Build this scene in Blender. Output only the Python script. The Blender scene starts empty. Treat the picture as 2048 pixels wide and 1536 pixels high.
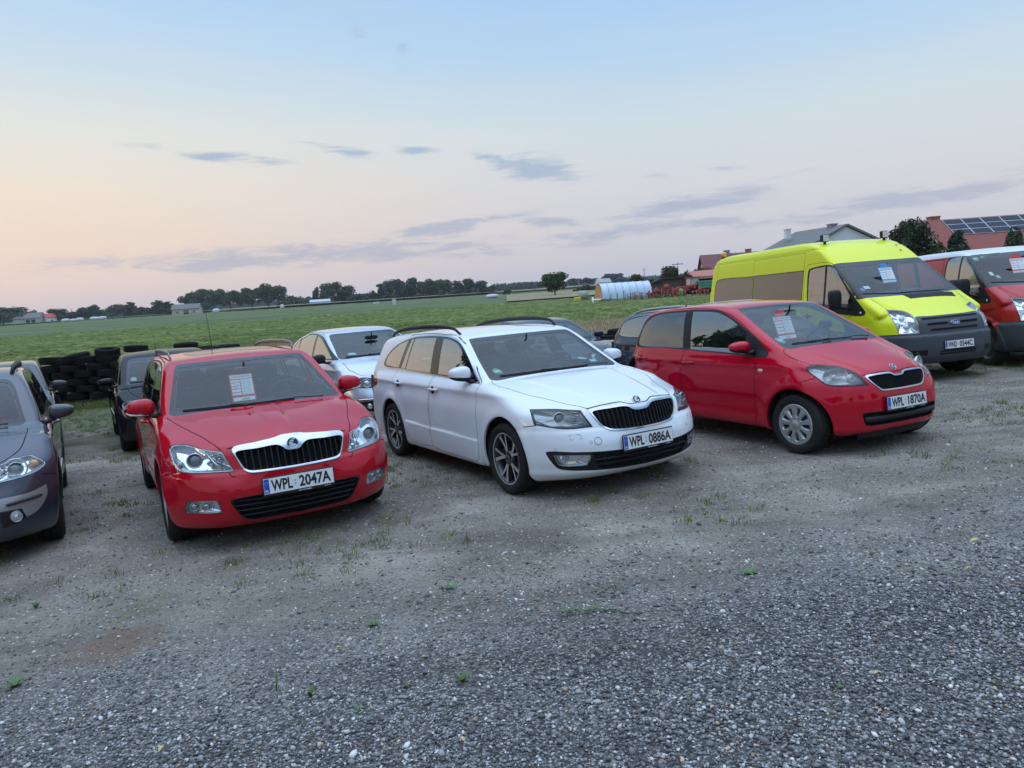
import bpy, math, random
import numpy as np
from mathutils import Vector, Matrix
random.seed(7); RNG = np.random.default_rng(7)
SC = bpy.context.scene
COL = SC.collection
R = math.radians
# ------------------------------------------------------------------ camera and the two frames
CAM_H, F_PX = 1.614, 1500.0
def cam_axes(pitch, roll):
 f = np.array([0, math.cos(pitch), -math.sin(pitch)]); r = np.array([1.0, 0, 0]); u = np.cross(r, f)
 return np.stack([r*math.cos(roll)+u*math.sin(roll), -r*math.sin(roll)+u*math.cos(roll), f], 1)
A_YARD = cam_axes(R(5.637), R(-4.771))
A_WORLD = cam_axes(R(7.22), R(-3.69))
M3 = A_WORLD @ A_YARD.T
C0 = np.array([0, 0, CAM_H])
YARD = Matrix.Translation(C0) @ Matrix(M3.tolist()).to_4x4() @ Matrix.Translation(-C0)
YN = M3 @ np.array([0, 0, 1.0]); YP = C0 - M3 @ C0 * 1.0
YO = C0 + M3 @ (np.array([0, 0, 0]) - C0)            # a point of the yard plane, world
def yard_z(x, y):                                     # world height of the yard plane
 return YO[2] - (YN[0]*(x-YO[0]) + YN[1]*(y-YO[1]))/YN[2]
def px_ray(px, py):                                   # world ray of a pixel of the 2048 px picture
 d = A_WORLD[:, 2] + (px-1024)/F_PX*A_WORLD[:, 0] - (py-768)/F_PX*A_WORLD[:, 1]
 return d
def at_dist(px, py, Y):                               # world point seen at pixel at depth Y
 d = px_ray(px, py); return C0 + d*(Y/d[1])
# ------------------------------------------------------------------ materials
MATS = {}
def _mat(name):
 m = bpy.data.materials.new(name); m.use_nodes = True
 nt = m.node_tree; b = nt.nodes['Principled BSDF']
 return m, nt, b
def N(nt, t, **kw):
 n = nt.nodes.new(t)
 for k, v in kw.items():
  if k in n.inputs.keys(): n.inputs[k].default_value = v
  else: setattr(n, k, v)
 return n
def ramp(nt, stops, fac=None, interp='LINEAR'):
 n = nt.nodes.new('ShaderNodeValToRGB'); e = n.color_ramp.elements; n.color_ramp.interpolation = interp
 while len(e) > len(stops): e.remove(e[-1])
 while len(e) < len(stops): e.new(0.5)
 for q, (p, c) in zip(e, stops):
  q.position = p; q.color = (*c, 1) if len(c) == 3 else c
 if fac is not None: nt.links.new(fac, n.inputs[0])
 return n
def mixc(nt, fac, a, b, mode='MIX'):
 n = nt.nodes.new('ShaderNodeMix'); n.data_type = 'RGBA'; n.blend_type = mode
 for s, v in ((0, fac), (6, a), (7, b)):
  if hasattr(v, 'links') or hasattr(v, 'is_linked'): nt.links.new(v, n.inputs[s])
  elif s == 0: n.inputs[0].default_value = v
  else: n.inputs[s].default_value = (*v, 1) if len(v) == 3 else v
 return n.outputs[2]
def math_n(nt, op, a, b=0.0, clamp=False):
 n = nt.nodes.new('ShaderNodeMath'); n.operation = op; n.use_clamp = clamp
 for i, v in enumerate((a, b)):
  if hasattr(v, 'is_linked'): nt.links.new(v, n.inputs[i])
  else: n.inputs[i].default_value = v
 return n.outputs[0]
def noise(nt, scale, detail=4, rough=.55, vec=None, dist=0.0):
 n = N(nt, 'ShaderNodeTexNoise', Scale=scale, Detail=detail, Roughness=rough, Distortion=dist)
 if vec is not None: nt.links.new(vec, n.inputs['Vector'])
 return n
def objco(nt): return nt.nodes.new('ShaderNodeTexCoord').outputs['Object']
def bump(nt, b, h, strength=.3, dist=.01, prev=None):
 n = N(nt, 'ShaderNodeBump', Strength=strength, Distance=dist); nt.links.new(h, n.inputs['Height'])
 if prev is not None: nt.links.new(prev, n.inputs['Normal'])
 if b is not None: nt.links.new(n.outputs[0], b.inputs['Normal'])
 return n.outputs[0]
def simple(name, col, rough=.6, metal=0.0, var=.0, vscale=6.0, bmp=0.0, bscale=40.0, spec=.5, coat=0.0):
 if name in MATS: return MATS[name]
 m, nt, b = _mat(name)
 b.inputs['Base Color'].default_value = (*col, 1); b.inputs['Roughness'].default_value = rough
 b.inputs['Metallic'].default_value = metal; b.inputs['Specular IOR Level'].default_value = spec
 b.inputs['Coat Weight'].default_value = coat
 if var:
  nz = noise(nt, vscale, 5, .6, objco(nt))
  c = mixc(nt, nz.outputs[0], tuple(x*(1-var) for x in col), tuple(min(1, x*(1+var)) for x in col))
  nt.links.new(c, b.inputs['Base Color'])
 if bmp:
  nz = noise(nt, bscale, 3, .6, objco(nt)); bump(nt, b, nz.outputs[0], bmp, .005)
 MATS[name] = m; return m
def paint(name, col, metallic=0.0, dirt=.35, flake=0.0, rough=.3, coat=1.0):
 if name in MATS: return MATS[name]
 m, nt, b = _mat(name)
 co = objco(nt)
 b.inputs['Metallic'].default_value = metallic
 b.inputs['Coat Weight'].default_value = coat
 b.inputs['Coat IOR'].default_value = 1.42; b.inputs['Specular IOR Level'].default_value = .0
 sep = N(nt, 'ShaderNodeSeparateXYZ'); nt.links.new(co, sep.inputs[0])
 low = N(nt, 'ShaderNodeMapRange'); low.inputs[1].default_value = .62; low.inputs[2].default_value = .16
 nt.links.new(sep.outputs[2], low.inputs[0])
 nz = noise(nt, 5.0, 6, .65, co); nz2 = noise(nt, 60.0, 4, .7, co)
 k = math_n(nt, 'MULTIPLY', low.outputs[0], nz.outputs[0])
 k = math_n(nt, 'MULTIPLY', k, dirt)
 k2 = math_n(nt, 'MULTIPLY', nz2.outputs[0], .012)
 k = math_n(nt, 'ADD', k, k2, True)
 c = mixc(nt, k, col, (.20, .18, .155)); nt.links.new(c, b.inputs['Base Color'])
 rr = math_n(nt, 'ADD', math_n(nt, 'MULTIPLY', k, .9), rough, True); nt.links.new(rr, b.inputs['Roughness'])
 cr = math_n(nt, 'ADD', math_n(nt, 'MULTIPLY', k, .35), .008, True); nt.links.new(cr, b.inputs['Coat Roughness'])
 nz3 = noise(nt, 2.2, 2, .5, co)
 n3 = bump(nt, None, nz3.outputs[0], .06, .003)
 nt.links.new(n3, b.inputs['Coat Normal'])
 MATS[name] = m; return m
def glass(name, tint=(.55, .62, .62), refl=1.0, ior=1.7, rough=0.0, pw=4.2):
 if name in MATS: return MATS[name]
 m, nt, b = _mat(name); nt.nodes.remove(b)
 out = nt.nodes['Material Output']
 lw = N(nt, 'ShaderNodeLayerWeight', Blend=.5); f0 = ((ior-1)/(ior+1))**2
 k = math_n(nt, 'POWER', lw.outputs['Facing'], pw); k = math_n(nt, 'ADD', math_n(nt, 'MULTIPLY', k, (1-f0)*refl), f0*refl, True)
 tr = N(nt, 'ShaderNodeBsdfTransparent'); tr.inputs[0].default_value = (*tint, 1)
 gl = N(nt, 'ShaderNodeBsdfGlossy', Roughness=rough)
 ds = N(nt, 'ShaderNodeBsdfDiffuse'); ds.inputs[0].default_value = (.45, .43, .40, 1)
 nz = noise(nt, 7.0, 6, .7, objco(nt)); dk = math_n(nt, 'MULTIPLY', nz.outputs[0], .018)
 m0 = N(nt, 'ShaderNodeMixShader'); nt.links.new(dk, m0.inputs[0]); nt.links.new(tr.outputs[0], m0.inputs[1]); nt.links.new(ds.outputs[0], m0.inputs[2])
 mx = N(nt, 'ShaderNodeMixShader'); nt.links.new(k, mx.inputs[0]); nt.links.new(m0.outputs[0], mx.inputs[1]); nt.links.new(gl.outputs[0], mx.inputs[2])
 nt.links.new(mx.outputs[0], out.inputs[0])
 MATS[name] = m; return m
# ------------------------------------------------------------------ mesh builder
def frame_of(d, up=(0, 0, 1)):
 d = np.asarray(d, float); d = d/np.linalg.norm(d); up = np.asarray(up, float)
 if abs(d @ up) > .98: up = np.array([1.0, 0, 0])
 s = np.cross(d, up); s /= np.linalg.norm(s); u = np.cross(s, d)
 return s, u, d
class MB:
 def __init__(self): self.v = []; self.f = []; self.m = []; self.s = []; self.n = 0
 def add(self, V, F, mi=0, smooth=False):
  o = self.n; V = [tuple(map(float, p)) for p in V]; self.v += V; self.n += len(V)
  for q in F: self.f.append(tuple(o+i for i in q)); self.m.append(mi); self.s.append(smooth)
  return o
 def box(self, c, s, rot=None, mi=0, bev=0.0, taper=1.0):
  x, y, z = (q/2 for q in s)
  if bev <= 0:
   P = np.array([(a*x*(taper if cc > 0 else 1), b*y*(taper if cc > 0 else 1), cc*z) for a in (-1, 1) for b in (-1, 1) for cc in (-1, 1)])
   F = [(0, 1, 3, 2), (4, 6, 7, 5), (0, 4, 5, 1), (2, 3, 7, 6), (0, 2, 6, 4), (1, 5, 7, 3)]
  else:
   b_ = min(bev, x*.9, y*.9, z*.9); P = []; F = []
   rings = []
   for zz, ins in ((-z, b_), (-z+b_, 0), (z-b_, 0), (z, b_)):
    r = []
    for sx, sy in ((1, 1), (-1, 1), (-1, -1), (1, -1)):
     X, Y = x-ins, y-ins; e = b_*.8 if ins == 0 else b_*.5
     pts = [(sx*X, sy*(Y-e)), (sx*(X-e), sy*Y)]
     if sx*sy < 0: pts = pts[::-1]
     for p in pts: r.append(len(P)); P.append((p[0], p[1], zz))
    rings.append(r)
   for a, b2 in zip(rings[:-1], rings[1:]):
    for i in range(8): F.append((a[i], a[(i+1) % 8], b2[(i+1) % 8], b2[i]))
   F.append(tuple(reversed(rings[0]))); F.append(tuple(rings[-1])); P = np.array(P)
  if rot is not None: P = P @ np.asarray(rot).T
  self.add(P+np.asarray(c, float), F, mi, False)
 def tube(self, pts, r, n=8, mi=0, caps=True, flat=1.0, up=(0, 0, 1)):
  pts = [np.asarray(p, float) for p in pts]; rs = r if hasattr(r, '__len__') else [r]*len(pts)
  V = []; F = []
  for i, p in enumerate(pts):
   d = pts[min(i+1, len(pts)-1)]-pts[max(i-1, 0)]
   s, u, _ = frame_of(d, up)
   for k in range(n):
    a = 2*math.pi*k/n; V.append(p+rs[i]*(math.cos(a)*s+flat*math.sin(a)*u))
  for i in range(len(pts)-1):
   for k in range(n): F.append((i*n+k, i*n+(k+1) % n, (i+1)*n+(k+1) % n, (i+1)*n+k))
  if caps: F.append(tuple(range(n-1, -1, -1))); F.append(tuple((len(pts)-1)*n+k for k in range(n)))
  self.add(V, F, mi, True)
 def lathe(self, prof, n=32, c=(0, 0, 0), axis='y', mi=0, smooth=True, flip=False):
  V = []; F = []; c = np.asarray(c, float)
  for a, r in prof:
   for k in range(n):
    t = 2*math.pi*k/n; q = (r*math.cos(t), r*math.sin(t))
    V.append(c+np.array({'y': (q[0], a, q[1]), 'x': (a, q[0], q[1]), 'z': (q[0], q[1], a)}[axis]))
  for i in range(len(prof)-1):
   for k in range(n):
    q = (i*n+k, i*n+(k+1) % n, (i+1)*n+(k+1) % n, (i+1)*n+k)
    F.append(q[::-1] if flip else q)
  self.add(V, F, mi, smooth)
 def strip(self, A, B, mi=0, smooth=True, closed=False):
  n = len(A); V = list(A)+list(B); F = []
  for i in range(n if closed else n-1): j = (i+1) % n; F.append((i, j, n+j, n+i))
  self.add(V, F, mi, smooth)
 def prism(self, P2, d, origin, ax, ay, az, mi=0):
  o, ax, ay, az = (np.asarray(q, float) for q in (origin, ax, ay, az)); n = len(P2)
  V = [o+p[0]*ax+p[1]*ay for p in P2]+[o+p[0]*ax+p[1]*ay+az*d for p in P2]
  F = [tuple(range(n-1, -1, -1)), tuple(range(n, 2*n))]+[(i, (i+1) % n, n+(i+1) % n, n+i) for i in range(n)]
  self.add(V, F, mi, False)
 def ball(self, c, r, nu=16, nv=10, mi=0, p=2.0):
  V = []; F = []; r = (r, r, r) if not hasattr(r, '__len__') else r
  sg = lambda t: math.copysign(abs(t)**(2/p), t)
  for j in range(nv+1):
   b = -math.pi/2+math.pi*j/nv
   for i in range(nu):
    a = 2*math.pi*i/nu
    V.append((c[0]+r[0]*sg(math.cos(b))*sg(math.cos(a)), c[1]+r[1]*sg(math.cos(b))*sg(math.sin(a)), c[2]+r[2]*sg(math.sin(b))))
  for j in range(nv):
   for i in range(nu): F.append((j*nu+i, j*nu+(i+1) % nu, (j+1)*nu+(i+1) % nu, (j+1)*nu+i))
  return self.add(V, F, mi, True)
 def mesh(self, name, mats):
  me = bpy.data.meshes.new(name); me.from_pydata(self.v, [], self.f)
  for m in mats: me.materials.append(m)
  me.polygons.foreach_set('material_index', self.m); me.polygons.foreach_set('use_smooth', self.s)
  me.update(); return me
 def build(self, name, mats, parent=None, loc=None):
  if not isinstance(mats, (list, tuple)): mats = [mats]
  o = bpy.data.objects.new(name, self.mesh(name, mats)); COL.objects.link(o)
  if parent is not None: o.parent = parent
  if loc is not None: o.location = loc
  return o
def fast_mesh(name, V, Fa, mats, mi=None, smooth=True, normals=None):
 """V (n,3), Fa: (m,k) array of equal-size faces or list of arrays"""
 me = bpy.data.meshes.new(name)
 Fl = Fa if isinstance(Fa, list) else [Fa]
 loops = np.concatenate([f.ravel() for f in Fl]).astype(np.int32)
 tot = np.concatenate([np.full(len(f), f.shape[1]) for f in Fl]).astype(np.int32)
 st = np.concatenate([[0], np.cumsum(tot)[:-1]]).astype(np.int32)
 me.vertices.add(len(V)); me.vertices.foreach_set('co', np.asarray(V, np.float32).ravel())
 me.loops.add(len(loops)); me.loops.foreach_set('vertex_index', loops)
 me.polygons.add(len(tot)); me.polygons.foreach_set('loop_start', st)
 me.polygons.foreach_set('use_smooth', np.full(len(tot), smooth))
 if mi is not None: me.polygons.foreach_set('material_index', np.asarray(mi, np.int32))
 for m in (mats if isinstance(mats, (list, tuple)) else [mats]): me.materials.append(m)
 me.update(calc_edges=True); me.validate()
 if normals is not None: me.normals_split_custom_set_from_vertices(normals.tolist())
 return me
def obj(name, me, parent=None):
 o = bpy.data.objects.new(name, me); COL.objects.link(o)
 if parent is not None: o.parent = parent
 return o
def tag(o, label=None, cat=None, group=None, kind=None):
 for k, v in (('label', label), ('category', cat), ('group', group), ('kind', kind)):
  if v: o[k] = v
 return o
def empty(name, mat=None, label=None, cat=None, group=None):
 o = bpy.data.objects.new(name, None); COL.objects.link(o); o.empty_display_size = .2
 if mat is not None: o.matrix_world = mat
 return tag(o, label, cat, group)
def copy_tree(o, parent=None):
 kids = [c for c in bpy.data.objects if c.parent == o]
 c = o.copy(); COL.objects.link(c)
 if parent is not None: c.parent = parent
 for k in kids: copy_tree(k, c)
 return c
def yard_mat(x, y, th, z=0.0):
 return YARD @ Matrix.Translation((x, y, z)) @ Matrix.Rotation(th, 4, 'Z')
_txt = {}
def text_mesh(s, size=1.0, sx=1.0, align='CENTER', ext=0.0, bold=0.0):
 """verts, faces of a line of text centred on the origin in the xy plane"""
 k = (s, size, sx, align, ext, bold)
 if k in _txt: return _txt[k]
 cu = bpy.data.curves.new('t', 'FONT'); cu.body = s; cu.size = size; cu.align_x = align; cu.align_y = 'CENTER'
 cu.extrude = ext; cu.offset = bold; cu.resolution_u = 3
 o = bpy.data.objects.new('t', cu); COL.objects.link(o)
 dg = bpy.context.evaluated_depsgraph_get(); dg.update()
 me = bpy.data.meshes.new_from_object(o.evaluated_get(dg))
 V = np.array([tuple(v.co) for v in me.vertices]).reshape(-1, 3); F = [tuple(p.vertices) for p in me.polygons]
 bpy.data.objects.remove(o); bpy.data.curves.remove(cu); bpy.data.meshes.remove(me)
 if len(V): V[:, 0] *= sx
 _txt[k] = (V, F); return V, F
def add_text(mb, s, size, origin, ax, ay, mi=0, sx=1.0, bold=0.0, width=None, align='CENTER'):
 V, F = text_mesh(s, size, 1.0, align, 0.0, bold)
 if not len(V): return
 V = V.copy(); w = V[:, 0].max()-V[:, 0].min()
 if width: V[:, 0] *= width/w
 else: V[:, 0] *= sx
 V[:, 1] -= (V[:, 1].max()+V[:, 1].min())/2
 o, ax, ay = (np.asarray(q, float) for q in (origin, ax, ay))
 mb.add(o+V[:, :1]*ax+V[:, 1:2]*ay, F, mi, False)
# ------------------------------------------------------------------ car surfaces: a smooth field per car, meshed, then cut along outlines
def pchip(xs, ys, x):
 xs = np.asarray(xs, float); ys = np.asarray(ys, float); h = np.diff(xs); dl = np.diff(ys)/h; d = np.zeros_like(xs)
 for i in range(1, len(xs)-1):
  if dl[i-1]*dl[i] > 0:
   w1 = 2*h[i]+h[i-1]; w2 = h[i]+2*h[i-1]; d[i] = (w1+w2)/(w1/dl[i-1]+w2/dl[i])
 d[0] = dl[0]; d[-1] = dl[-1]
 x = np.clip(x, xs[0], xs[-1]); i = np.clip(np.searchsorted(xs, x)-1, 0, len(xs)-2)
 t = (x-xs[i])/h[i]; a = ys[i]; b = ys[i+1]
 return (2*t**3-3*t**2+1)*a+(t**3-2*t**2+t)*h[i]*d[i]+(-2*t**3+3*t**2)*b+(t**3-t**2)*h[i]*d[i+1]
class Tab:
 def __init__(s, pts, sig=.04, n=500):
  xs, ys = zip(*sorted(pts)); lo, hi = xs[0]-.4, xs[-1]+.4
  s.x = np.linspace(lo, hi, n); y = pchip(xs, ys, s.x); dx = s.x[1]-s.x[0]
  k = max(1, int(3*sig/dx)); g = np.exp(-.5*(np.arange(-k, k+1)*dx/max(sig, 1e-6))**2); g /= g.sum()
  s.y = np.convolve(np.pad(y, k, mode='edge'), g, 'valid')
 def __call__(s, v): return np.interp(v, s.x, s.y)
def crom(P, closed=True, step=.012):
 """centripetal Catmull-Rom through P; a point given as (x, y, 's') is a sharp corner"""
 sharp = [len(p) > 2 and p[2] == 's' for p in P]; Q = [np.array(p[:2], float) for p in P]; n = len(Q); out = []
 for i in range(n if closed else n-1):
  p1, p2 = Q[i], Q[(i+1) % n]
  p0 = Q[(i-1) % n] if (closed or i > 0) and not sharp[i] else p1*2-p2
  p3 = Q[(i+2) % n] if (closed or i+2 < n) and not sharp[(i+1) % n] else p2*2-p1
  def tj(a, b): return max(np.linalg.norm(b-a), 1e-6)**.5
  t0 = 0; t1 = t0+tj(p0, p1); t2 = t1+tj(p1, p2); t3 = t2+tj(p2, p3)
  m = max(1, int(np.linalg.norm(p2-p1)/step))
  for t in np.linspace(t1, t2, m, endpoint=False):
   A1 = (t1-t)/(t1-t0)*p0+(t-t0)/(t1-t0)*p1; A2 = (t2-t)/(t2-t1)*p1+(t-t1)/(t2-t1)*p2; A3 = (t3-t)/(t3-t2)*p2+(t-t2)/(t3-t2)*p3
   B1 = (t2-t)/(t2-t0)*A1+(t-t0)/(t2-t0)*A2; B2 = (t3-t)/(t3-t1)*A2+(t-t1)/(t3-t1)*A3
   out.append((t2-t)/(t2-t1)*B1+(t-t1)/(t2-t1)*B2)
 if not closed: out.append(Q[-1])
 return np.array(out)
def inside(poly, X, Y):
 c = np.zeros(X.shape, bool); n = len(poly); j = n-1
 for i in range(n):
  xi, yi = poly[i]; xj, yj = poly[j]
  if yi != yj:
   m = ((yi > Y) != (yj > Y)) & (X < (xj-xi)*(Y-yi)/(yj-yi)+xi); c ^= m
  j = i
 return c
def blur(g, s):
 k = int(3*s)+1; w = np.exp(-.5*(np.arange(-k, k+1)/s)**2); w /= w.sum()
 for ax in (0, 1):
  p = np.pad(g, [(k, k) if a == ax else (0, 0) for a in (0, 1)], mode='edge')
  g = sum(w[i]*np.take(p, np.arange(i, i+g.shape[ax]), axis=ax) for i in range(2*k+1))
 return g
class Sil:
 def __init__(s, pts, sm=1.3, h=.0125):
  P = crom(pts, True, .03); s.h = h; s.lo = P.min(0)-.35; hi = P.max(0)+.35
  nx, ny = np.ceil((hi-s.lo)/h).astype(int)+1
  X, Y = np.meshgrid(s.lo[0]+np.arange(nx)*h, s.lo[1]+np.arange(ny)*h, indexing='ij')
  D = np.full(X.shape, 9.0)
  for i in range(len(P)):
   a = P[i]; b = P[(i+1) % len(P)]; e = b-a; L = e@e+1e-12
   t = np.clip(((X-a[0])*e[0]+(Y-a[1])*e[1])/L, 0, 1); D = np.minimum(D, (X-a[0]-t*e[0])**2+(Y-a[1]-t*e[1])**2)
  D = np.sqrt(D); D[inside(P, X, Y)] *= -1
  s.g = blur(D, sm); s.nx, s.ny = nx, ny
 def __call__(s, x, z):
  u = np.clip((x-s.lo[0])/s.h, 0, s.nx-1.001); v = np.clip((z-s.lo[1])/s.h, 0, s.ny-1.001)
  i = u.astype(int); j = v.astype(int); u = u-i; v = v-j; g = s.g
  return g[i, j]*(1-u)*(1-v)+g[i+1, j]*u*(1-v)+g[i, j+1]*(1-u)*v+g[i+1, j+1]*u*v
def smax(a, b, k): h = np.maximum(k-np.abs(a-b), 0)/k; return np.maximum(a, b)+h*h*k*.25
def smin(a, b, k): return -smax(-a, -b, k)
def sstep(a, b, x): t = np.clip((x-a)/(b-a), 0, 1); return t*t*(3-2*t)
def gauss(x, s): return np.exp(-.5*(x/s)**2)
def seg_dist(x, y, P):
 D = np.full(np.shape(x), 9.0)
 for a, b in zip(P[:-1], P[1:]):
  a = np.asarray(a, float); b = np.asarray(b, float); e = b-a; t = np.clip(((x-a[0])*e[0]+(y-a[1])*e[1])/(e@e), 0, 1)
  D = np.minimum(D, np.hypot(x-a[0]-t*e[0], y-a[1]-t*e[1]))
 return D
class Shape:
 """S: dict of profile data -> field f(P) < 0 inside"""
 def __init__(s, S):
  s.S = S; s.low = Sil(S['low'], S.get('sm', 1.3)); s.gh = Sil(S['gh'], S.get('smg', 1.3))
  s.fp = Tab(S['front_plan'], .04); s.rp = Tab(S['rear_plan'], .04); s.W = Tab(S['W'], .10); s.sec = Tab(S['sec'], .03)
  s.Wg = Tab(S['Wg'], .03); s.gx = Tab(S.get('gx', [(-9, 0), (9, 0)]), .1)
  s.crown = Tab(S.get('crown', [(-9, .1), (9, .1)]), .1)
  s.feat = S.get('feat'); s.fpu = Tab(S.get('fp_up', [(0, 0), (1, 0)]), .03)
 def f(s, P):
  S = s.S; x = P[:, 0]; ay = np.abs(P[:, 1]); z = P[:, 2]
  sf = sstep(S['fx0'], S['fx0']+.75, x); sr = 1-sstep(S['rx0']-.75, S['rx0'], x)
  xl = x+(s.fp(ay)+s.fpu(ay)*sstep(.46, .62, z))*sf-s.rp(ay)*sr
  zl = z+s.crown(x)*ay*ay*sstep(.45, .9, z)-S.get('btmrise', .05)*ay*ay*(1-sstep(.2, .45, z))
  low = s.low(xl, zl)
  side = ay-(s.W(x)+s.sec(z))
  low = smax(low, side, S.get('klow', .13))
  g1 = sstep(S['gmid']-.9, S['gmid']+.9, x)*2-1
  xg = x+S['gfy']*ay*ay*np.maximum(g1, 0)-S['gry']*ay*ay*np.maximum(-g1, 0)
  gh = s.gh(xg, z+S['gcrown']*ay*ay)
  gside = (ay-(s.Wg(z)+s.gx(x)))*.96
  gh = smax(gh, gside, S.get('kg', .10))
  f = smin(low, gh, S.get('kj', .05))
  if s.feat is not None: f = f-s.feat(x, P[:, 1], z)
  return f
 def grad(s, P, e=.011):
  g = np.zeros_like(P)
  for a in range(3):
   d = np.zeros(3); d[a] = e; g[:, a] = (s.f(P+d)-s.f(P-d))/(2*e)
  return g
 def normals(s, P):
  g = s.grad(P); return g/np.maximum(np.linalg.norm(g, axis=1, keepdims=True), 1e-9)
 def hit(s, O, d, far=3.0, step=.04):
  """first surface point along rays O + t d (t from 0)"""
  O = np.asarray(O, float).reshape(-1, 3); d = np.broadcast_to(np.asarray(d, float), O.shape); n = len(O)
  t = np.zeros(n); lo = np.zeros(n); hi = np.full(n, np.nan); act = np.ones(n, bool)
  fp = s.f(O)
  while act.any() and t.max() < far:
   t2 = t+step; fn = s.f(O+t2[:, None]*d); c = act & (fn < 0); hi[c] = t2[c]; lo[c] = t[c]; act &= ~c; t = t2
  hi = np.where(np.isnan(hi), far, hi)
  lo = np.where(lo == 0, np.maximum(hi-step, 0), lo)
  for _ in range(18):
   m = (lo+hi)/2; fm = s.f(O+m[:, None]*d); lo = np.where(fm > 0, m, lo); hi = np.where(fm > 0, hi, m)
  return O+hi[:, None]*d
 def front(s, y, z, x0=1.6):
  y = np.atleast_1d(np.asarray(y, float)); z = np.atleast_1d(np.asarray(z, float))+0*y; y = y+0*z
  return s.hit(np.stack([np.full_like(y, x0), y, z], 1), (-1, 0, 0), 2.6)
 def side(s, x, z):
  x = np.atleast_1d(np.asarray(x, float)); z = np.atleast_1d(np.asarray(z, float))+0*x; x = x+0*z
  return s.hit(np.stack([x, np.full_like(x, 1.3), z], 1), (0, -1, 0), 1.3)
 def top(s, x, y):
  x = np.atleast_1d(np.asarray(x, float)); y = np.atleast_1d(np.asarray(y, float))+0*x; x = x+0*y
  return s.hit(np.stack([x, y, np.full_like(x, 3.0)], 1), (0, 0, -1), 3.0)
def surface_nets(f, lo, hi, h):
 nx, ny, nz = [int(math.ceil((hi[a]-lo[a])/h))+1 for a in range(3)]
 xs = lo[0]+np.arange(nx)*h; ys = lo[1]+np.arange(ny)*h; zs = lo[2]+np.arange(nz)*h
 G = np.empty((nx, ny, nz))
 YY, ZZ = np.meshgrid(ys, zs, indexing='ij'); base = np.stack([0*YY.ravel(), YY.ravel(), ZZ.ravel()], 1)
 ch = max(1, 200000//base.shape[0])
 for i in range(0, nx, ch):
  xx = xs[i:i+ch]; P = np.repeat(base[None], len(xx), 0).copy(); P[:, :, 0] = xx[:, None]
  G[i:i+ch] = f(P.reshape(-1, 3)).reshape(len(xx), ny, nz)
 ins = G < 0
 acc = np.zeros((nx-1, ny-1, nz-1, 3)); cnt = np.zeros((nx-1, ny-1, nz-1))
 for ax in range(3):
  sl0 = [slice(None)]*3; sl1 = [slice(None)]*3; sl0[ax] = slice(0, -1); sl1[ax] = slice(1, None)
  g0 = G[tuple(sl0)]; g1 = G[tuple(sl1)]; cr = (g0 < 0) != (g1 < 0)
  t = np.where(cr, g0/np.where(cr, g0-g1, 1), 0)
  o = [a for a in range(3) if a != ax]
  I, J, K = np.nonzero(cr); T = t[I, J, K]; idx = np.stack([I, J, K], 1).astype(float); idx[:, ax] += T
  for da in (0, -1):
   for db in (0, -1):
    c = np.stack([I, J, K], 1); c[:, o[0]] += da; c[:, o[1]] += db
    ok = (c >= 0).all(1) & (c[:, 0] < nx-1) & (c[:, 1] < ny-1) & (c[:, 2] < nz-1)
    cc = c[ok]; np.add.at(acc, (cc[:, 0], cc[:, 1], cc[:, 2]), idx[ok]); np.add.at(cnt, (cc[:, 0], cc[:, 1], cc[:, 2]), 1)
 has = cnt > 0; vid = -np.ones(has.shape, int); vid[has] = np.arange(has.sum())
 V = acc[has]/cnt[has][:, None]; V = V*h+np.array(lo)
 Fs = []
 for ax in range(3):
  a, b = [(1, 2), (2, 0), (0, 1)][ax]
  sl0 = [slice(None)]*3; sl1 = [slice(None)]*3; sl0[ax] = slice(0, -1); sl1[ax] = slice(1, None)
  i0 = ins[tuple(sl0)]; cr = i0 != ins[tuple(sl1)]
  I = np.stack(np.nonzero(cr), 1); ok = (I[:, a] > 0) & (I[:, b] > 0) & (I[:, a] < has.shape[a]) & (I[:, b] < has.shape[b]); I = I[ok]
  fl = i0[I[:, 0], I[:, 1], I[:, 2]]
  q = []
  for da, db in ((-1, -1), (0, -1), (0, 0), (-1, 0)):
   c = I.copy(); c[:, a] += da; c[:, b] += db; q.append(vid[c[:, 0], c[:, 1], c[:, 2]])
  q = np.stack(q, 1); q[~fl] = q[~fl][:, ::-1]; Fs.append(q)
 return V, np.concatenate(Fs)
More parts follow.
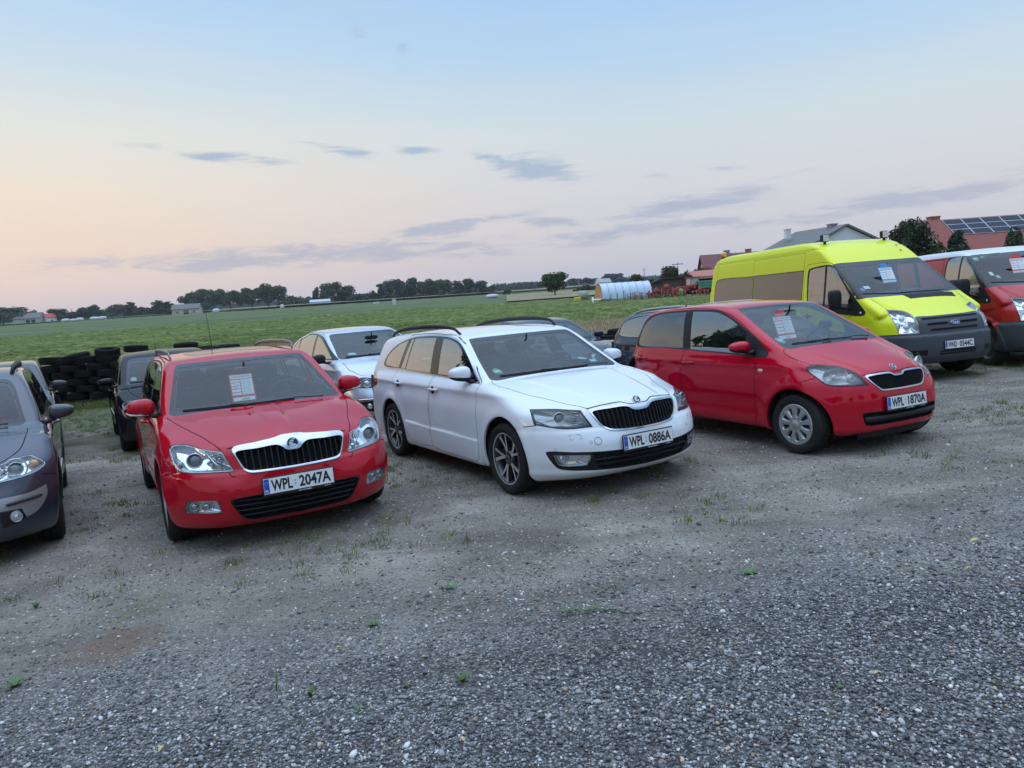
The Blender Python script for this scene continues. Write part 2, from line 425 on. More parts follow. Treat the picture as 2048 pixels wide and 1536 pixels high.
class Soup:
 """half shell (y >= 0) as polygons with a region name per face"""
 def __init__(s, shape, lo, hi, h):
  s.shape = shape
  V, F = surface_nets(shape.f, (lo[0], -h/2, lo[2]), hi, h)
  seam = np.abs(V[:, 1]) < h*.5
  for it in range(5):
   g = shape.grad(V); st = (shape.f(V)/np.maximum((g*g).sum(1), .2))[:, None]*g
   st = np.clip(st, -h, h); V = V-st; V[seam, 1] = 0
  s.V = [tuple(p) for p in V]; s.F = [tuple(q) for q in F if (q >= 0).all()]
  s.reg = ['body']*len(s.F)
  A = V[np.array(s.F)]; s.c = [tuple(p) for p in A.mean(1)]
  n = np.cross(A[:, 2]-A[:, 0], A[:, 3]-A[:, 1]); n /= np.maximum(np.linalg.norm(n, axis=1, keepdims=True), 1e-12)
  g = shape.grad(A.mean(1)); fl = (n*g).sum(1) < 0
  s.F = [q[::-1] if k else q for q, k in zip(s.F, fl)]; n[fl] *= -1
  s.n = [tuple(p) for p in n]
 @staticmethod
 def basis(d):
  d = np.asarray(d, float); d /= np.linalg.norm(d)
  if abs(d[2]) > .9: return np.array([1.0, 0, 0]), np.array([0, 1.0, 0]), d
  a = np.array([-d[1], d[0], 0]); a /= np.linalg.norm(a); b = np.array([0, 0, 1.0]) if abs(d[2]) < .01 else np.cross(d, a)
  return a, b, d
 def cut(s, name, poly, d, frm=None, where=None, facing=.12):
  """faces of the shell facing d whose projection along d lies inside poly (2-D in basis(d)) get region name"""
  a, b, d = s.basis(d); V = np.array(s.V); C = np.array(s.c); Nn = np.array(s.n)
  U = np.stack([V@a, V@b], 1); CU = np.stack([C@a, C@b], 1); poly = np.asarray(poly, float)
  lo = poly.min(0)-.05; hi = poly.max(0)+.05
  m = (CU > lo).all(1) & (CU < hi).all(1) & (Nn@d > facing)
  if where is not None: m &= where(C)
  idx = np.nonzero(m)[0]
  if frm is not None: idx = [i for i in idx if s.reg[i] in frm]
  if not len(idx): return
  S0 = poly; S1 = np.roll(poly, -1, 0)
  ssx0 = np.minimum(S0, S1); ssx1 = np.maximum(S0, S1)
  Ul = {i: U[i] for i in ()}
  edgec = {}
  newV = []; nV = len(s.V)
  cacheU = {}
  def gu(i):
   if i in cacheU: return cacheU[i]
   q = U[i] if i < len(U) else None; cacheU[i] = q; return q
  pend = []
  ins = inside(poly, CU[idx, 0], CU[idx, 1])
  for ii, fi in enumerate(idx):
   F = s.F[fi]; P = np.array([gu(i) for i in F]); flo = P.min(0)-1e-6; fhi = P.max(0)+1e-6
   segs = np.nonzero((ssx0 <= fhi).all(1) & (ssx1 >= flo).all(1))[0]
   if not len(segs):
    if ins[ii]: s.reg[fi] = name
    continue
   pieces = [list(F)]; did = False
   for sg in segs:
    p = S0[sg]; e = S1[sg]-p; L = math.hypot(*e)
    if L < 1e-9: continue
    nx, ny = -e[1]/L, e[0]/L; out = []
    for pc in pieces:
     Q = [gu(i) for i in pc]; D = [(q[0]-p[0])*nx+(q[1]-p[1])*ny for q in Q]
     if min(D) > -1e-5 or max(D) < 1e-5: out.append(pc); continue
     T = []
     k = len(pc)
     for i in range(k):
      j = (i+1) % k
      if (D[i] > 0) != (D[j] > 0):
       t = D[i]/(D[i]-D[j]); q = Q[i]+(Q[j]-Q[i])*t; T.append(((q-p)@e)/(L*L))
     if len(T) < 2 or max(T) < -1e-4 or min(T) > 1+1e-4: out.append(pc); continue
     A_ = []; B_ = []
     for i in range(k):
      j = (i+1) % k
      if D[i] >= 0: A_.append(pc[i])
      if D[i] <= 0: B_.append(pc[i])
      if D[i]*D[j] < 0:
       key = (min(pc[i], pc[j]), max(pc[i], pc[j]), int(sg))
       v = edgec.get(key)
       if v is None:
        t = D[i]/(D[i]-D[j]); pi = s.V[pc[i]] if pc[i] < len(s.V) else None
        pa = np.array(s.V[pc[i]]); pb = np.array(s.V[pc[j]]); q = pa+(pb-pa)*t
        v = len(s.V); s.V.append(tuple(q)); edgec[key] = v; cacheU[v] = Q[i]+(Q[j]-Q[i])*t
       A_.append(v); B_.append(v)
     if len(A_) > 2: out.append(A_)
     if len(B_) > 2: out.append(B_)
     did = True
    pieces = out
   reg0 = s.reg[fi]; nn = s.n[fi]
   for q_, pc in enumerate(pieces):
    c2 = [0, 0]
    for i in pc: u_ = gu(i); c2[0] += u_[0]; c2[1] += u_[1]
    c3 = [0, 0, 0]
    for i in pc:
     v_ = s.V[i]; c3[0] += v_[0]; c3[1] += v_[1]; c3[2] += v_[2]
    k_ = len(pc); c3 = (c3[0]/k_, c3[1]/k_, c3[2]/k_)
    if q_ == 0: s.F[fi] = tuple(pc); s.c[fi] = c3; tgt = fi
    else: s.F.append(tuple(pc)); s.reg.append(reg0); s.c.append(c3); s.n.append(nn); tgt = len(s.F)-1
    pend.append((tgt, c2[0]/k_, c2[1]/k_))
  if pend:
   I_ = [p[0] for p in pend]; m_ = inside(poly, np.array([p[1] for p in pend]), np.array([p[2] for p in pend]))
   for i, k_ in zip(I_, m_):
    if k_: s.reg[i] = name
 def take(s, regs):
  return [i for i, r in enumerate(s.reg) if r in regs]
 def mesh(s, name, groups, mats, sides=(1, -1), off=0.0, where=None, axis_off=None):
  """groups: list of (set of regions, material index, offset along normal)"""
  Vs = []; Fs = []; mi = []; Ns = []; base = 0; Vall = np.array(s.V)
  if not hasattr(s, '_nrm') or len(s._nrm) != len(s.V): s._nrm = s.shape.normals(Vall)
  for regs, m, of in groups:
   idx = s.take(regs)
   if where is not None: idx = [i for i in idx if where(s.c[i])]
   if not idx: continue
   used = sorted({v for i in idx for v in s.F[i]}); mp = {v: k for k, v in enumerate(used)}
   P = Vall[used]; Nn = s._nrm[used]
   P = P+Nn*of
   if axis_off is not None: P = P+np.asarray(axis_off)
   for sd in sides:
    Q = P*np.array([1, sd, 1]); M_ = Nn*np.array([1, sd, 1])
    Vs.append(Q); Ns.append(M_)
    for i in idx:
     f = [base+mp[v] for v in s.F[i]]
     if sd < 0: f = f[::-1]
     Fs.append(f); mi.append(m)
    base += len(P)
  if not Fs: return None
  V = np.concatenate(Vs); Nn = np.concatenate(Ns)
  me = bpy.data.meshes.new(name)
  loops = np.array([v for f in Fs for v in f], np.int32); tot = np.array([len(f) for f in Fs], np.int32)
  st = np.concatenate([[0], np.cumsum(tot)[:-1]]).astype(np.int32)
  me.vertices.add(len(V)); me.vertices.foreach_set('co', V.astype(np.float32).ravel())
  me.loops.add(len(loops)); me.loops.foreach_set('vertex_index', loops)
  me.polygons.add(len(tot)); me.polygons.foreach_set('loop_start', st)
  me.polygons.foreach_set('use_smooth', np.ones(len(tot), bool)); me.polygons.foreach_set('material_index', np.array(mi, np.int32))
  for q in mats: me.materials.append(q)
  me.update(calc_edges=True)
  me.normals_split_custom_set_from_vertices(Nn.tolist())
  return me
def offset_poly(P, d):
 """grow (d > 0) a closed polygon"""
 P = np.asarray(P, float); A = 0.5*np.sum(P[:, 0]*np.roll(P[:, 1], -1)-np.roll(P[:, 0], -1)*P[:, 1]); sgn = 1 if A > 0 else -1
 e = np.roll(P, -1, 0)-P; e /= np.maximum(np.linalg.norm(e, axis=1, keepdims=True), 1e-9)
 nrm = np.stack([e[:, 1], -e[:, 0]], 1)*sgn; n0 = np.roll(nrm, 1, 0); m = nrm+n0
 m /= np.maximum((m*m).sum(1, keepdims=True)*.5, .3)
 return P+m*d
def band(P, w, closed=False):
 """polygon around a polyline"""
 P = np.asarray(P, float); t = np.gradient(P, axis=0); t /= np.maximum(np.linalg.norm(t, axis=1, keepdims=True), 1e-9)
 n = np.stack([-t[:, 1], t[:, 0]], 1)
 return np.concatenate([P+n*w/2, (P-n*w/2)[::-1]])
# ------------------------------------------------------------------ shared materials of the cars
BLACK = simple('black_plastic', (.014, .014, .016), .55, var=.2, vscale=30, bmp=.15, bscale=300, spec=.3)
BLACKG = simple('gloss_black', (.006, .006, .008), .15, spec=.4)
GAP = simple('panel_gap', (.004, .004, .004), .9)
DKCLOTH = simple('dark_cloth', (.022, .023, .026), .9, var=.25, vscale=20)
LINING = simple('headlining', (.16, .16, .155), .9)
SEATM = simple('seat_fabric', (.028, .03, .034), .85, var=.3, vscale=14, bmp=.3, bscale=120)
CHROME = simple('chrome', (.50, .51, .53), .08, 1.0)
SATIN = simple('satin_metal', (.55, .55, .55), .3, 1.0)
REFLECT = simple('lamp_reflector', (.86, .88, .89), .12, .8, bmp=.15, bscale=9)
LAMPGREY = simple('lamp_grey', (.42, .44, .46), .25, .4)
LAMPDK = simple('lamp_black', (.03, .032, .035), .25, .2)
AMBER = simple('amber_lens', (.75, .28, .06), .2, coat=1)
REDL = simple('red_lens', (.45, .01, .012), .15, coat=1)
WHITEP = simple('plate_white', (.72, .72, .70), .35, var=.05)
INK = simple('black_ink', (.01, .01, .012), .5)
BLUEP = simple('plate_blue', (.01, .07, .42), .4)
CARDW = simple('card_white', (.70, .74, .74), .6)
CARDR = simple('card_red', (.55, .03, .03), .6)
CARDB = simple('card_blue', (.05, .22, .45), .6)
GREENST = simple('green_sticker', (.02, .32, .20), .5)
GLASS = glass('window_glass', (.60, .66, .65), 1.0, 3.1, 0, 2.4)
WSGLASS = glass('windscreen_glass', (.74, .80, .80), 1.0, 1.5)
LENS = glass('lamp_lens', (.90, .92, .93), 1.0, 1.45)
def tyre_mat():
 m, nt, b = _mat('tyre_rubber')
 co = objco(nt); nz = noise(nt, 9, 5, .65, co)
 c = mixc(nt, nz.outputs[0], (.010, .010, .011), (.034, .033, .031)); nt.links.new(c, b.inputs['Base Color'])
 b.inputs['Roughness'].default_value = .8; b.inputs['Specular IOR Level'].default_value = .2
 nz2 = noise(nt, 90, 3, .6, co); bump(nt, b, nz2.outputs[0], .25, .003); return m
TYRE = tyre_mat()
ALLOY = simple('alloy_silver', (.56, .57, .58), .3, .6, var=.08, vscale=20)
ALLOYDK = simple('alloy_anthracite', (.06, .06, .065), .3, .7)
ALLOYCUT = simple('alloy_diamond_cut', (.62, .59, .57), .3, .55)
HUBCAP = simple('hubcap_silver', (.42, .43, .43), .35, .6, var=.12, vscale=14)
DISC = simple('brake_disc', (.16, .14, .13), .45, .8, var=.3)
# ------------------------------------------------------------------ wheels
def tread(mb, r, w, mi=0):
 """tread blocks between circumferential grooves: real geometry round the tyre"""
 n = 64; rows = [(-.45, -.27), (-.235, -.03), (.03, .235), (.27, .45)]
 for q, (a, b) in enumerate(rows):
  sh = .5*(q % 2)
  for k in range(n):
   t0 = (k+sh+.08)*2*math.pi/n; t1 = (k+sh+.90)*2*math.pi/n; sk = .035*(1 if q < 2 else -1)
   V = []
   for rr in (r-.008, r):
    for (y, t) in ((a, t0), (b, t0+sk), (b, t1+sk), (a, t1)):
     ro = rr-(.010 if abs(y) > .4 else 0); V.append((ro*math.cos(t), y*w, ro*math.sin(t)))
   mb.add(V, [(4, 5, 6, 7), (0, 1, 5, 4), (1, 2, 6, 5), (2, 3, 7, 6), (3, 0, 4, 7)], mi, False)
def make_wheel(r, w, rr, style, treadq=True):
 """returns (hub mesh, tyre mesh, rim mesh); wheel axis = local y, outer side = +y"""
 t = MB(); rs = rr+.012
 h = w/2
 prof = [(-h*.78, rs-.012), (-h*.90, rs+.004), (-h*1.0, rs+(r-rs)*.45), (-h*.98, r-.030), (-h*.88, r-.014), (-h*.80, r-.0085),
   (h*.80, r-.0085), (h*.88, r-.014), (h*.98, r-.030), (h*1.0, rs+(r-rs)*.45), (h*.93, rs+(r-rs)*.14), (h*.90, rs+.004), (h*.78, rs-.012)]
 t.lathe(prof, 64, flip=True)
 for q in (.35, .72): t.lathe([(h*(1.0-.03*q)+.0005, rs+(r-rs)*q), (h*(1.0-.03*q)+.003, rs+(r-rs)*q+.003), (h*(1.0-.03*q)+.0005, rs+(r-rs)*q+.006)], 64, flip=True)
 if treadq: tread(t, r, w*.88)
 else: t.lathe([(-h*.8, r-.002), (h*.8, r-.002)], 48, flip=True)
 rim = MB(); f = h*.80
 rim.lathe([(-h*.8, rr-.01), (-h*.8, rr-.022), (0, rr-.035), (f-.03, rr-.022), (f-.004, rr-.010), (f+.006, rr), (f+.008, rr+.010), (f, rr+.014)], 64, mi=0, flip=False)
 def spoke(a0, a1, r0, r1, w0, w1, y0, y1, th=.022, mi=0, edge=None):
  n = 7; L = []; Rr = []; Lb = []; Rb = []
  for k in range(n):
   s_ = k/(n-1); a = a0+(a1-a0)*s_; rad = r0+(r1-r0)*s_; ww = w0+(w1-w0)*s_; y = y0+(y1-y0)*(s_**1.5)
   c = np.array([rad*math.cos(a), y, rad*math.sin(a)]); tn = np.array([-math.sin(a), 0, math.cos(a)])
   L.append(c+tn*ww/2); Rr.append(c-tn*ww/2); Lb.append(c+tn*ww*.68+np.array([0, -th, 0])); Rb.append(c-tn*ww*.68+np.array([0, -th, 0]))
  rim.strip(L, Rr, mi if edge is None else edge, True); rim.strip(Lb, L, mi, False); rim.strip(Rr, Rb, mi, False)
 if style == 'twist10':      # anthracite rim with five pairs of diamond cut spokes
  rim.lathe([(f+.0062, rr-.001), (f+.009, rr+.009)], 64, mi=1, flip=False)
  for k in range(5):
   a = 2*math.pi*k/5+.3
   spoke(a-.06, a-.30, .045, rr-.004, .020, .036, f-.018, f-.002, .035, 0, 1)
   spoke(a+.06, a+.22, .045, rr-.004, .022, .020, f-.018, f-.002, .035, 0, 1)
  rim.lathe([(f-.05, .075), (f-.022, .070), (f-.014, .052), (f-.012, .034), (f-.009, .031), (f-.009, .001)], 32, mi=0)
  rim.lathe([(f-.008, .031), (f-.0075, .026)], 32, mi=1)
  for k in range(5):
   a = 2*math.pi*k/5+.3; rim.lathe([(f-.03, .009), (f-.013, .009), (f-.013, .001)], 10, c=(.056*math.cos(a+.63), 0, .056*math.sin(a+.63)), mi=2)
 elif style == 'alloy7':
  for k in range(7):
   a = 2*math.pi*k/7; spoke(a-.05, a-.16, .05, rr-.004, .030, .026, f-.02, f-.002, .03, 0); spoke(a+.05, a+.16, .05, rr-.004, .030, .026, f-.02, f-.002, .03, 0)
  rim.lathe([(f-.05, .08), (f-.02, .078), (f-.014, .06), (f-.010, .032), (f-.006, .03), (f-.006, .001)], 32, mi=0)
 elif style == 'cap9':       # plastic wheel cover, nine rounded openings
  n = 9; seg = 108; rings = [(.001, f+.016), (.034, f+.015), (.040, f+.006), (.062, f+.010), (.075, f+.011), (.12, f+.012), (.150, f+.010), (rr-.018, f+.006), (rr-.004, f+.010), (rr+.004, f+.012), (rr+.010, f+.004)]
  rad = np.array([q[0] for q in rings])
  fine = np.unique(np.concatenate([rad, np.linspace(.072, rr-.02, 16)])); yy = np.interp(fine, rad, [q[1] for q in rings])
  V = []; F = []; mi_ = []
  def open_(rad_, a):
   ph = ((a*n/(2*math.pi)) % 1)-.5; arc = ph*2*math.pi/n*rad_; c = (rad_-(.074+(rr-.024))/2); hl = ((rr-.024)-.074)/2; t_ = c/hl
   if abs(t_) >= 1: return -1
   wd = (.010+.020*(t_+1)/2)*math.sqrt(max(0, 1-abs(t_)**5)); return wd-abs(arc)
  for q, (rad_, y_) in enumerate(zip(fine, yy)):
   for k in range(seg*2):
    a = 2*math.pi*k/(seg*2); o_ = open_(rad_, a); V.append((rad_*math.cos(a), y_-(.022*min(1, max(0, o_+.003)/.006)), rad_*math.sin(a)))
  m2 = seg*2
  for q in range(len(fine)-1):
   for k in range(m2):
    a = 2*math.pi*(k+.5)/m2; o_ = open_((fine[q]+fine[q+1])/2, a)
    F.append((q*m2+k, q*m2+(k+1) % m2, (q+1)*m2+(k+1) % m2, (q+1)*m2+k)); mi_.append(3 if o_ > .003 else 0)
  o0 = rim.n; rim.v += V; rim.n += len(V)
  for q, m_ in zip(F, mi_): rim.f.append(tuple(o0+i for i in q)); rim.m.append(m_); rim.s.append(True)
 elif style == 'steelcap':
  rim.lathe([(f-.05, rr-.02), (f-.03, rr-.06), (f-.025, .10), (f-.01, .085), (f+.0, .07), (f+.004, .03), (f+.004, .001)], 40, mi=0)
  for k in range(10):
   a = 2*math.pi*k/10; rim.lathe([(f-.022, .016), (f-.022, .001)], 12, c=((rr-.065)*math.cos(a), 0, (rr-.065)*math.sin(a)), mi=3)
 else:                       # generic five spoke alloy
  for k in range(5):
   a = 2*math.pi*k/5+.2; spoke(a, a, .04, rr-.004, .065, .05, f-.02, f-.004, .03, 0)
  rim.lathe([(f-.05, .08), (f-.02, .078), (f-.012, .055), (f-.008, .03), (f-.008, .001)], 32, mi=0)
 hub = MB(); hub.lathe([(-.02, .02), (-.02, rr*.72), (.005, rr*.72), (.005, .06), (.03, .055), (.03, .001)], 40)
 hub.lathe([(-h*.7, rr-.05), (-h*.72, .02)], 32)
 hub.box((rr*.60, -.01, .03), (.07, .07, .14), bev=.01)
 return hub, t, rim
WHEELS = {}
def wheel_set(r, w, rr, style, treadq=True):
 key = (r, w, rr, style, treadq)
 if key not in WHEELS:
  h, t, m = make_wheel(r, w, rr, style, treadq)
  pm = {'twist10': [ALLOYDK, ALLOYCUT, DISC, BLACK], 'cap9': [HUBCAP, HUBCAP, DISC, BLACK], 'steelcap': [simple('steel_rim', (.10, .10, .11), .4, .5), ALLOY, DISC, BLACK]}.get(style, [ALLOY, ALLOY, DISC, BLACK])
  WHEELS[key] = (h.mesh('wheel', [DISC]), t.mesh('tyre', [TYRE]), m.mesh('rim', pm))
 return WHEELS[key]
def place_wheel(root, x, y, r, w, rr, style, treadq=True, steer=0.0, roll=0.0, names=('wheel', 'tyre', 'rim')):
 ms = wheel_set(r, w, rr, style, treadq)
 hb = obj('wheel', ms[0], root); hb.location = (x, y, r)
 hb.rotation_mode = 'XYZ'
 hb.rotation_euler = (0, roll, steer) if y > 0 else (0, roll, math.pi+steer)
 obj('tyre', ms[1], hb); obj('rim', ms[2], hb)
 return hb
# ------------------------------------------------------------------ car body assembly
SD = np.array([0, 1.0, 0]); FD = np.array([1.0, 0, 0]); RD = np.array([-1.0, 0, 0]); TD = np.array([0, 0, 1.0])
def side2(P): return [(-p[0],)+tuple(p[1:]) for p in P]      # (x, z) -> plane of the side view
def rear2(P): return [(-p[0],)+tuple(p[1:]) for p in P]
def proj3(P, d):
 a, b, _ = Soup.basis(d); return [(float(np.dot(p[:3], a)), float(np.dot(p[:3], b)))+tuple(p[3:]) for p in P]
def arc(cx, cz, r, a0, a1, n=24): return [(cx+r*math.cos(t), cz+r*math.sin(t)) for t in np.linspace(a0, a1, n)]
class Car:
 def __init__(s, S, lo, hi, h, root, pm, doors_as_parts=True):
  s.S = S; s.shape = Shape(S); s.soup = Soup(s.shape, lo, hi, h); s.root = root; s.paint = pm; s.h = h
 def on(s, poly, d, out=2.2):
  a, b, d = Soup.basis(d); P = np.asarray(poly, float)[:, :2]
  return s.shape.hit(P[:, :1]*a+P[:, 1:2]*b+d*out, -d, 4.0)
 def region(s, name, outline, d, frm=None, where=None, facing=.12, smooth=True, step=.015):
  P = crom(outline, True, step) if smooth else np.asarray(outline, float)
  s.soup.cut(name, P, d, frm, where, facing); return P
 def line(s, pts, d, w=.006, name='gap', frm=('body',), where=None, smooth=True):
  P = crom(pts, False, .02) if smooth else np.asarray(pts, float)
  s.soup.cut(name, band(P, w), d, frm, where, .05); return P
 def walls(s, mb, P, d, depth, mi=0, both=True, up=0.0, ypos=True):
  """wall along the outline P, from the surface inwards"""
  d = np.asarray(d, float); d = d/np.linalg.norm(d); Q = s.on(P, d)
  if ypos: 
   k = Q[:, 1] >= -1e-4
   if not k.all():
    st = int(np.argmin(k)); Q = np.roll(Q, -st, 0); k = np.roll(k, -st); i0 = int(np.argmax(k)); i1 = len(k)-int(np.argmax(k[::-1])); Q = Q[i0:i1]; closed = False
   else: closed = True
  else: closed = True
  A = Q+d*up; B = Q-d*depth
  mb.strip(A, B, mi, False, closed)
  if both:
   m = np.array([1, -1, 1]); mb.strip(B*m, A*m, mi, False, closed)
 def part(s, name, groups, mats, sides=(1, -1), parent=None, where=None, axis_off=None):
  me = s.soup.mesh(name, groups, mats, sides, where=where, axis_off=axis_off)
  return obj(name, me, parent or s.root) if me else None
def sample_ring(mb, c, r, tube_r, axis, n=32, mi=0, k=8):
 pts = []
 sx, up, d = frame_of(axis)
 V = []; F = []
 for i in range(n):
  a = 2*math.pi*i/n; rd = math.cos(a)*sx+math.sin(a)*up
  for j in range(k):
   b = 2*math.pi*j/k; V.append(np.asarray(c)+rd*(r+tube_r*math.cos(b))+d*tube_r*math.sin(b))
 for i in range(n):
  for j in range(k): F.append((i*k+j, i*k+(j+1) % k, ((i+1) % n)*k+(j+1) % k, ((i+1) % n)*k+j))
 mb.add(V, F, mi, True)
def disc_mesh(mb, c, r, axis, n=28, mi=0, dome=0.0):
 sx, up, d = frame_of(axis); c = np.asarray(c, float); V = [c+d*dome]; F = []
 for q in (.5, 1.0):
  for i in range(n):
   a = 2*math.pi*i/n; V.append(c+(math.cos(a)*sx+math.sin(a)*up)*r*q+d*dome*(1-q*q))
 for i in range(n):
  F.append((0, 1+i, 1+(i+1) % n)); F.append((1+i, 1+n+i, 1+n+(i+1) % n, 1+(i+1) % n))
 mb.add(V, [f[::1] for f in F], mi, True)
def winged_emblem(c, nrm, r, parent, old=False):
 """chrome ring, dark field, winged arrow"""
 mb = MB(); nrm = np.asarray(nrm, float); nrm /= np.linalg.norm(nrm); c = np.asarray(c, float)
 sample_ring(mb, c, r*.92, r*.09, nrm, 32, 0, 8); disc_mesh(mb, c, r*.90, nrm, 28, 1, .002)
 ax = np.cross([0, 0, 1], nrm); ax /= np.linalg.norm(ax); ay = np.cross(nrm, ax)
 def pr(P): mb.prism([(x*r, y*r) for x, y in P], .003, c+nrm*.003, ax, ay, nrm, 0)
 pr([(-.62, -.42), (.05, -.42), (.05, -.60), (.55, -.20), (.05, -.12), (-.05, -.22), (-.62, -.22)])      # arrow
 pr([(-.55, -.12), (-.15, -.12), (.02, .0), (.10, .18), (-.62, .18), (-.66, .02)])
 pr([(-.56, .28), (.16, .28), (.30, .48), (-.42, .48)])
 pr([(-.30, .56), (.36, .56), (.52, .72), (-.05, .74)])
 return mb.build('emblem', [CHROME, BLACKG], parent)
def number_plate(c, nrm, text, parent, band_text='AUTA Z NIEMIEC', code='PL', w=.52, h=.114, dots=True, tw=None):
 c = np.asarray(c, float); nrm = np.asarray(nrm, float); nrm /= np.linalg.norm(nrm)
 ax = np.cross([0, 0, 1], nrm); ax /= np.linalg.norm(ax); ay = np.cross(nrm, ax)
 rot = np.stack([ax, ay, nrm], 1)
 mb = MB()
 mb.box(c-ay*.006, (w+.016, h+.030, .012), rot, 0, .004)
 mb.box(c+nrm*.0075, (w, h, .003), rot, 1)
 mb.box(c+nrm*.0080-ax*(w/2-.021), (.038, h-.008, .003), rot, 2)
 pl = mb.build('number_plate', [BLACK, WHITEP, BLUEP], parent)
 tx = MB(); o = c+nrm*.0102
 a, b = text.split(' ')
 add_text(tx, a, .112, o-ax*(w*.245), ax, ay, 0, width=w*(.30 if len(a) == 3 else .22), bold=.0034)
 add_text(tx, b, .112, o+ax*(w*.225), ax, ay, 0, width=w*.46, bold=.0034)
 add_text(tx, code, .026, o-ax*(w/2-.021)-ay*.036, ax, ay, 1, bold=.0005)
 for k in range(12):
  q = 2*math.pi*k/12; disc_mesh(tx, o-ax*(w/2-.021)+ay*.024+ax*.011*math.cos(q)+ay*.011*math.sin(q), .0018, nrm, 6, 3)
 if dots:
  for yy in (.012, -.012): disc_mesh(tx, o-ax*(w*.058)+ay*yy, .0075, nrm, 14, 2)
 if band_text: add_text(tx, band_text, .013, c+nrm*.0065-ay*(h/2+.0125)+ax*.04, ax, ay, 1, bold=.0002); add_text(tx, '506 058 320', .010, c+nrm*.0065-ay*(h/2+.0125)+ax*(w*.40), ax, ay, 1)
 tx.build('lettering', [INK, WHITEP, simple('sticker_grey', (.35, .38, .40), .5), simple('star_yellow', (.7, .5, .05), .5)], pl)
 return pl
def mirror_housing(c, size, mats, parent, side, stalk=None, low_black=.0, p=2.6, indic=False, arm_z=-.04, foot=None, rake=.10):
 """door mirror: shell, black foot, mirror glass"""
 sx, sy, sz = size; mb = MB(); nu, nv = 28, 18
 o = mb.ball((0, 0, 0), (1, 1, 1), nu, nv, 0, p)
 V = np.array(mb.v[o:]); F = mb.f
 V[:, 0] = np.maximum(V[:, 0], -.55)
 t = (V[:, 1]+1)/2
 z = V[:, 2]*(1-.20*t**2)*(.80+.20*(1-t))+.06*t; x = V[:, 0]*(1-.22*t)-.35*(t**2)*.5
 V = np.stack([c[0]+x*sx, side*(c[1]+V[:, 1]*sy), c[2]+z*sz], 1)
 mi = []; 
 for f in F:
  zz = np.mean([mb.v[i][2] for i in f]); xx = np.mean([mb.v[i][0] for i in f])
  mi.append(1 if (zz < low_black or xx < -.545) else 0)
 if side < 0: F = [f[::-1] for f in F]
 m2 = MB(); m2.v = [tuple(q) for q in V]; m2.f = F; m2.m = mi; m2.s = [True]*len(F); m2.n = len(V)
 sh = m2.build('side_mirror', mats, parent)
 g = MB(); g.box((c[0]-.56*sx-.35*.25*sx, side*(c[1]-.1*sy), c[2]+.004), (.004, sy*1.25, sz*1.15), None, 0, .0)
 g.build('mirror_glass', [CHROME], sh)
 if foot is not None:
  a = MB(); f0 = np.array([foot[0], side*foot[1], foot[2]]); f1 = np.array([c[0]-.01, side*(c[1]-sy*.35), c[2]+arm_z])
  a.tube([f0, f0*.6+f1*.4+np.array([0, 0, -.01]), f1], [.038, .032, .034], 12, 0, True, .65); a.build('mirror_foot', [mats[1]], sh)
 if indic:
  i_ = MB(); pts = [(c[0]+sx*.60, side*(c[1]-sy*.5), c[2]-sz*.62), (c[0]+sx*.62, side*(c[1]+sy*.1), c[2]-sz*.58), (c[0]+sx*.35, side*(c[1]+sy*.75), c[2]-sz*.50), (c[0]-.02, side*(c[1]+sy*.97), c[2]-sz*.36)]
  i_.tube(crom(pts_xy(pts), False, .02) if False else pts, .010, 8); i_.build('indicator', [simple('indicator_clear', (.7, .62, .5), .2, .3, coat=1)], sh)
 return sh
def pts_xy(p): return p
def seat(mb, x, y, z, w=.50, hgt=.62, rake=.38, head=True, head_gap=.03):
 c, s_ = math.cos(rake), math.sin(rake)
 rot = np.array([[c, 0, -s_], [0, 1, 0], [s_, 0, c]])
 def sub(cx, cy, cz, r, p): mb.ball((0, 0, 0), r, 16, 12, 0, p); return
 def ell(cen, r, rt, p=3.2):
  o = mb.n; mb.ball((0, 0, 0), r, 18, 12, 0, p); V = np.array(mb.v[o:])@np.asarray(rt).T+np.asarray(cen); mb.v[o:] = [tuple(q) for q in V]
 ell((x, y, z), (.26, w/2, .09), np.eye(3))
 b = np.array([x-.24, y, z+.02]); up = rot@np.array([0, 0, 1.0])
 ell(b+up*hgt/2, (.075, w/2, hgt/2), rot)
 for sgn in (-1, 1): ell(b+up*hgt*.42+rot@np.array([.05, sgn*(w/2-.04), 0]), (.07, .045, hgt*.34), rot, 2.4)
 if head:
  ell(b+up*(hgt+.09+head_gap), (.05, .13, .085), rot, 3.0)
  for sgn in (-1, 1): mb.tube([b+up*(hgt-.02)+np.array([0, sgn*.06, 0]), b+up*(hgt+.06+head_gap)+np.array([0, sgn*.06, 0])], .006, 6, 1)
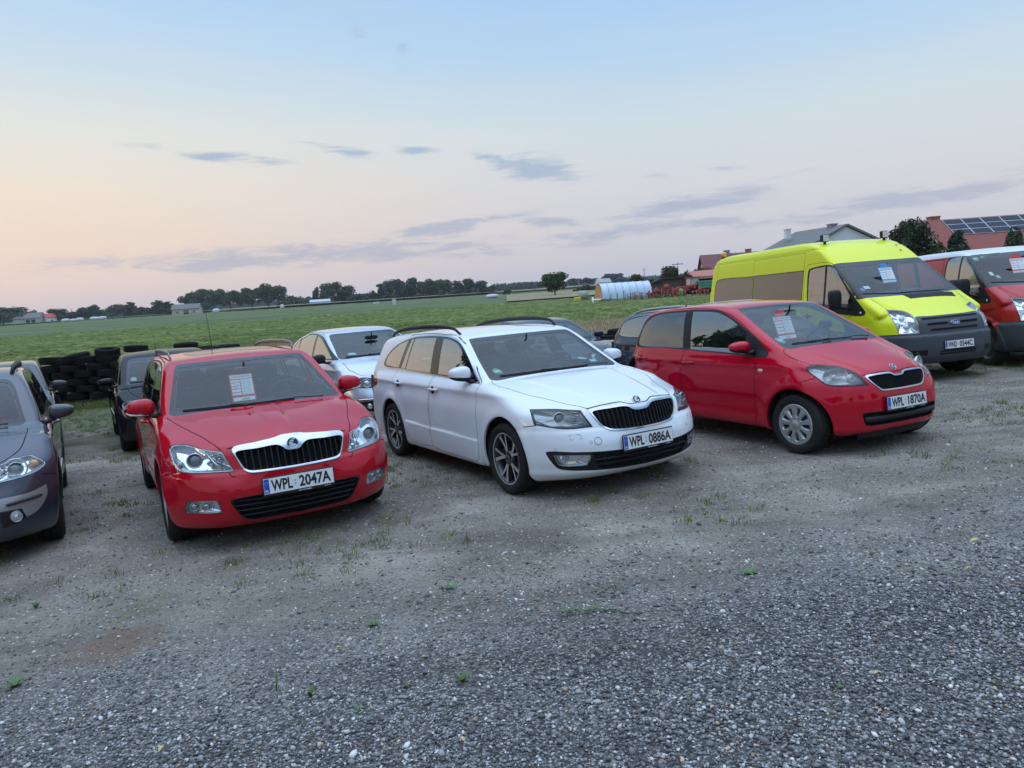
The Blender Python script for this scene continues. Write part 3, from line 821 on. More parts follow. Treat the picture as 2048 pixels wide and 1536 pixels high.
def interior(root, P):
 """dashboard, steering wheel, seats, floor"""
 b = P.get('belt', .95); W = P['W']; d = MB()
 xs = [P['dash0'], P['dash0']-.12, P['dash1'], P['dash1']-.04, P['dash1']]; zs = [b-.03, b+.005, b-.02, b-.12, b-.40]
 ys = np.linspace(-W, W, 13); rows = []
 for x_, z_ in zip(xs, zs): rows.append([(x_+(.06 if abs(y_) > W*.75 and x_ == xs[0] else 0)*0-(.10*(y_/W)**2 if x_ == xs[0] else 0), y_, z_-.02*(y_/W)**2+(.035*math.exp(-((y_-P.get('wy', .36))/.17)**2) if 0 < xs.index(x_) < 3 else 0)) for y_ in ys])
 for r0, r1 in zip(rows[:-1], rows[1:]): d.strip(r0, r1, 0, True)
 d.box((P['dash1']-.25, 0, b-.42), (.75, .22, .16), None, 0, .03)
 d.build('dashboard', [DKCLOTH], root)
 w = MB(); c = np.array([P['dash1']-.16, P.get('wy', .36), b-.005]); ax = np.array([math.cos(R(27)), 0, -math.sin(R(27))])*-1
 sample_ring(w, c, .178, .014, ax, 32, 0, 8); w.ball(tuple(c-ax*-.01), (.03, .07, .06), 12, 8, 0, 2.6)
 sx, up, _ = frame_of(ax)
 for q in (sx, -sx, -up): w.tube([c, c+q*.17], [.02, .014], 6, 0, True, .5)
 w.tube([c, c-ax*.16], .03, 8); w.build('steering_wheel', [BLACK], root)
 for y_ in (-P['sy'], P['sy']):
  sb = MB(); seat(sb, P['sx'], y_, P.get('sz', b-.42), .50, P.get('sh', .60), R(18)); sb.build('seat', [SEATM, CHROME], root)
 if P.get('rx') is not None:
  rb = MB(); z = P.get('rz', b-.42); rb.ball((P['rx'], 0, z), (.25, W*.88, .09), 24, 10, 0, 3.5)
  o = rb.n; rb.ball((0, 0, 0), (.07, W*.88, .31), 24, 12, 0, 4.0); c_, s_ = math.cos(R(22)), math.sin(R(22))
  V = np.array(rb.v[o:])@np.array([[c_, 0, -s_], [0, 1, 0], [s_, 0, c_]]).T+np.array([P['rx']-.33, 0, z+.27]); rb.v[o:] = [tuple(q) for q in V]
  for y_ in (-W*.55, 0, W*.55):
   o = rb.n; rb.ball((P['rx']-.46, y_, z+.63), (.045, .12, .07), 14, 10, 0, 3.0)
  rb.build('rear_seat', [SEATM], root)
 m = MB(); mx = P.get('mx', P['dash0']-.48); mz = P.get('mz', b+.33); m.ball((mx, 0, mz), (.018, .115, .035), 16, 8, 0, 3.2); m.tube([(mx+.01, 0, mz), (mx+.03, 0, mz+.09)], .01, 6); m.build('rear_view_mirror', [BLACK], root)
def wiper(mb, p0, p1, p2, sh, lift=.007, r=.005):
 """arm from the pivot p0 to p1, blade from p1 end to end p2 laid on the glass; points (y, z) seen from the front"""
 def on(a, b, n): 
  t = np.linspace(0, 1, n)[:, None]; q = np.array(a)*(1-t)+np.array(b)*t; P = sh.front(q[:, 0], q[:, 1]); return P+sh.normals(P)*lift
 A = on(p0, p1, 8); mb.tube(list(A+np.array([.01, 0, .008])), [r*1.6]+[r]*7, 6)
 B = on(p1, p2, 14); mb.tube(list(B), r*.8, 6, 0, True, 1.6)
def roof_rail(mb, P, r=.016, feet=None, flat=1.2, mi=0):
 Q = crom3(P, .06); rs = [r*(.55+.45*min(1, 4*min(k, len(Q)-1-k)/len(Q))) for k in range(len(Q))]; mb.tube(list(Q), rs, 10, mi, True, flat)
def crom3(P, step=.03):
 P = np.asarray(P, float); a = crom([(p[0], p[2]) for p in P], False, step)
 L = np.concatenate([[0], np.cumsum(np.linalg.norm(np.diff(P[:, [0, 2]], axis=0), axis=1))]); l2 = np.concatenate([[0], np.cumsum(np.linalg.norm(np.diff(a, axis=0), axis=1))]); l2 = l2*L[-1]/l2[-1]
 return np.stack([a[:, 0], np.interp(l2, L, P[:, 1]), a[:, 1]], 1)
def price_card(mat, title, rows, price, frame, label, group, w=.21, h=.30, plain=False):
 """board hung behind a windscreen; mat places it (x right, z up, facing -y) """
 root = empty('price_board', mat, label, 'price board', group)
 b = MB(); b.box((0, 0, 0), (w, .003, h), None, 0)
 b.prism([(-w*.30, h*.5), (w*.30, h*.5), (w*.30, h*.64), (w*.14, h*.74), (-w*.14, h*.74), (-w*.30, h*.64)], .003, (0, .0015, 0), (1, 0, 0), (0, 0, 1), (0, -1, 0), 0)
 b.build('board', [frame], root)
 p = MB(); y = -.0026
 def rect(x0, x1, z0, z1, mi=0, yy=y): p.add([(x0, yy, z0), (x1, yy, z0), (x1, yy, z1), (x0, yy, z1)], [(0, 1, 2, 3)], mi)
 m = .011
 rect(-w/2+m, w/2-m, h/2-.048, h/2-m)
 n = len(rows); z1 = h/2-.054; z0 = -h/2+.066; xm = -.012
 for k in range(n):
  a = z1-(z1-z0)*(k+.12)/n; c_ = z1-(z1-z0)*(k+.92)/n; rect(-w/2+m, xm-.003, c_, a)
 rect(xm+.003, w/2-m, z0, z1)
 rect(-w/2+m, w/2-m, -h/2+m, -h/2+.046)
 ins = p.build('paper', [CARDW], root)
 t = MB(); T = lambda s_, x, z, sz, width=None: add_text(t, s_, sz, (x, -.0034, z), (1, 0, 0), (0, 0, 1), 0, width=width)
 T(title, 0, h/2-.028, .026, w*.78)
 for k, s_ in enumerate(rows):
  zc = z1-(z1-z0)*(k+.52)/n; T(s_, -w/4-.008, zc, .020)
 for k in range(9):
  zc = z1-(z1-z0)*(k+.6)/9; x0 = xm+.010
  for a, l in ((x0, .030+.012*((k*7) % 3)), (x0+.050, .030)): t.add([(a, -.0034, zc), (a+l, -.0034, zc), (a+l, -.0034, zc+.0022), (a, -.0034, zc+.0022)], [(0, 1, 2, 3)], 0)
 T(price, .01, -h/2+.027, .028)
 t.build('handwriting', [INK], root)
 return root
# ------------------------------------------------------------------ shared steps of a passenger car
def cut_arches(c, wheels, Ra, zc, ymin=.5):
 for x in wheels:
  P = [(x+Ra*math.cos(t), zc+Ra*math.sin(t)) for t in np.linspace(-.25, math.pi+.25, 40)]
  P = P+[(x-Ra*.97, -.1), (x+Ra*.97, -.1)]
  c.soup.cut('arch', np.array(side2(P)), SD, None, lambda C, ymin=ymin: C[:, 1] > ymin, -.9)
def arch_liners(c, wheels, Ra, zc, r, mats=None, yin=.48, lip=.018, lipm=None):
 for x in wheels:
  t = np.linspace(-.30, math.pi+.30, 49); px = x+Ra*np.cos(t); pz = zc+Ra*np.sin(t); px[0] = x+Ra*.96; px[-1] = x-Ra*.96
  S = c.shape.side(px, pz); ok = S[:, 1] > .5
  S[~ok, 1] = .75
  for sg in (1, -1):
   mb = MB(); A = S*np.array([1, sg, 1]); B = A.copy(); B[:, 1] -= sg*lip; Cc = B.copy(); Cc[:, 0] = x+(Cc[:, 0]-x)*.985; Cc[:, 2] = zc+(Cc[:, 2]-zc)*.985
   D = Cc.copy(); D[:, 0] = x+(Cc[:, 0]-x)*1.03; D[:, 2] = zc+(Cc[:, 2]-zc)*1.03; E_ = D.copy(); E_[:, 1] = sg*yin
   mb.strip(A, B, 1, False); mb.strip(B, Cc, 1, False); mb.strip(Cc, D, 0, False); mb.strip(D, E_, 0, False)
   V = [(x, sg*yin, zc)]+[tuple(q) for q in E_]; mb.add(V, [(0, i, i+1) for i in range(1, len(V)-1)], 0, False)
   mb.box((x, sg*(yin-.2), r), (.10, .5, .10), None, 0)
   mb.build('wheel_arch', [GAP, lipm or c.paint], c.root)
def side_glazing(c, dlo, panes, trim, seal=.012, glass_m=None, frame_m=None, trim_w=.012, door_of=None, free=99):
 """dlo: outline of the whole side glazing, panes: list of outlines"""
 P = c.region('dlo_trim', side2(dlo), SD, None, None, .15)
 c.region('dlo', offset_poly(P, -trim_w), SD, ('dlo_trim',), None, .1, False)
 for k, pn in enumerate(panes):
  if k >= free: c.region('dlo', offset_poly(crom(side2(pn), True, .015), .013), SD, None, None, .1, False)
  c.region('pane%d' % k, side2(pn), SD, None if k >= free else ('dlo',), None, .1)
def lamp_cavity(c, reg, P, d, depth, parent=None, floor_m=REFLECT, wall_m=LAMPGREY, name='headlight', lens=LENS, seal=True, scale_floor=None):
 """lens on the body surface, walls and a reflector floor behind; returns the two (left, right) lamp objects"""
 out = []; d = np.asarray(d, float); d = d/np.linalg.norm(d)
 Q = c.on(P, d)
 for sg in (1, -1):
  m = np.array([1, sg, 1]); mb = MB(); cen = Q.mean(0)-d*depth*.6
  A = Q; B = Q-d*depth; B2 = (B-B.mean(0))*.93+B.mean(0)
  mb.strip(A*m, B2*m, 1, False, True) if sg > 0 else mb.strip(B2*m, A*m, 1, False, True)
  n = len(P); V = [tuple((B2.mean(0)-d*depth*.3)*m)]+[tuple(((B2[i]*.5+(B2.mean(0)-d*depth*.15)*.5))*m) for i in range(n)]+[tuple(B2[i]*m) for i in range(n)]
  F = []
  for i in range(n):
   j = (i+1) % n; F.append((0, 1+i, 1+j)); F.append((1+i, 1+n+i, 1+n+j, 1+j))
  mb.add(V, F, 0, True)
  h = mb.build(name, [floor_m, wall_m], parent or c.root)
  rm = MB(); E_ = (Q-Q.mean(0))*.965+Q.mean(0)-d*.006; K_ = [p*m for p in E_[::2]]; rm.tube(K_+[K_[0]], .0045, 6, 0, False); rm.build('lamp_rim', [CHROME if floor_m is REFLECT else LAMPDK], h)
  me = c.soup.mesh('lens', [({reg}, 0, .0015)], [lens], (sg,))
  if me: obj('lens', me, h)
  out.append(h)
 return out
def projector(parent, c, d, r, depth=.03, ring=CHROME, dark=LAMPGREY, ringw=.10, ball=None):
 """projector lamp: bezel ring, dark tube, bright lens"""
 d = np.asarray(d, float); d = d/np.linalg.norm(d); c = np.asarray(c, float)
 mb = MB(); sample_ring(mb, c, r*1.06, r*ringw, d, 32, 0, 8)
 sx, up, _ = frame_of(d)
 ring0 = [c+(math.cos(a)*sx+math.sin(a)*up)*r*1.04 for a in np.linspace(0, 2*math.pi, 28, endpoint=False)]; ring1 = [p-d*depth*.6+(c-p)*.14 for p in ring0]
 mb.strip(ring0, ring1, 1, True, True)
 mb.build('lamp_bezel', [ring, dark], parent)
 l = MB(); disc_mesh(l, c-d*depth*.5, r*.92, d, 28, 0, r*.35); l.build('lamp_lens', [ball or simple('projector_glass', (.20, .23, .25), .04, .35, coat=1)], parent)
def rings_mirror(fn):
 for sg in (1, -1): fn(sg)
def frange(lo, hi): return (lo, hi)
def build_car(sp):
 root = empty(sp['name'], yard_mat(*sp['pose'][:2], R(sp['pose'][2])), sp['label'], sp['cat'], sp.get('group'))
 S = sp['S']; L = sp['ext']; c = Car(S, (L[0], 0, .08), (L[1], L[2], L[3]), sp.get('h', .022), root, sp['paint'])
 sh = c.shape; near = sp.get('near', True); trim_m = sp.get('trim', BLACK)
 Ra, r = sp['Ra'], sp['wheel'][0]; wx = (0.0, -sp['wb']); zc = r+sp.get('zc', .0)
 cut_arches(c, wx, Ra, zc)
 doors = []
 for k, dp in enumerate(sp.get('doors', [])):
  P = c.region('gap', side2(dp), SD, ('body',), None, .33); nm = 'door%d' % k
  c.region(nm, offset_poly(P, -.0055), SD, ('gap',), None, .33, False); doors.append(nm)
 for P, d in sp.get('lines', []):
  if d is SD: P = side2(P)
  c.line(P, d, sp.get('linew', .0065))
 if 'dlo' in sp:
  side_glazing(c, sp['dlo'], sp['panes'], None, trim_w=sp.get('dlo_trim', .012), free=sp.get('free_panes', 99))
 wsx = sp.get('ws_where', lambda C: (C[:, 0] < .15) & (C[:, 2] > .8))
 P = c.region('frit', sp['ws'], FD, None, wsx)
 gi = offset_poly(P, -sp.get('frit', .028)); gi[:, 1] = np.maximum(gi[:, 1], P[:, 1].min()+sp.get('frit_low', .055))
 if 'ws_top_frit' in sp: gi[:, 1] = np.minimum(gi[:, 1], P[:, 1].max()-sp['ws_top_frit'])
 c.region('wsglass', gi, FD, ('frit',), wsx, .1, False)
 if 'rw' in sp:
  P = c.region('frit', sp['rw'], RD, None, lambda C: (C[:, 2] > .8) & (C[:, 0] < -2))
  c.region('rwglass', offset_poly(P, -.03), RD, ('frit',), lambda C: (C[:, 0] < -2), .1, False)
 mats = [c.paint, GAP, BLACKG]; groups = [({'body', 'frit0'}, 0, 0), ({'gap'}, 1, -.004), ({'frit'}, 2, 0)]
 for nm, outl, d, m, off in sp.get('patches', []):
  P = side2(outl) if d is SD else (proj3(outl, d) if len(outl[0]) > 2 and not isinstance(outl[0][2], str) else outl)
  c.region(nm, P, d, None, sp.get('patch_where', {}).get(nm), .1)
  mats.append(m); groups.append(({nm}, len(mats)-1, off))
 post = []
 for g in sp.get('openings', []):
  P = c.region(g['name']+'_frame', g['outer'], FD, None, g.get('where'), .05)
  inner = crom(g['inner'], True, .012); c.soup.cut(g['name'], inner, FD, (g['name']+'_frame',), None, .05)
  post.append((g, P, inner))
 lamps = []
 for l in sp.get('lamps', []):
  P = crom(proj3(l['pts'], l['d']), True, .012); c.soup.cut('lampgap', offset_poly(P, .004), l['d'], None, None, .02); c.soup.cut(l['reg'], P, l['d'], ('lampgap',), None, .02); lamps.append((l, P))
 groups.append(({'lampgap'}, 1, -.003))
 mats.append(sp.get('dlo_mat', BLACKG)); groups.append(({'dlo'}, len(mats)-1, 0)); mats.append(sp.get('dlo_trim_mat', BLACK)); groups.append(({'dlo_trim'}, len(mats)-1, .002))
 c.part('body', groups, mats)
 for nm in doors:
  for sg in (1, -1):
   d = c.part('door', [({nm}, 0, 0)], [c.paint], (sg,))
   if d is None: continue
   k = int(nm[4:])
   if k < len(sp.get('handles', [])) and near:
    hx, hz = sp['handles'][k]; s_ = sh.side([hx], [hz])[0]; q = sh.side([hx-.09, hx+.09], [hz, hz])
    hb = MB(); pts = [np.array([hx+.105, q[1][1]-.005, hz]), np.array([hx+.08, q[1][1]+.022, hz+.002]), np.array([hx, s_[1]+.030, hz+.003]), np.array([hx-.08, q[0][1]+.022, hz+.002]), np.array([hx-.105, q[0][1]-.005, hz])]
    pts = [p*np.array([1, sg, 1]) for p in pts]; hb.tube(pts, [.012, .013, .014, .013, .012], 10, 0, True, .9)
    disc_mesh(hb, np.array([hx-.02, (s_[1]+.0015)*sg, hz-.006]), .042, (0, sg, 0), 24, 1)
    hb.build('handle', [sp.get('handle_mat', c.paint), sp.get('handle_cup', GAP)], d)
 for k in range(len(sp.get('panes', []))):
  for sg in (1, -1):
   c.part('side_window', [({'pane%d' % k}, 0, -.001)], [sp.get('glass_panes', {}).get(k, sp.get('glass_side', GLASS))], (sg,))
 c.part('windscreen', [({'wsglass'}, 0, -.001)], [sp.get('glass_ws', WSGLASS)])
 c.part('rear_window', [({'rwglass'}, 0, -.001)], [sp.get('glass_rear', GLASS)])
 if near or True:
  c.part('interior_trim', [({'body', 'frit', 'gap', 'dlo', 'dlo_trim'} | set(doors), 0, -.035)], [sp.get('lining', LINING)], where=lambda q: q[2] > .80 and q[0] < sp.get('trimx', -.25))
  f = MB(); z0 = .30; W_ = L[2]-.22
  f.add([(sp.get('cab0', -.2), -W_, z0), (L[0]+.35, -W_, z0), (L[0]+.35, W_, z0), (sp.get('cab0', -.2), W_, z0)], [(0, 1, 2, 3)])
  for sg in (-1, 1): f.add([(sp.get('cab0', -.2), sg*W_, z0), (L[0]+.35, sg*W_, z0), (L[0]+.35, sg*W_, .93), (sp.get('cab0', -.2), sg*W_, .93)], [(0, 1, 2, 3)])
  f.add([(sp.get('cab0', -.2), -W_, z0), (sp.get('cab0', -.2), W_, z0), (sp.get('cab0', -.2), W_, .88), (sp.get('cab0', -.2), -W_, .88)], [(0, 1, 2, 3)])
  f.add([(L[0]+.35, -W_, z0), (L[0]+.35, W_, z0), (L[0]+.35, W_, .80), (L[0]+.35, -W_, .80)], [(0, 1, 2, 3)])
  f.build('cabin_floor', [DKCLOTH], root)
 arch_liners(c, wx, Ra, zc, r, lipm=sp.get('arch_lip'))
 for g, P, inner in post:
  fr = c.part(g['name']+('' if g['name'].endswith('grille') else '_surround'), [({g['name']+'_frame'}, 0, g.get('raise', 0))], [g['frame']])
  mb = MB(); dp = g.get('depth', .05)
  c.walls(mb, inner, FD, dp, 0, True, g.get('raise', 0)); 
  if g.get('raise', 0) > 0: c.walls(mb, P, FD, .004, 1, True, g['raise'])
  mb.build('opening_wall', [g.get('wall', BLACK), g['frame']], fr)
  fl = c.part('opening_back', [({g['name']}, 0, 0)], [g.get('back', GAP)], parent=fr, axis_off=(-dp, 0, 0))
  sl = MB(); y0 = 0; mn, mx = inner.min(0), inner.max(0)
  if g.get('vslats'):
   w_ = g['vslats']; n = int(mx[0]/w_); 
   for k in range(-n, n+1):
    y = (k+g.get('vph', 0))*w_
    if abs(y) > mx[0]-.01: continue
    zz = np.linspace(mn[1], mx[1], 160); ok = inside(inner, np.full(160, abs(y)+g.get('vlean', 0)*0), zz)
    if ok.sum() < 8: continue
    za, zb = zz[ok].min(), zz[ok].max(); z_ = np.linspace(za, zb, 9)
    Q = sh.front(np.full(9, y), z_); th = g.get('vth', .006); A = []
    rec = g.get('vrec', .006)
    V = []; F = []
    for i, q in enumerate(Q):
     for dx, dy in ((-rec, -th*.35), (-rec, th*.35), (-rec-.03, th), (-rec-.03, -th)): V.append(q+np.array([dx, dy, 0]))
    for i in range(8):
     for j in range(4): F.append((i*4+j, i*4+(j+1) % 4, i*4+4+(j+1) % 4, i*4+4+j))
    sl.add(V, F, 0, False)
  for z_ in g.get('hslats', []):
   z_, th, rec = z_ if hasattr(z_, '__len__') else (z_, .010, .012)
   yy = np.linspace(0, mx[0], 200); ok = inside(inner, yy, np.full(200, z_))
   if not ok.any(): continue
   ym = yy[ok].max(); y_ = np.linspace(-ym, ym, 41); Q = sh.front(y_, np.full(41, z_)); V = []; F = []
   for q in Q:
    for dx, dz in ((-rec, -th*.4), (-rec, th*.4), (-rec-.03, th*.6), (-rec-.03, -th*.6)): V.append(q+np.array([dx, 0, dz]))
   for i in range(40):
    for j in range(4): F.append((i*4+j, i*4+4+j, i*4+4+(j+1) % 4, i*4+(j+1) % 4))
   sl.add(V, F, 1, True)
  if g.get('mesh'):
   w_ = g['mesh']; nz_ = int((mx[1]-mn[1])/w_)+2; ny_ = int(mx[0]/w_)+2
   for i in range(-ny_, ny_+1):
    for j in range(nz_):
     y = i*w_*1.5+(.75*w_ if j % 2 else 0); z_ = mn[1]+j*w_*.62
     if not inside(inner, np.array([abs(y)]), np.array([z_]))[0]: continue
     q = sh.front([y], [z_])[0]-np.array([.022, 0, 0])
     hx = [np.array([0, w_*.5*a, w_*.42*b]) for a, b in ((-1, 0), (-.5, 1), (.5, 1), (1, 0))]
     for a, b in zip(hx[:-1], hx[1:]): sl.tube([q+a, q+b], .0028, 4, 0, False)
  if sl.n: sl.build('slats', [g.get('slat', BLACK), g.get('hslat', BLACK)], fr)
 for l, P in lamps:
  obs = lamp_cavity(c, l['reg'], P, l['d'], l.get('depth', .05), None, l.get('floor', REFLECT), l.get('wall', LAMPGREY), l.get('name', 'headlight'), l.get('lens', LENS))
  for o_, sg in zip(obs, (1, -1)):
   for q in l.get('proj', []):
    cc = np.array(q['c'])*np.array([1, sg, 1]); projector(o_, cc, np.array(q.get('d', (1, .12, 0)))*np.array([1, sg, 1]), q['r'], q.get('depth', .04), q.get('ring', CHROME), q.get('dark', LAMPGREY), q.get('rw', .10), q.get('ball'))
   for q in l.get('bits', []): q(o_, sg, c)
 for i, x in enumerate(wx):
  for sg in (1, -1):
   place_wheel(root, x, sg*sp['track']/2, r, sp['wheel'][1], sp['wheel'][2], sp['wheel'][3], near, sp.get('steer', 0) if i == 0 else 0, (.35*i+.2*sg)+sp.get('roll', 0))
 if 'mirror' in sp:
  m = sp['mirror']
  for sg in (1, -1): mirror_housing(m['c'], m['s'], m['mats'], root, sg, low_black=m.get('lb', -9), p=m.get('p', 2.6), indic=m.get('ind', False), foot=m.get('foot'), arm_z=m.get('arm_z', -.04))
 if 'cabin' in sp: interior(root, sp['cabin'])
 if 'plate' in sp:
  pc, tx, kw = sp['plate']; number_plate(pc, (1, 0, sp.get('plate_tilt', .05)), tx, root, **kw)
 if 'wipers' in sp:
  mb = MB()
  for w in sp['wipers']: wiper(mb, *w, sh)
  mb.build('wipers', [BLACK], root)
 for fn in sp.get('extra', []): fn(c)
 return c
def rail_fn(pts, r, m, y_of=None, flat=1.3, sink=.0):
 def fn(c):
  for sg in (1, -1):
   mb = MB(); roof_rail(mb, [(x, sg*y, z) for x, y, z in pts], r, flat=flat); mb.build('roof_rail', [m], c.root)
 return fn
def antenna_fn(x, L, lean=.35, y=0.0, r=.003):
 def fn(c):
  p = c.shape.top([x], [y])[0]; mb = MB(); mb.lathe([(0, .022), (.02, .016), (.04, .008)], 12, c=p, axis='z')
  a = p+np.array([0, 0, .03]); b = a+np.array([-L*math.sin(lean), 0, L*math.cos(lean)]); mb.tube([a, a*.7+b*.3, b], [r*1.6, r*1.2, r*.8], 6); mb.build('antenna', [BLACK], c.root)
 return fn
def sticker_fn(y, z, w, h, m, d='ws', inner=None, name='sticker', rnd=True):
 def fn(c):
  n = 20 if rnd else 4; t = np.linspace(0, 2*math.pi, n, endpoint=False)+(0 if rnd else math.pi/4); k = 1 if rnd else 1.414
  Y = y+k*w/2*np.cos(t); Z = z+k*h/2*np.sin(t); P = c.shape.front(Y, Z); P = np.concatenate([P, P.mean(0, keepdims=True)]); nn = c.shape.normals(P); P = P-nn*.003
  mb = MB(); mb.add(P, [(n, i, (i+1) % n) for i in range(n)], 0)
  if inner:
   for q in inner:
    A = c.shape.front(np.array([y-w*q[0], y+w*q[0], y+w*q[0], y-w*q[0]]), np.array([z+h*q[1], z+h*q[1], z+h*q[2], z+h*q[2]])); A = A-c.shape.normals(A)*.0015; mb.add(A, [(0, 1, 2, 3)], 1)
  mb.build(name, [m, CARDW], c.root)
 return fn
def shape_a():
 def feat(x, y, z):
  ay = np.abs(y)
  d = 0*x
  t = np.clip((.75-x)/1.0, 0, 1); yr = .055+.07*t
  d = d+.007*(1-sstep(yr-.03, yr+.012, ay))*sstep(-.32, -.2, x)*sstep(.6, .75, z)
  yr2 = .47+.20*t
  d = d+.008*gauss(ay-yr2, .05)*sstep(-.2, .1, x)*sstep(.7, .8, z)*(1-sstep(.55, .7, x))
  for xc in (0.0, -2.578):
   rr = np.hypot(x-xc, z-.315); d = d+.016*gauss(rr-.375, .045)*sstep(.5, .8, ay)*sstep(.12, .2, z)
  d = d+.007*gauss(z-.86-.02*(-x/2.5), .03)*sstep(.6, .8, ay)*(1-sstep(.0, .4, x))
  d = d-.010*gauss(z-.40, .06)*sstep(.6, .8, ay)*sstep(-2.2, -2.0, x)*(1-sstep(-.5, -.4, x))
  d = d+.016*sstep(.61, .58, z)*sstep(.2, .4, x)*sstep(.16, .24, z)
  return d
 S = dict(
  low=[(.42, .152), (.58, .155), (.70, .165), (.775, .195), (.825, .26), (.855, .34), (.868, .43), (.866, .50), (.858, .56), (.845, .62), (.825, .70), (.800, .765), (.755, .803), (.66, .832), (.4, .888), (.1, .935), (-.2, .972), (-.45, .99), (-1.0, 1.0), (-2.2, 1.0), (-3.2, 1.0), (-3.5, .98), (-3.60, .90), (-3.64, .75), (-3.67, .55), (-3.66, .38), (-3.60, .27), (-3.4, .22), (-2, .19), (-.5, .185)],
  gh=[(-.02, .86), (-.25, .985), (-.60, 1.182), (-.93, 1.365), (-1.07, 1.410), (-1.5, 1.445), (-2.0, 1.458), (-2.7, 1.45), (-3.2, 1.41), (-3.38, 1.36), (-3.46, 1.25), (-3.58, 1.0), (-3.55, .88), (-3.0, .84), (-1, .84), (-.3, .85)],
  front_plan=[(0, 0), (.2, .008), (.35, .028), (.45, .05), (.55, .095), (.65, .165), (.75, .27), (.82, .37), (.95, .60)], rear_plan=[(0, 0), (.4, .03), (.6, .08), (.75, .18), (.85, .3), (.95, .5)],
  W=[(-3.7, .80), (-3.4, .845), (-2.9, .875), (-2.4, .882), (-1, .885), (0, .880), (.35, .868), (.6, .85), (.9, .82)],
  sec=[(.15, -.06), (.25, -.03), (.35, -.012), (.5, 0), (.68, -.002), (.8, -.016), (.9, -.038), (.98, -.062), (1.1, -.10)],
  Wg=[(.80, .83), (.97, .805), (1.08, .775), (1.2, .736), (1.3, .698), (1.38, .660), (1.46, .61)], gx=[(-3.5, -.05), (-3.0, -.015), (-2, 0), (-1, -.008), (-.6, -.012), (-.2, -.04)], fp_up=[(0, 0), (.25, .005), (.43, .04), (.52, .045), (.65, .02), (.8, 0), (1, 0)],
  fx0=-.35, rx0=-2.6, gmid=-2.0, gfy=.10, gry=.18, gcrown=.06, crown=[(-3, .06), (-.4, .05), (.1, .06), (.5, .14), (.9, .18)], feat=feat, klow=.075, kg=.05, kj=.03, btmrise=0)
 return S
def shape_b():
 def feat(x, y, z):
  ay = np.abs(y); d = 0*x
  t = np.clip((.72-x)/1.0, 0, 1); yr = .30+.22*t
  d = d+.009*(1-sstep(yr-.03, yr+.02, ay))*sstep(-.35, -.2, x)*sstep(.6, .75, z)
  for xc in (0.0, -2.686):
   rr = np.hypot(x-xc, z-.317); d = d+.012*gauss(rr-.395, .04)*sstep(.5, .8, ay)*sstep(.12, .2, z)
  d = d+.010*gauss(z-(.872+.010*(-x)), .020)*sstep(.6, .8, ay)*(1-sstep(.1, .5, x))
  d = d-.008*gauss(z-(.80+.010*(-x)), .05)*sstep(.6, .8, ay)*(1-sstep(-.3, .0, x))
  zc_ = .43-.02*(x+.5); d = d+.014*sstep(zc_+.006, zc_-.006, z)*sstep(.14, .2, z)*sstep(.6, .8, ay)*sstep(-2.3, -2.25, x)*(1-sstep(-.55, -.45, x))
  d = d+.010*sstep(.595, .575, z)*sstep(.1, .4, x)*sstep(.16, .24, z)
  d = d+.012*gauss(z-.235, .022)*sstep(.2, .5, x)
  return d
 return dict(
  low=[(.40, .150), (.56, .153), (.68, .165), (.755, .195), (.805, .255), (.852, .35), (.858, .43), (.855, .50), (.845, .56), (.828, .63), (.805, .70), (.780, .745), (.735, .782), (.62, .818), (.4, .868), (.1, .922), (-.2, .962), (-.45, .99), (-1.0, 1.0), (-2.2, 1.02), (-3.2, 1.03), (-3.6, 1.0), (-3.72, .92), (-3.76, .75), (-3.79, .55), (-3.78, .38), (-3.70, .26), (-3.4, .20), (-2, .18), (-.5, .175)],
  gh=[(-.07, .82), (-.37, .985), (-.72, 1.175), (-1.05, 1.362), (-1.20, 1.410), (-1.6, 1.446), (-2.1, 1.458), (-2.8, 1.45), (-3.25, 1.415), (-3.44, 1.37), (-3.52, 1.26), (-3.68, 1.0), (-3.66, .86), (-3.0, .82), (-1, .82), (-.3, .80)],
  front_plan=[(0, 0), (.2, .008), (.35, .028), (.45, .05), (.55, .095), (.65, .155), (.75, .245), (.82, .34), (.95, .58)], rear_plan=[(0, 0), (.4, .03), (.6, .08), (.75, .18), (.85, .3), (.95, .5)],
  W=[(-3.8, .82), (-3.5, .86), (-3.0, .895), (-2.4, .905), (-1, .905), (0, .898), (.35, .885), (.6, .87), (.9, .84)],
  sec=[(.15, -.05), (.25, -.025), (.35, -.012), (.5, -.004), (.68, 0), (.8, -.008), (.9, -.026), (.98, -.055), (1.1, -.10)],
  Wg=[(.80, .85), (.97, .826), (1.08, .793), (1.2, .752), (1.3, .712), (1.38, .674), (1.46, .62)], gx=[(-3.6, -.06), (-3.0, -.015), (-2, 0), (-1, -.006), (-.6, -.014), (-.2, -.05)], fp_up=[(0, 0), (.15, .005), (.3, .03), (.47, .03), (.65, .01), (.8, 0), (1, 0)],
  fx0=-.35, rx0=-2.7, gmid=-2.0, gfy=.06, gry=.18, gcrown=.06, crown=[(-3, .06), (-.4, .05), (.1, .07), (.5, .12), (.9, .16)], feat=feat, klow=.065, kg=.05, kj=.025, btmrise=0)
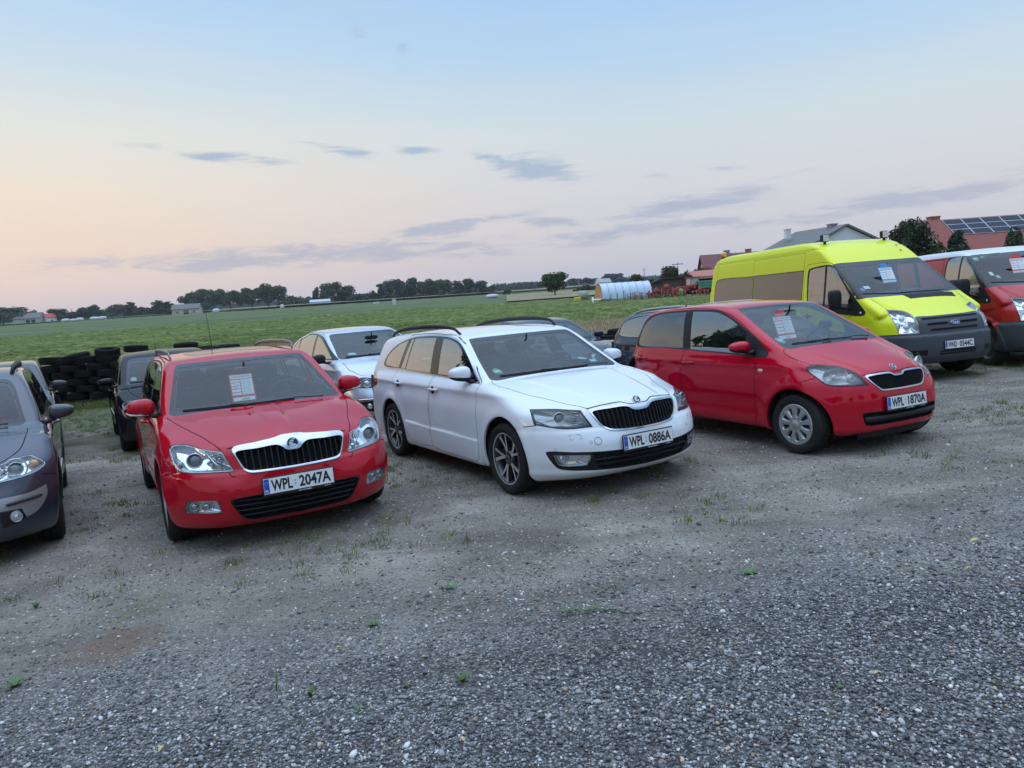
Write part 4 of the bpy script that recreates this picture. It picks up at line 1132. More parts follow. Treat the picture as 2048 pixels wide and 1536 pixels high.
def shape_c():
 def feat(x, y, z):
  ay = np.abs(y); d = 0*x
  for xc in (0.0, -2.42):
   rr = np.hypot(x-xc, z-.293); d = d+.014*gauss(rr-.375, .045)*sstep(.45, .75, ay)*sstep(.12, .2, z)
  d = d+.008*gauss(z-(.845+.012*(-x)), .022)*sstep(.55, .75, ay)*(1-sstep(.0, .3, x))
  d = d-.010*gauss(z-.42, .07)*sstep(.6, .75, ay)*sstep(-2.1, -1.9, x)*(1-sstep(-.5, -.4, x))
  t = np.clip((.45-x)/.7, 0, 1); yr = .34+.22*t
  d = d+.010*(1-sstep(yr-.04, yr+.02, ay))*sstep(-.2, -.05, x)*sstep(.65, .8, z)
  d = d+.012*gauss(z-.245, .022)*sstep(.1, .35, x)
  return d
 return dict(
  low=[(.22, .180), (.36, .180), (.47, .195), (.53, .24), (.562, .31), (.575, .40), (.577, .48), (.570, .56), (.555, .62), (.530, .68), (.500, .73), (.450, .778), (.34, .838), (.15, .905), (-.08, .968), (-.24, 1.005), (-.6, 1.03), (-1.5, 1.04), (-2.4, 1.06), (-2.78, 1.04), (-2.88, .95), (-2.93, .75), (-2.97, .55), (-2.96, .40), (-2.90, .28), (-2.7, .22), (-1.5, .20), (-.3, .195)],
  gh=[(.18, .84), (-.17, 1.020), (-.58, 1.230), (-.95, 1.418), (-1.10, 1.458), (-1.5, 1.490), (-2.0, 1.487), (-2.45, 1.462), (-2.64, 1.425), (-2.72, 1.33), (-2.86, 1.05), (-2.88, .90), (-2.4, .84), (-1, .82), (0, .78)],
  front_plan=[(0, 0), (.2, .004), (.35, .014), (.45, .035), (.55, .085), (.65, .175), (.72, .27), (.78, .37), (.9, .60)], rear_plan=[(0, 0), (.4, .03), (.55, .07), (.68, .15), (.78, .28), (.9, .5)],
  W=[(-3.0, .74), (-2.7, .785), (-2.3, .815), (-1.8, .82), (-1, .82), (0, .815), (.3, .80), (.6, .77)],
  sec=[(.15, -.05), (.25, -.028), (.35, -.012), (.5, -.002), (.65, 0), (.78, -.008), (.88, -.020), (.98, -.040), (1.1, -.08)],
  Wg=[(.80, .775), (.95, .764), (1.06, .742), (1.2, .705), (1.3, .672), (1.4, .630), (1.5, .575)], gx=[(-2.9, -.05), (-2.4, -.01), (-1.6, 0), (-1, 0), (-.5, -.005), (-.1, -.03)],
  fx0=-.40, rx0=-2.2, gmid=-1.6, gfy=.07, gry=.18, gcrown=.07, crown=[(-3, .06), (-.3, .06), (.1, .10), (.4, .15), (.6, .17)], feat=feat, klow=.085, kg=.055, kj=.03, btmrise=0)
def shape_van(roof=2.36, L=4.72, wb=3.75):
 r0 = roof
 def feat(x, y, z):
  ay = np.abs(y); d = 0*x
  for xc in (0.0, -wb):
   rr = np.hypot(x-xc, z-.345); d = d+.020*sstep(.50, .47, rr)*sstep(.6, .85, ay)*sstep(.2, .3, z)
  d = d+.012*gauss(z-.70, .05)*sstep(.6, .9, ay)*(1-sstep(-.1, .2, x))
  d = d+.030*sstep(.735, .715, z)*sstep(.15, .35, x)
  t = np.clip((.72-x)/.6, 0, 1); yr = .60+.20*t
  d = d+.010*(1-sstep(yr-.02, yr+.015, ay))*sstep(.0, .1, x)*sstep(.85, 1.0, z)
  d = d-.008*gauss(z-1.13, .012)*sstep(.8, .95, ay)*(1-sstep(-1.45, -1.4, x))
  d = d-.012*gauss(z-(r0-.16), .010)*(1-sstep(-1.1, -.9, x))*sstep(.6, .8, ay)
  return d
 dz = roof-2.36
 gh = [(.50, 1.07), (.12, 1.345), (-.25, 1.635), (-.62, 1.915), (-.88, 2.125+dz*.3), (-1.13, 2.275+dz*.8), (-1.42, 2.345+dz), (-2.2, 2.365+dz), (-3.0, 2.362+dz), (-L+.32, 2.335+dz), (-L+.14, 2.25+dz), (-L+.06, 1.9), (-L, 1.3), (-L+.02, 1.0), (-3, .95), (-.3, .92)]
 if roof < 2.2: gh = [(.50, 1.07), (.12, 1.345), (-.27, 1.625), (-.62, 1.875), (-.80, 1.955), (-1.1, 2.0), (-1.8, 2.02), (-2.6, 2.02), (-L+.32, 2.0), (-L+.14, 1.94), (-L+.06, 1.7), (-L, 1.3), (-L+.02, 1.0), (-2.5, .95), (-.3, .92)]
 return dict(
  low=[(.45, .30), (.70, .305), (.84, .33), (.895, .40), (.912, .50), (.912, .60), (.905, .70), (.890, .78), (.872, .86), (.835, .93), (.755, .992), (.6, 1.07), (.4, 1.19), (.18, 1.315), (.05, 1.35), (-.5, 1.36), (-2, 1.36), (-L+.2, 1.36), (-L, 1.2), (-L-.02, .8), (-L-.02, .45), (-L+.1, .35), (-L+.4, .33), (-2, .33), (-.5, .32)],
  gh=gh, front_plan=[(0, 0), (.3, .012), (.5, .04), (.6, .065), (.7, .115), (.8, .20), (.88, .31), (1.0, .52)], rear_plan=[(0, 0), (.6, .02), (.8, .06), (.9, .12), (1.0, .25)],
  W=[(-5, .95), (-4.2, .975), (-3, .985), (-.4, .985), (.2, .975), (.6, .955), (1.0, .92)], sec=[(.25, -.02), (.45, -.005), (.8, 0), (1.1, -.005), (1.3, -.012), (1.5, -.02)],
  Wg=[(.9, .98), (1.2, .975), (1.4, .962), (1.6, .935), (1.8, .905), (1.95, .885), (2.1, .862), (2.2, .84), (2.3, .79), (2.45, .70)] if roof > 2.2 else [(.9, .98), (1.2, .975), (1.4, .962), (1.6, .935), (1.8, .89), (1.92, .84), (2.05, .75)],
  gx=[(-5, 0), (-1.0, 0), (-.5, 0), (0, -.005), (.5, -.03)], fx0=-.35, rx0=-3.4, gmid=-2.2, gfy=.05, gry=.05, gcrown=.03, crown=[(-5, .01), (0, .0), (.5, -.02), (.9, -.02)], feat=feat, klow=.06, kg=.06, kj=.03, btmrise=.0)
def shape_d(): return shape_van()
def shape_k(): return shape_van(2.02, 3.85, 2.93)
def shape_gen(n, L, wb, W, H, cx, cz, hx, hz, hf, kind='hatch', r=.31, belt=1.0, gfy=.10, tum=0.0, sharp=1.0, nosez=0.0, feat2=None):
 re = n-L
 def feat(x, y, z):
  ay = np.abs(y); d = 0*x
  for xc in (0.0, -wb):
   rr = np.hypot(x-xc, z-r); d = d+.013*gauss(rr-r-.07, .04)*sstep(.5, .8, ay)*sstep(.12, .2, z)
  d = d+.008*gauss(z-(belt-.13+.012*(-x)), .022)*sstep(.6, .8, ay)*(1-sstep(.1, .4, x))
  d = d-.009*gauss(z-.42, .06)*sstep(.6, .8, ay)*sstep(-wb+.4, -wb+.5, x)*(1-sstep(-.5, -.4, x))
  if feat2 is not None: d = d+feat2(x, y, z)
  return d
 low = [(n-.45, .155), (n-.28, .16), (n-.15, .178), (n-.06, .215), (n-.022, .285), (n-.004, .37), (n, .46), (n-.008, .54), (n-.030, .62), (n-.062, .70), (n-.105, hf-.035), (n-.17, hf), (n-.30, hf+.045), ((n-.3+cx)/2, (hf+.045+cz)/2+.022), (cx+.12, cz-.035), (cx-.05, cz-.005), (cx-.5, belt+.01), (-1.5, belt+.02), (re+1.0, belt+.03), (re+.22, belt+.01), (re+.08, belt-.08), (re+.02, .75), (re, .55), (re+.02, .38), (re+.10, .27), (re+.35, .21), (-1.6, .185), (-.4, .18)]
 if kind == 'sedan': low = [p if not (p[0] == re+.22) else (re+.22, belt+.02) for p in low]
 sl = (hz-cz)/(cx-hx)
 gh = [(cx+.30, cz-.30*sl), (cx, cz), ((cx+hx)/2, (cz+hz)/2+.012), (hx, hz), (hx-.15, hz+.048), (hx-.5, H-.010), (hx-.95, H)]
 if kind == 'hatch': gh += [(re+1.15, H-.012), (re+.72, H-.05), (re+.50, H-.11), (re+.36, H-.22), (re+.17, belt+.08), (re+.14, belt-.10)]
 elif kind == 'mpv': gh += [(re+1.2, H-.04), (re+.75, H-.11), (re+.48, H-.20), (re+.34, H-.30), (re+.17, belt+.08), (re+.14, belt-.10)]
 elif kind == 'estate': gh += [(re+1.0, H-.012), (re+.55, H-.05), (re+.36, H-.11), (re+.26, H-.24), (re+.13, belt+.03), (re+.14, belt-.12)]
 else: gh += [(re+1.85, H-.03), (re+1.45, H-.10), (re+1.15, H-.22), (re+.82, belt+.06), (re+.70, belt-.10)]
 gh += [(-2.0, belt-.16), (-1.0, belt-.16), (cx-.1, cz-.20)]
 Wd = W
 return dict(low=low, gh=gh, front_plan=[(0, 0), (.2, .008), (.35, .028), (.45, .05), (.55, .095), (.65, .16), (.75, .26), (.82, .36), (.95, .60)], rear_plan=[(0, 0), (.4, .03), (.6, .08), (.75, .18), (.85, .3), (.95, .5)],
  fp_up=[(0, 0), (.25, .005), (.43, .03), (.52, .035), (.65, .015), (.8, 0), (1, 0)],
  W=[(re-.1, Wd-.085), (re+.25, Wd-.045), (re+.8, Wd-.01), (-wb, Wd-.003), (-1, Wd), (0, Wd-.006), (.35, Wd-.018), (.6, Wd-.035), (.9, Wd-.07)],
  sec=[(.15, -.055), (.25, -.028), (.35, -.012), (.5, -.002), (.68, 0), (belt-.18, -.012), (belt-.08, -.034), (belt, -.058), (belt+.12, -.10)],
  Wg=[(belt-.16, Wd-.05), (belt, Wd-.083), (belt+.11, Wd-.115-tum), (belt+.23, Wd-.156-tum), (belt+.33, Wd-.195-tum), (belt+.41, Wd-.235-tum), (belt+.5, Wd-.29-tum), (belt+.6, Wd-.36)],
  gx=[(re, -.06), (re+.5, -.02), (-2, 0), (hx, -.006), ((hx+cx)/2, -.012), (cx+.1, -.04)],
  fx0=-.35, rx0=-wb, gmid=-1.9, gfy=gfy, gry=.18, gcrown=.06, crown=[(-3, .06), (-.4, .05), (.1, .06), (.5, .13), (.9, .17)], feat=feat, klow=.075, kg=.055, kj=.03, btmrise=0)
def shape_e(): return shape_gen(.845, 4.50, 2.686, .888, 1.475, -.30, .985, -1.0, 1.362, .79, 'estate', .318)
def shape_f(): return shape_gen(.85, 4.40, 2.62, .880, 1.455, -.35, .985, -1.03, 1.352, .79, 'estate', .31)
def shape_g(): return shape_gen(.80, 4.15, 2.51, .868, 1.435, -.42, .965, -1.07, 1.33, .80, 'hatch', .31, .97)
def shape_h(): return shape_gen(.85, 4.28, 2.578, .884, 1.545, -.10, 1.075, -.98, 1.455, .83, 'mpv', .315, 1.04, gfy=.22, tum=.01)
def shape_i(): return shape_gen(.78, 4.53, 2.715, .864, 1.415, -.48, .965, -1.18, 1.315, .80, 'sedan', .315, .96)
def shape_j(): return shape_gen(.83, 4.78, 2.80, .90, 1.43, -.45, .985, -1.18, 1.31, .82, 'estate', .32, .99)
RED = paint('red_paint', (.42, .0015, .014), 0.0, dirt=.08)
RED2 = paint('bright_red_paint', (.46, .0012, .018), 0.0, dirt=.08)
WHITE = paint('white_paint', (.70, .72, .745), 0.0, dirt=.15)
D30 = np.array([math.cos(R(32)), math.sin(R(32)), 0])
D45 = np.array([math.cos(R(45)), math.sin(R(45)), 0])
HM = lambda *a: None
def car_a():
 S = shape_a()
 lamp = [(.295, .792, .794), (.338, .742, .800), (.455, .671, .789), (.585, .604, .767), (.69, .487, .742, 's'), (.767, .432, .602, 's'), (.707, .554, .606), (.606, .708, .614), (.545, .763, .622), (.499, .792, .643), (.451, .812, .691), (.387, .815, .742), (.31, .812, .780)]
 def bits(o, sg, c):
  mb = MB(); q = np.array([1, sg, 1])
  mb.tube([np.array([.60, .59, .735])*q, np.array([.655, .54, .66])*q, np.array([.69, .50, .615])*q], .006, 6, 0, True, 2.0)
  for k in range(9):
   y = .50+.07*random.random(); z = .62+.10*random.random(); mb.ball(tuple(np.array([.655-.6*(y-.48), y, z])*q), (.012, .016, .014), 8, 6, 0, 1.4)
  mb.tube([np.array([.43, .775, .70])*q, np.array([.50, .755, .66])*q], [.016, .02], 8, 1)
  mb.build('reflector_insert', [CHROME, LAMPGREY], o)
 def fogbits(o, sg, c):
  for y in (.64, .715):
   p = sh_pt(c, y, .362)*np.array([1, sg, 1])-np.array([.03, 0, 0]); mb = MB(); sample_ring(mb, p, .030, .004, (1, .25*sg, 0), 20); disc_mesh(mb, p-np.array([.012, 0, 0]), .028, (1, .25*sg, 0), 16, 0, .012); mb.build('fog_bulb', [CHROME], o)
 sp = dict(name='estate_car', label='red estate car with plate WPL 2047A and a price board behind its windscreen', cat='car', group='cars parked in the front row',
  pose=(-2.091, 6.330, -60.72), S=S, ext=(-3.85, 1.05, .98, 1.56), h=.020, paint=RED, wb=2.578, wheel=(.316, .205, .205, 'alloy7'), Ra=.362, track=1.55,
  doors=[[(-.40, .955, 's'), (-.425, .80), (-.44, .60), (-.445, .33), (-.50, .235), (-.9, .225), (-1.35, .228), (-1.445, .26), (-1.455, .5), (-1.43, .8), (-1.425, .98), (-1.44, 1.2), (-1.47, 1.405, 's'), (-1.15, 1.375), (-.85, 1.25), (-.55, 1.06)],
               [(-1.465, .24, 's'), (-1.9, .232), (-2.10, .25), (-2.21, .36), (-2.27, .52), (-2.36, .64), (-2.45, .72), (-2.50, .85), (-2.50, 1.05), (-2.44, 1.25), (-2.38, 1.415, 's'), (-1.9, 1.425), (-1.485, 1.408, 's'), (-1.445, 1.1), (-1.44, .85), (-1.465, .5)]],
  handles=[(-1.33, .855), (-2.36, .885)],
  lines=[([(-.30, .752), (-.028, .700), (.183, .638), (.379, .572), (.557, .530), (.66, .495), (.70, .482)], TD), ([(-.01, .808), (.12, .800), (.30, .786), (.45, .762)], FD), ([(.50, .622), (.42, .60), (.34, .585)], SD), ([(.47, .60), (.455, .57), (.43, .565)], FD)],
  dlo=[(-.44, .968, 's'), (-.66, 1.10), (-.90, 1.235), (-1.14, 1.335), (-1.45, 1.385), (-2.0, 1.402), (-2.6, 1.385), (-3.0, 1.33), (-3.22, 1.20), (-3.25, 1.09), (-3.1, 1.06), (-2.5, 1.04), (-1.5, 1.0)],
  panes=[[(-.60, 1.005, 's'), (-.85, 1.175), (-1.12, 1.305), (-1.41, 1.365, 's'), (-1.395, 1.02, 's')], [(-1.50, 1.02, 's'), (-1.515, 1.37, 's'), (-2.0, 1.385), (-2.36, 1.375, 's'), (-2.42, 1.06, 's')], [(-2.50, 1.065, 's'), (-2.45, 1.37, 's'), (-2.7, 1.355), (-2.98, 1.30), (-3.15, 1.19), (-3.17, 1.10)]],
  ws=[(-.1, 1.374, 's'), (.30, 1.371), (.54, 1.366), (.572, 1.360), (.586, 1.340), (.655, 1.17), (.722, 1.0), (.728, .978), (.712, .966), (.5, .972), (.25, .978), (-.1, .983, 's')],
  rw=[(-.1, 1.36, 's'), (.45, 1.345), (.56, 1.30), (.66, 1.05), (.6, 1.02), (-.1, 1.02, 's')],
  openings=[dict(name='grille', outer=[(-.1, .812, 's'), (.05, .812), (.12, .800), (.25, .788), (.405, .768), (.420, .752), (.40, .69), (.362, .603), (.335, .585), (.2, .578), (-.1, .575, 's')],
                       inner=[(-.1, .710, 's'), (.045, .710), (.075, .733), (.11, .752), (.25, .748), (.392, .738), (.402, .728), (.387, .68), (.352, .610), (.330, .597), (.2, .590), (-.1, .587, 's')], frame=CHROME, **{'raise': .007}, depth=.06, vslats=.0455, vph=.5, vth=.009, vrec=.004),
                  dict(name='air_intake', outer=[(-.1, .426, 's'), (.25, .422), (.485, .405), (.490, .390), (.45, .31), (.40, .245), (.36, .228), (.2, .222), (-.1, .220, 's')],
                       inner=[(-.1, .418, 's'), (.25, .414), (.470, .397), (.475, .386), (.44, .312), (.395, .252), (.355, .237), (.2, .231), (-.1, .229, 's')], frame=BLACK, depth=.05, hslats=[(.27, .010, .010), (.31, .010, .012), (.35, .010, .012), (.385, .010, .012)])],
  lamps=[dict(reg='hl', pts=lamp, d=D30, depth=.07, proj=[dict(c=(.600, .672, .70), r=.050, d=(1, .2, .03), ring=SATIN)], bits=[bits]),
               dict(reg='fog', name='fog_light', pts=[(.77, .573, .410, 's'), (.627, .734, .408), (.593, .761, .396), (.572, .773, .364), (.559, .774, .318, 's'), (.767, .549, .315, 's'), (.776, .560, .37)], d=D30, depth=.04, bits=[fogbits])],
  mirror=dict(c=(-.61, .925, 1.035), s=(.095, .112, .088), mats=[RED, BLACK, CHROME], lb=-.62, ind=True, foot=(-.52, .80, .965)),
  cabin=dict(W=.66, dash0=-.36, dash1=-.72, sx=-1.28, sy=.36, rx=-2.15, belt=.965, sz=.52, sh=.56, mx=-.86, mz=1.25),
  plate=((.888, 0, .471), 'WPL 2047A', {}),
  wipers=[((.55, .965), (.30, .985), (-.28, .99)), ((-.08, .98), (-.25, .99), (-.62, .992))],
  patches=[('sunroof', [(-1.32, -.1, 's'), (-1.335, .36), (-1.38, .40), (-1.86, .40), (-1.90, .37), (-1.91, -.1, 's')], TD, BLACKG, .0015)], patch_where={'sunroof': lambda C: C[:, 2] > 1.3},
  extra=[rail_fn([(-1.30, .575, 1.40), (-1.36, .585, 1.455), (-1.55, .59, 1.478), (-2.2, .595, 1.49), (-2.9, .575, 1.475), (-3.15, .56, 1.44), (-3.22, .555, 1.39)], .017, simple('rail_dark', (.20, .20, .20), .4, .7)), antenna_fn(-2.75, .42, .30),
               lambda c: winged_emblem(c.shape.front([0], [.752])[0]+np.array([.006, 0, 0]), (1, 0, .35), .046, c.root)])
 return build_car(sp)
def sh_pt(c, y, z): return c.shape.front([y], [z])[0]
def car_b():
 lamp = [(.335, .797, .766, 's'), (.52, .654, .762), (.655, .510, .742, 's'), (.743, .465, .612, 's'), (.647, .667, .615), (.442, .832, .655, 's')]
 def bits(o, sg, c):
  q = np.array([1, sg, 1]); mb = MB()
  for i in range(5):
   for j in range(4):
    mb.box(np.array([.655-.012*j, .545-.0+.012*i, .725-.022*j+.003*i])*q, (.012, .009, .014), None, 0, .002)
  mb.tube([np.array([.40, .80, .675])*q, np.array([.55, .735, .635])*q, np.array([.66, .62, .635])*q, np.array([.70, .52, .64])*q], .005, 6, 0)
  mb.build('reflector_insert', [CHROME], o)
 def fogbits(o, sg, c):
  p = (sh_pt(c, .700, .372)-np.array([.02, 0, 0]))*np.array([1, sg, 1]); mb = MB(); d = (1, .35*sg, 0)
  sample_ring(mb, p, .040, .004, d, 28); disc_mesh(mb, p-np.array([.010, 0, 0]), .038, d, 24, 1, .012)
  for k in (-.014, 0, .014): mb.box(p+np.array([.006, k, 0]), (.006, .005, .04), None, 0)
  mb.build('fog_bulb', [CHROME, REFLECT], o)
 def intake_mat():
  return BLACK
 def extras(c):
  sh = c.shape
  for sg in (1, -1):
   mb = MB()
   for y, z in ((.516, .494), (.755, .448)):
    p = sh.front([y], [z])[0]; n = sh.normals(p[None])[0]; sample_ring(mb, p*np.array([1, sg, 1]), .011, .0012, n*np.array([1, sg, 1]), 18, 0, 6)
   P = [sh.front([y], [z])[0] for y, z in ((.585, .565), (.66, .560), (.655, .525), (.57, .528), (.585, .565))]
   mb.tube([p*np.array([1, sg, 1]) for p in P], .0018, 4); mb.build('parking_sensor', [GAP], c.root)
  mb = MB(); p = sh.front([-.46], [.50])[0]; sample_ring(mb, p, .030, .0014, sh.normals(p[None])[0], 28, 0, 6); mb.build('tow_cover', [GAP], c.root)
  mb = MB(); P = crom3([(-.60, .83, .948), (-.62, .812, .975)], .05)
 sp = dict(name='estate_car', label='white estate car with black roof rails and plate WPL 0886A between the two red cars', cat='car', group='cars parked in the front row',
  pose=(.662, 6.938, -60.44), S=shape_b(), ext=(-4.0, 1.05, 1.0, 1.56), h=.020, paint=WHITE, wb=2.686, wheel=(.318, .225, .222, 'twist10'), Ra=.375, zc=.005, track=1.575, roll=.4,
  doors=[[(-.462, .950, 's'), (-.475, .80), (-.485, .55), (-.50, .30), (-.545, .228), (-1.0, .222), (-1.45, .228), (-1.545, .26), (-1.565, .45), (-1.57, .68), (-1.54, .86), (-1.535, 1.0), (-1.57, 1.2), (-1.63, 1.415, 's'), (-1.25, 1.39), (-.95, 1.275), (-.62, 1.06)],
               [(-1.575, .245, 's'), (-1.95, .232), (-2.17, .25), (-2.25, .36), (-2.33, .52), (-2.43, .66), (-2.55, .77), (-2.60, .87), (-2.62, 1.03), (-2.54, 1.25), (-2.47, 1.415, 's'), (-2.1, 1.43), (-1.645, 1.42, 's'), (-1.585, 1.2), (-1.555, .98), (-1.56, .86), (-1.585, .65)]],
  handles=[(-1.44, .862), (-2.42, .888)], handle_mat=WHITE,
  lines=[([(-.43, .725), (-.41, .742), (-.315, .765), (-.11, .735), (.10, .690), (.281, .607), (.50, .535), (.673, .445)], TD), ([(-.01, .752), (.10, .755), (.155, .775), (.30, .768), (.45, .752)], FD), ([(.46, .648), (.40, .640), (.34, .632)], SD)],
  dlo=[(-.485, .950, 's'), (-.572, 1.003), (-.83, 1.185), (-1.10, 1.333), (-1.33, 1.384), (-1.61, 1.406), (-2.06, 1.411), (-2.44, 1.39), (-2.87, 1.30), (-3.09, 1.178), (-3.15, 1.085), (-3.12, 1.052), (-2.51, 1.028), (-1.47, .990)], dlo_trim=.013, dlo_trim_mat=SATIN,
  panes=[[(-.64, .995, 's'), (-.87, 1.165), (-1.13, 1.308), (-1.35, 1.358), (-1.525, 1.372, 's'), (-1.455, 1.012, 's')], [(-1.66, 1.018, 's'), (-1.715, 1.381, 's'), (-2.06, 1.385), (-2.30, 1.376, 's'), (-2.36, 1.040, 's')], [(-2.385, 1.042, 's'), (-2.325, 1.374, 's'), (-2.40, 1.370, 's'), (-2.515, 1.048, 's')], [(-2.60, 1.052, 's'), (-2.49, 1.360, 's'), (-2.70, 1.325), (-2.88, 1.268), (-3.05, 1.17), (-3.085, 1.10), (-3.05, 1.068, 's')]],
  ws=[(-.1, 1.366, 's'), (.30, 1.363), (.56, 1.357), (.598, 1.350), (.612, 1.330), (.68, 1.15), (.722, 1.02), (.730, .985), (.70, .972), (.5, .982), (.25, .990), (-.1, .994, 's')],
  rw=[(-.1, 1.36, 's'), (.45, 1.345), (.56, 1.30), (.66, 1.05), (.6, 1.02), (-.1, 1.02, 's')],
  patches=[('tail', [(-3.9, .97), (-3.40, .955), (-3.22, .93), (-3.20, .86), (-3.32, .80), (-3.9, .80)], SD, REDL, .001)],
  openings=[dict(name='grille', outer=[(-.1, .716, 's'), (.03, .716), (.075, .726), (.105, .750), (.15, .757), (.30, .752), (.425, .743), (.447, .735), (.438, .69), (.40, .62), (.345, .573), (.30, .560), (.2, .553), (-.1, .549, 's')],
                       inner=[(-.1, .700, 's'), (.04, .700), (.080, .708), (.115, .730), (.16, .740), (.30, .735), (.415, .728), (.430, .720), (.418, .68), (.385, .62), (.335, .583), (.30, .573), (.2, .566), (-.1, .562, 's')], frame=CHROME, **{'raise': .005}, depth=.05, vslats=.040, vph=.5, vth=.010, vrec=.003, vround=True),
                  dict(name='air_intake', outer=[(-.1, .402, 's'), (.25, .404), (.46, .414), (.62, .424), (.79, .438), (.805, .432), (.79, .37), (.735, .290), (.68, .272), (.5, .255), (.25, .240), (-.1, .232, 's')],
                       inner=[(-.1, .392, 's'), (.25, .394), (.46, .402), (.505, .404), (.470, .30), (.45, .268), (.25, .252), (-.1, .245, 's')], frame=BLACK, depth=.03, hslats=[(.345, .012, .004), (.30, .010, .006)], mesh=.030)],
  lamps=[dict(reg='hl', pts=lamp, d=D30, depth=.06, wall=LAMPDK, floor=LAMPGREY, proj=[dict(c=(.580, .672, .700), r=.040, d=(1, .25, .03), ring=CHROME), ], bits=[bits]),
               dict(reg='fog', name='fog_light', pts=[(.60, .768, .404, 's'), (.785, .512, .390, 's'), (.752, .545, .306, 's'), (.640, .715, .312), (.615, .742, .330)], d=D45, depth=.035, bits=[fogbits])],
  mirror=dict(c=(-.72, .915, 1.045), s=(.095, .100, .082), mats=[WHITE, BLACK, CHROME], lb=-.50, p=2.8, foot=(-.62, .80, .965)),
  cabin=dict(W=.68, dash0=-.46, dash1=-.82, sx=-1.38, sy=.37, rx=-2.25, belt=.975, sz=.53, sh=.56, mx=-.98, mz=1.27),
  plate=((.876, 0, .455), 'WPL 0886A', {}),
  wipers=[((.60, .985), (.36, 1.0), (-.22, 1.005)), ((-.05, 1.0), (-.2, 1.005), (-.62, 1.0))],
  extra=[rail_fn([(-1.30, .585, 1.405), (-1.38, .60, 1.455), (-1.6, .605, 1.485), (-2.2, .61, 1.50), (-2.9, .59, 1.475), (-3.2, .575, 1.43), (-3.28, .57, 1.385)], .019, BLACK), extras,
               sticker_fn(-.60, 1.045, .085, .055, GREENST, inner=[(.30, -.05, .12)], name='badge_sticker'), sticker_fn(.50, 1.035, .085, .028, simple('sticker_teal', (.30, .55, .58), .5), name='parking_sticker', rnd=False),
               lambda c: winged_emblem(c.shape.front([0], [.775])[0]+np.array([.004, 0, .002]), (1, 0, .75), .041, c.root)])
 return build_car(sp)
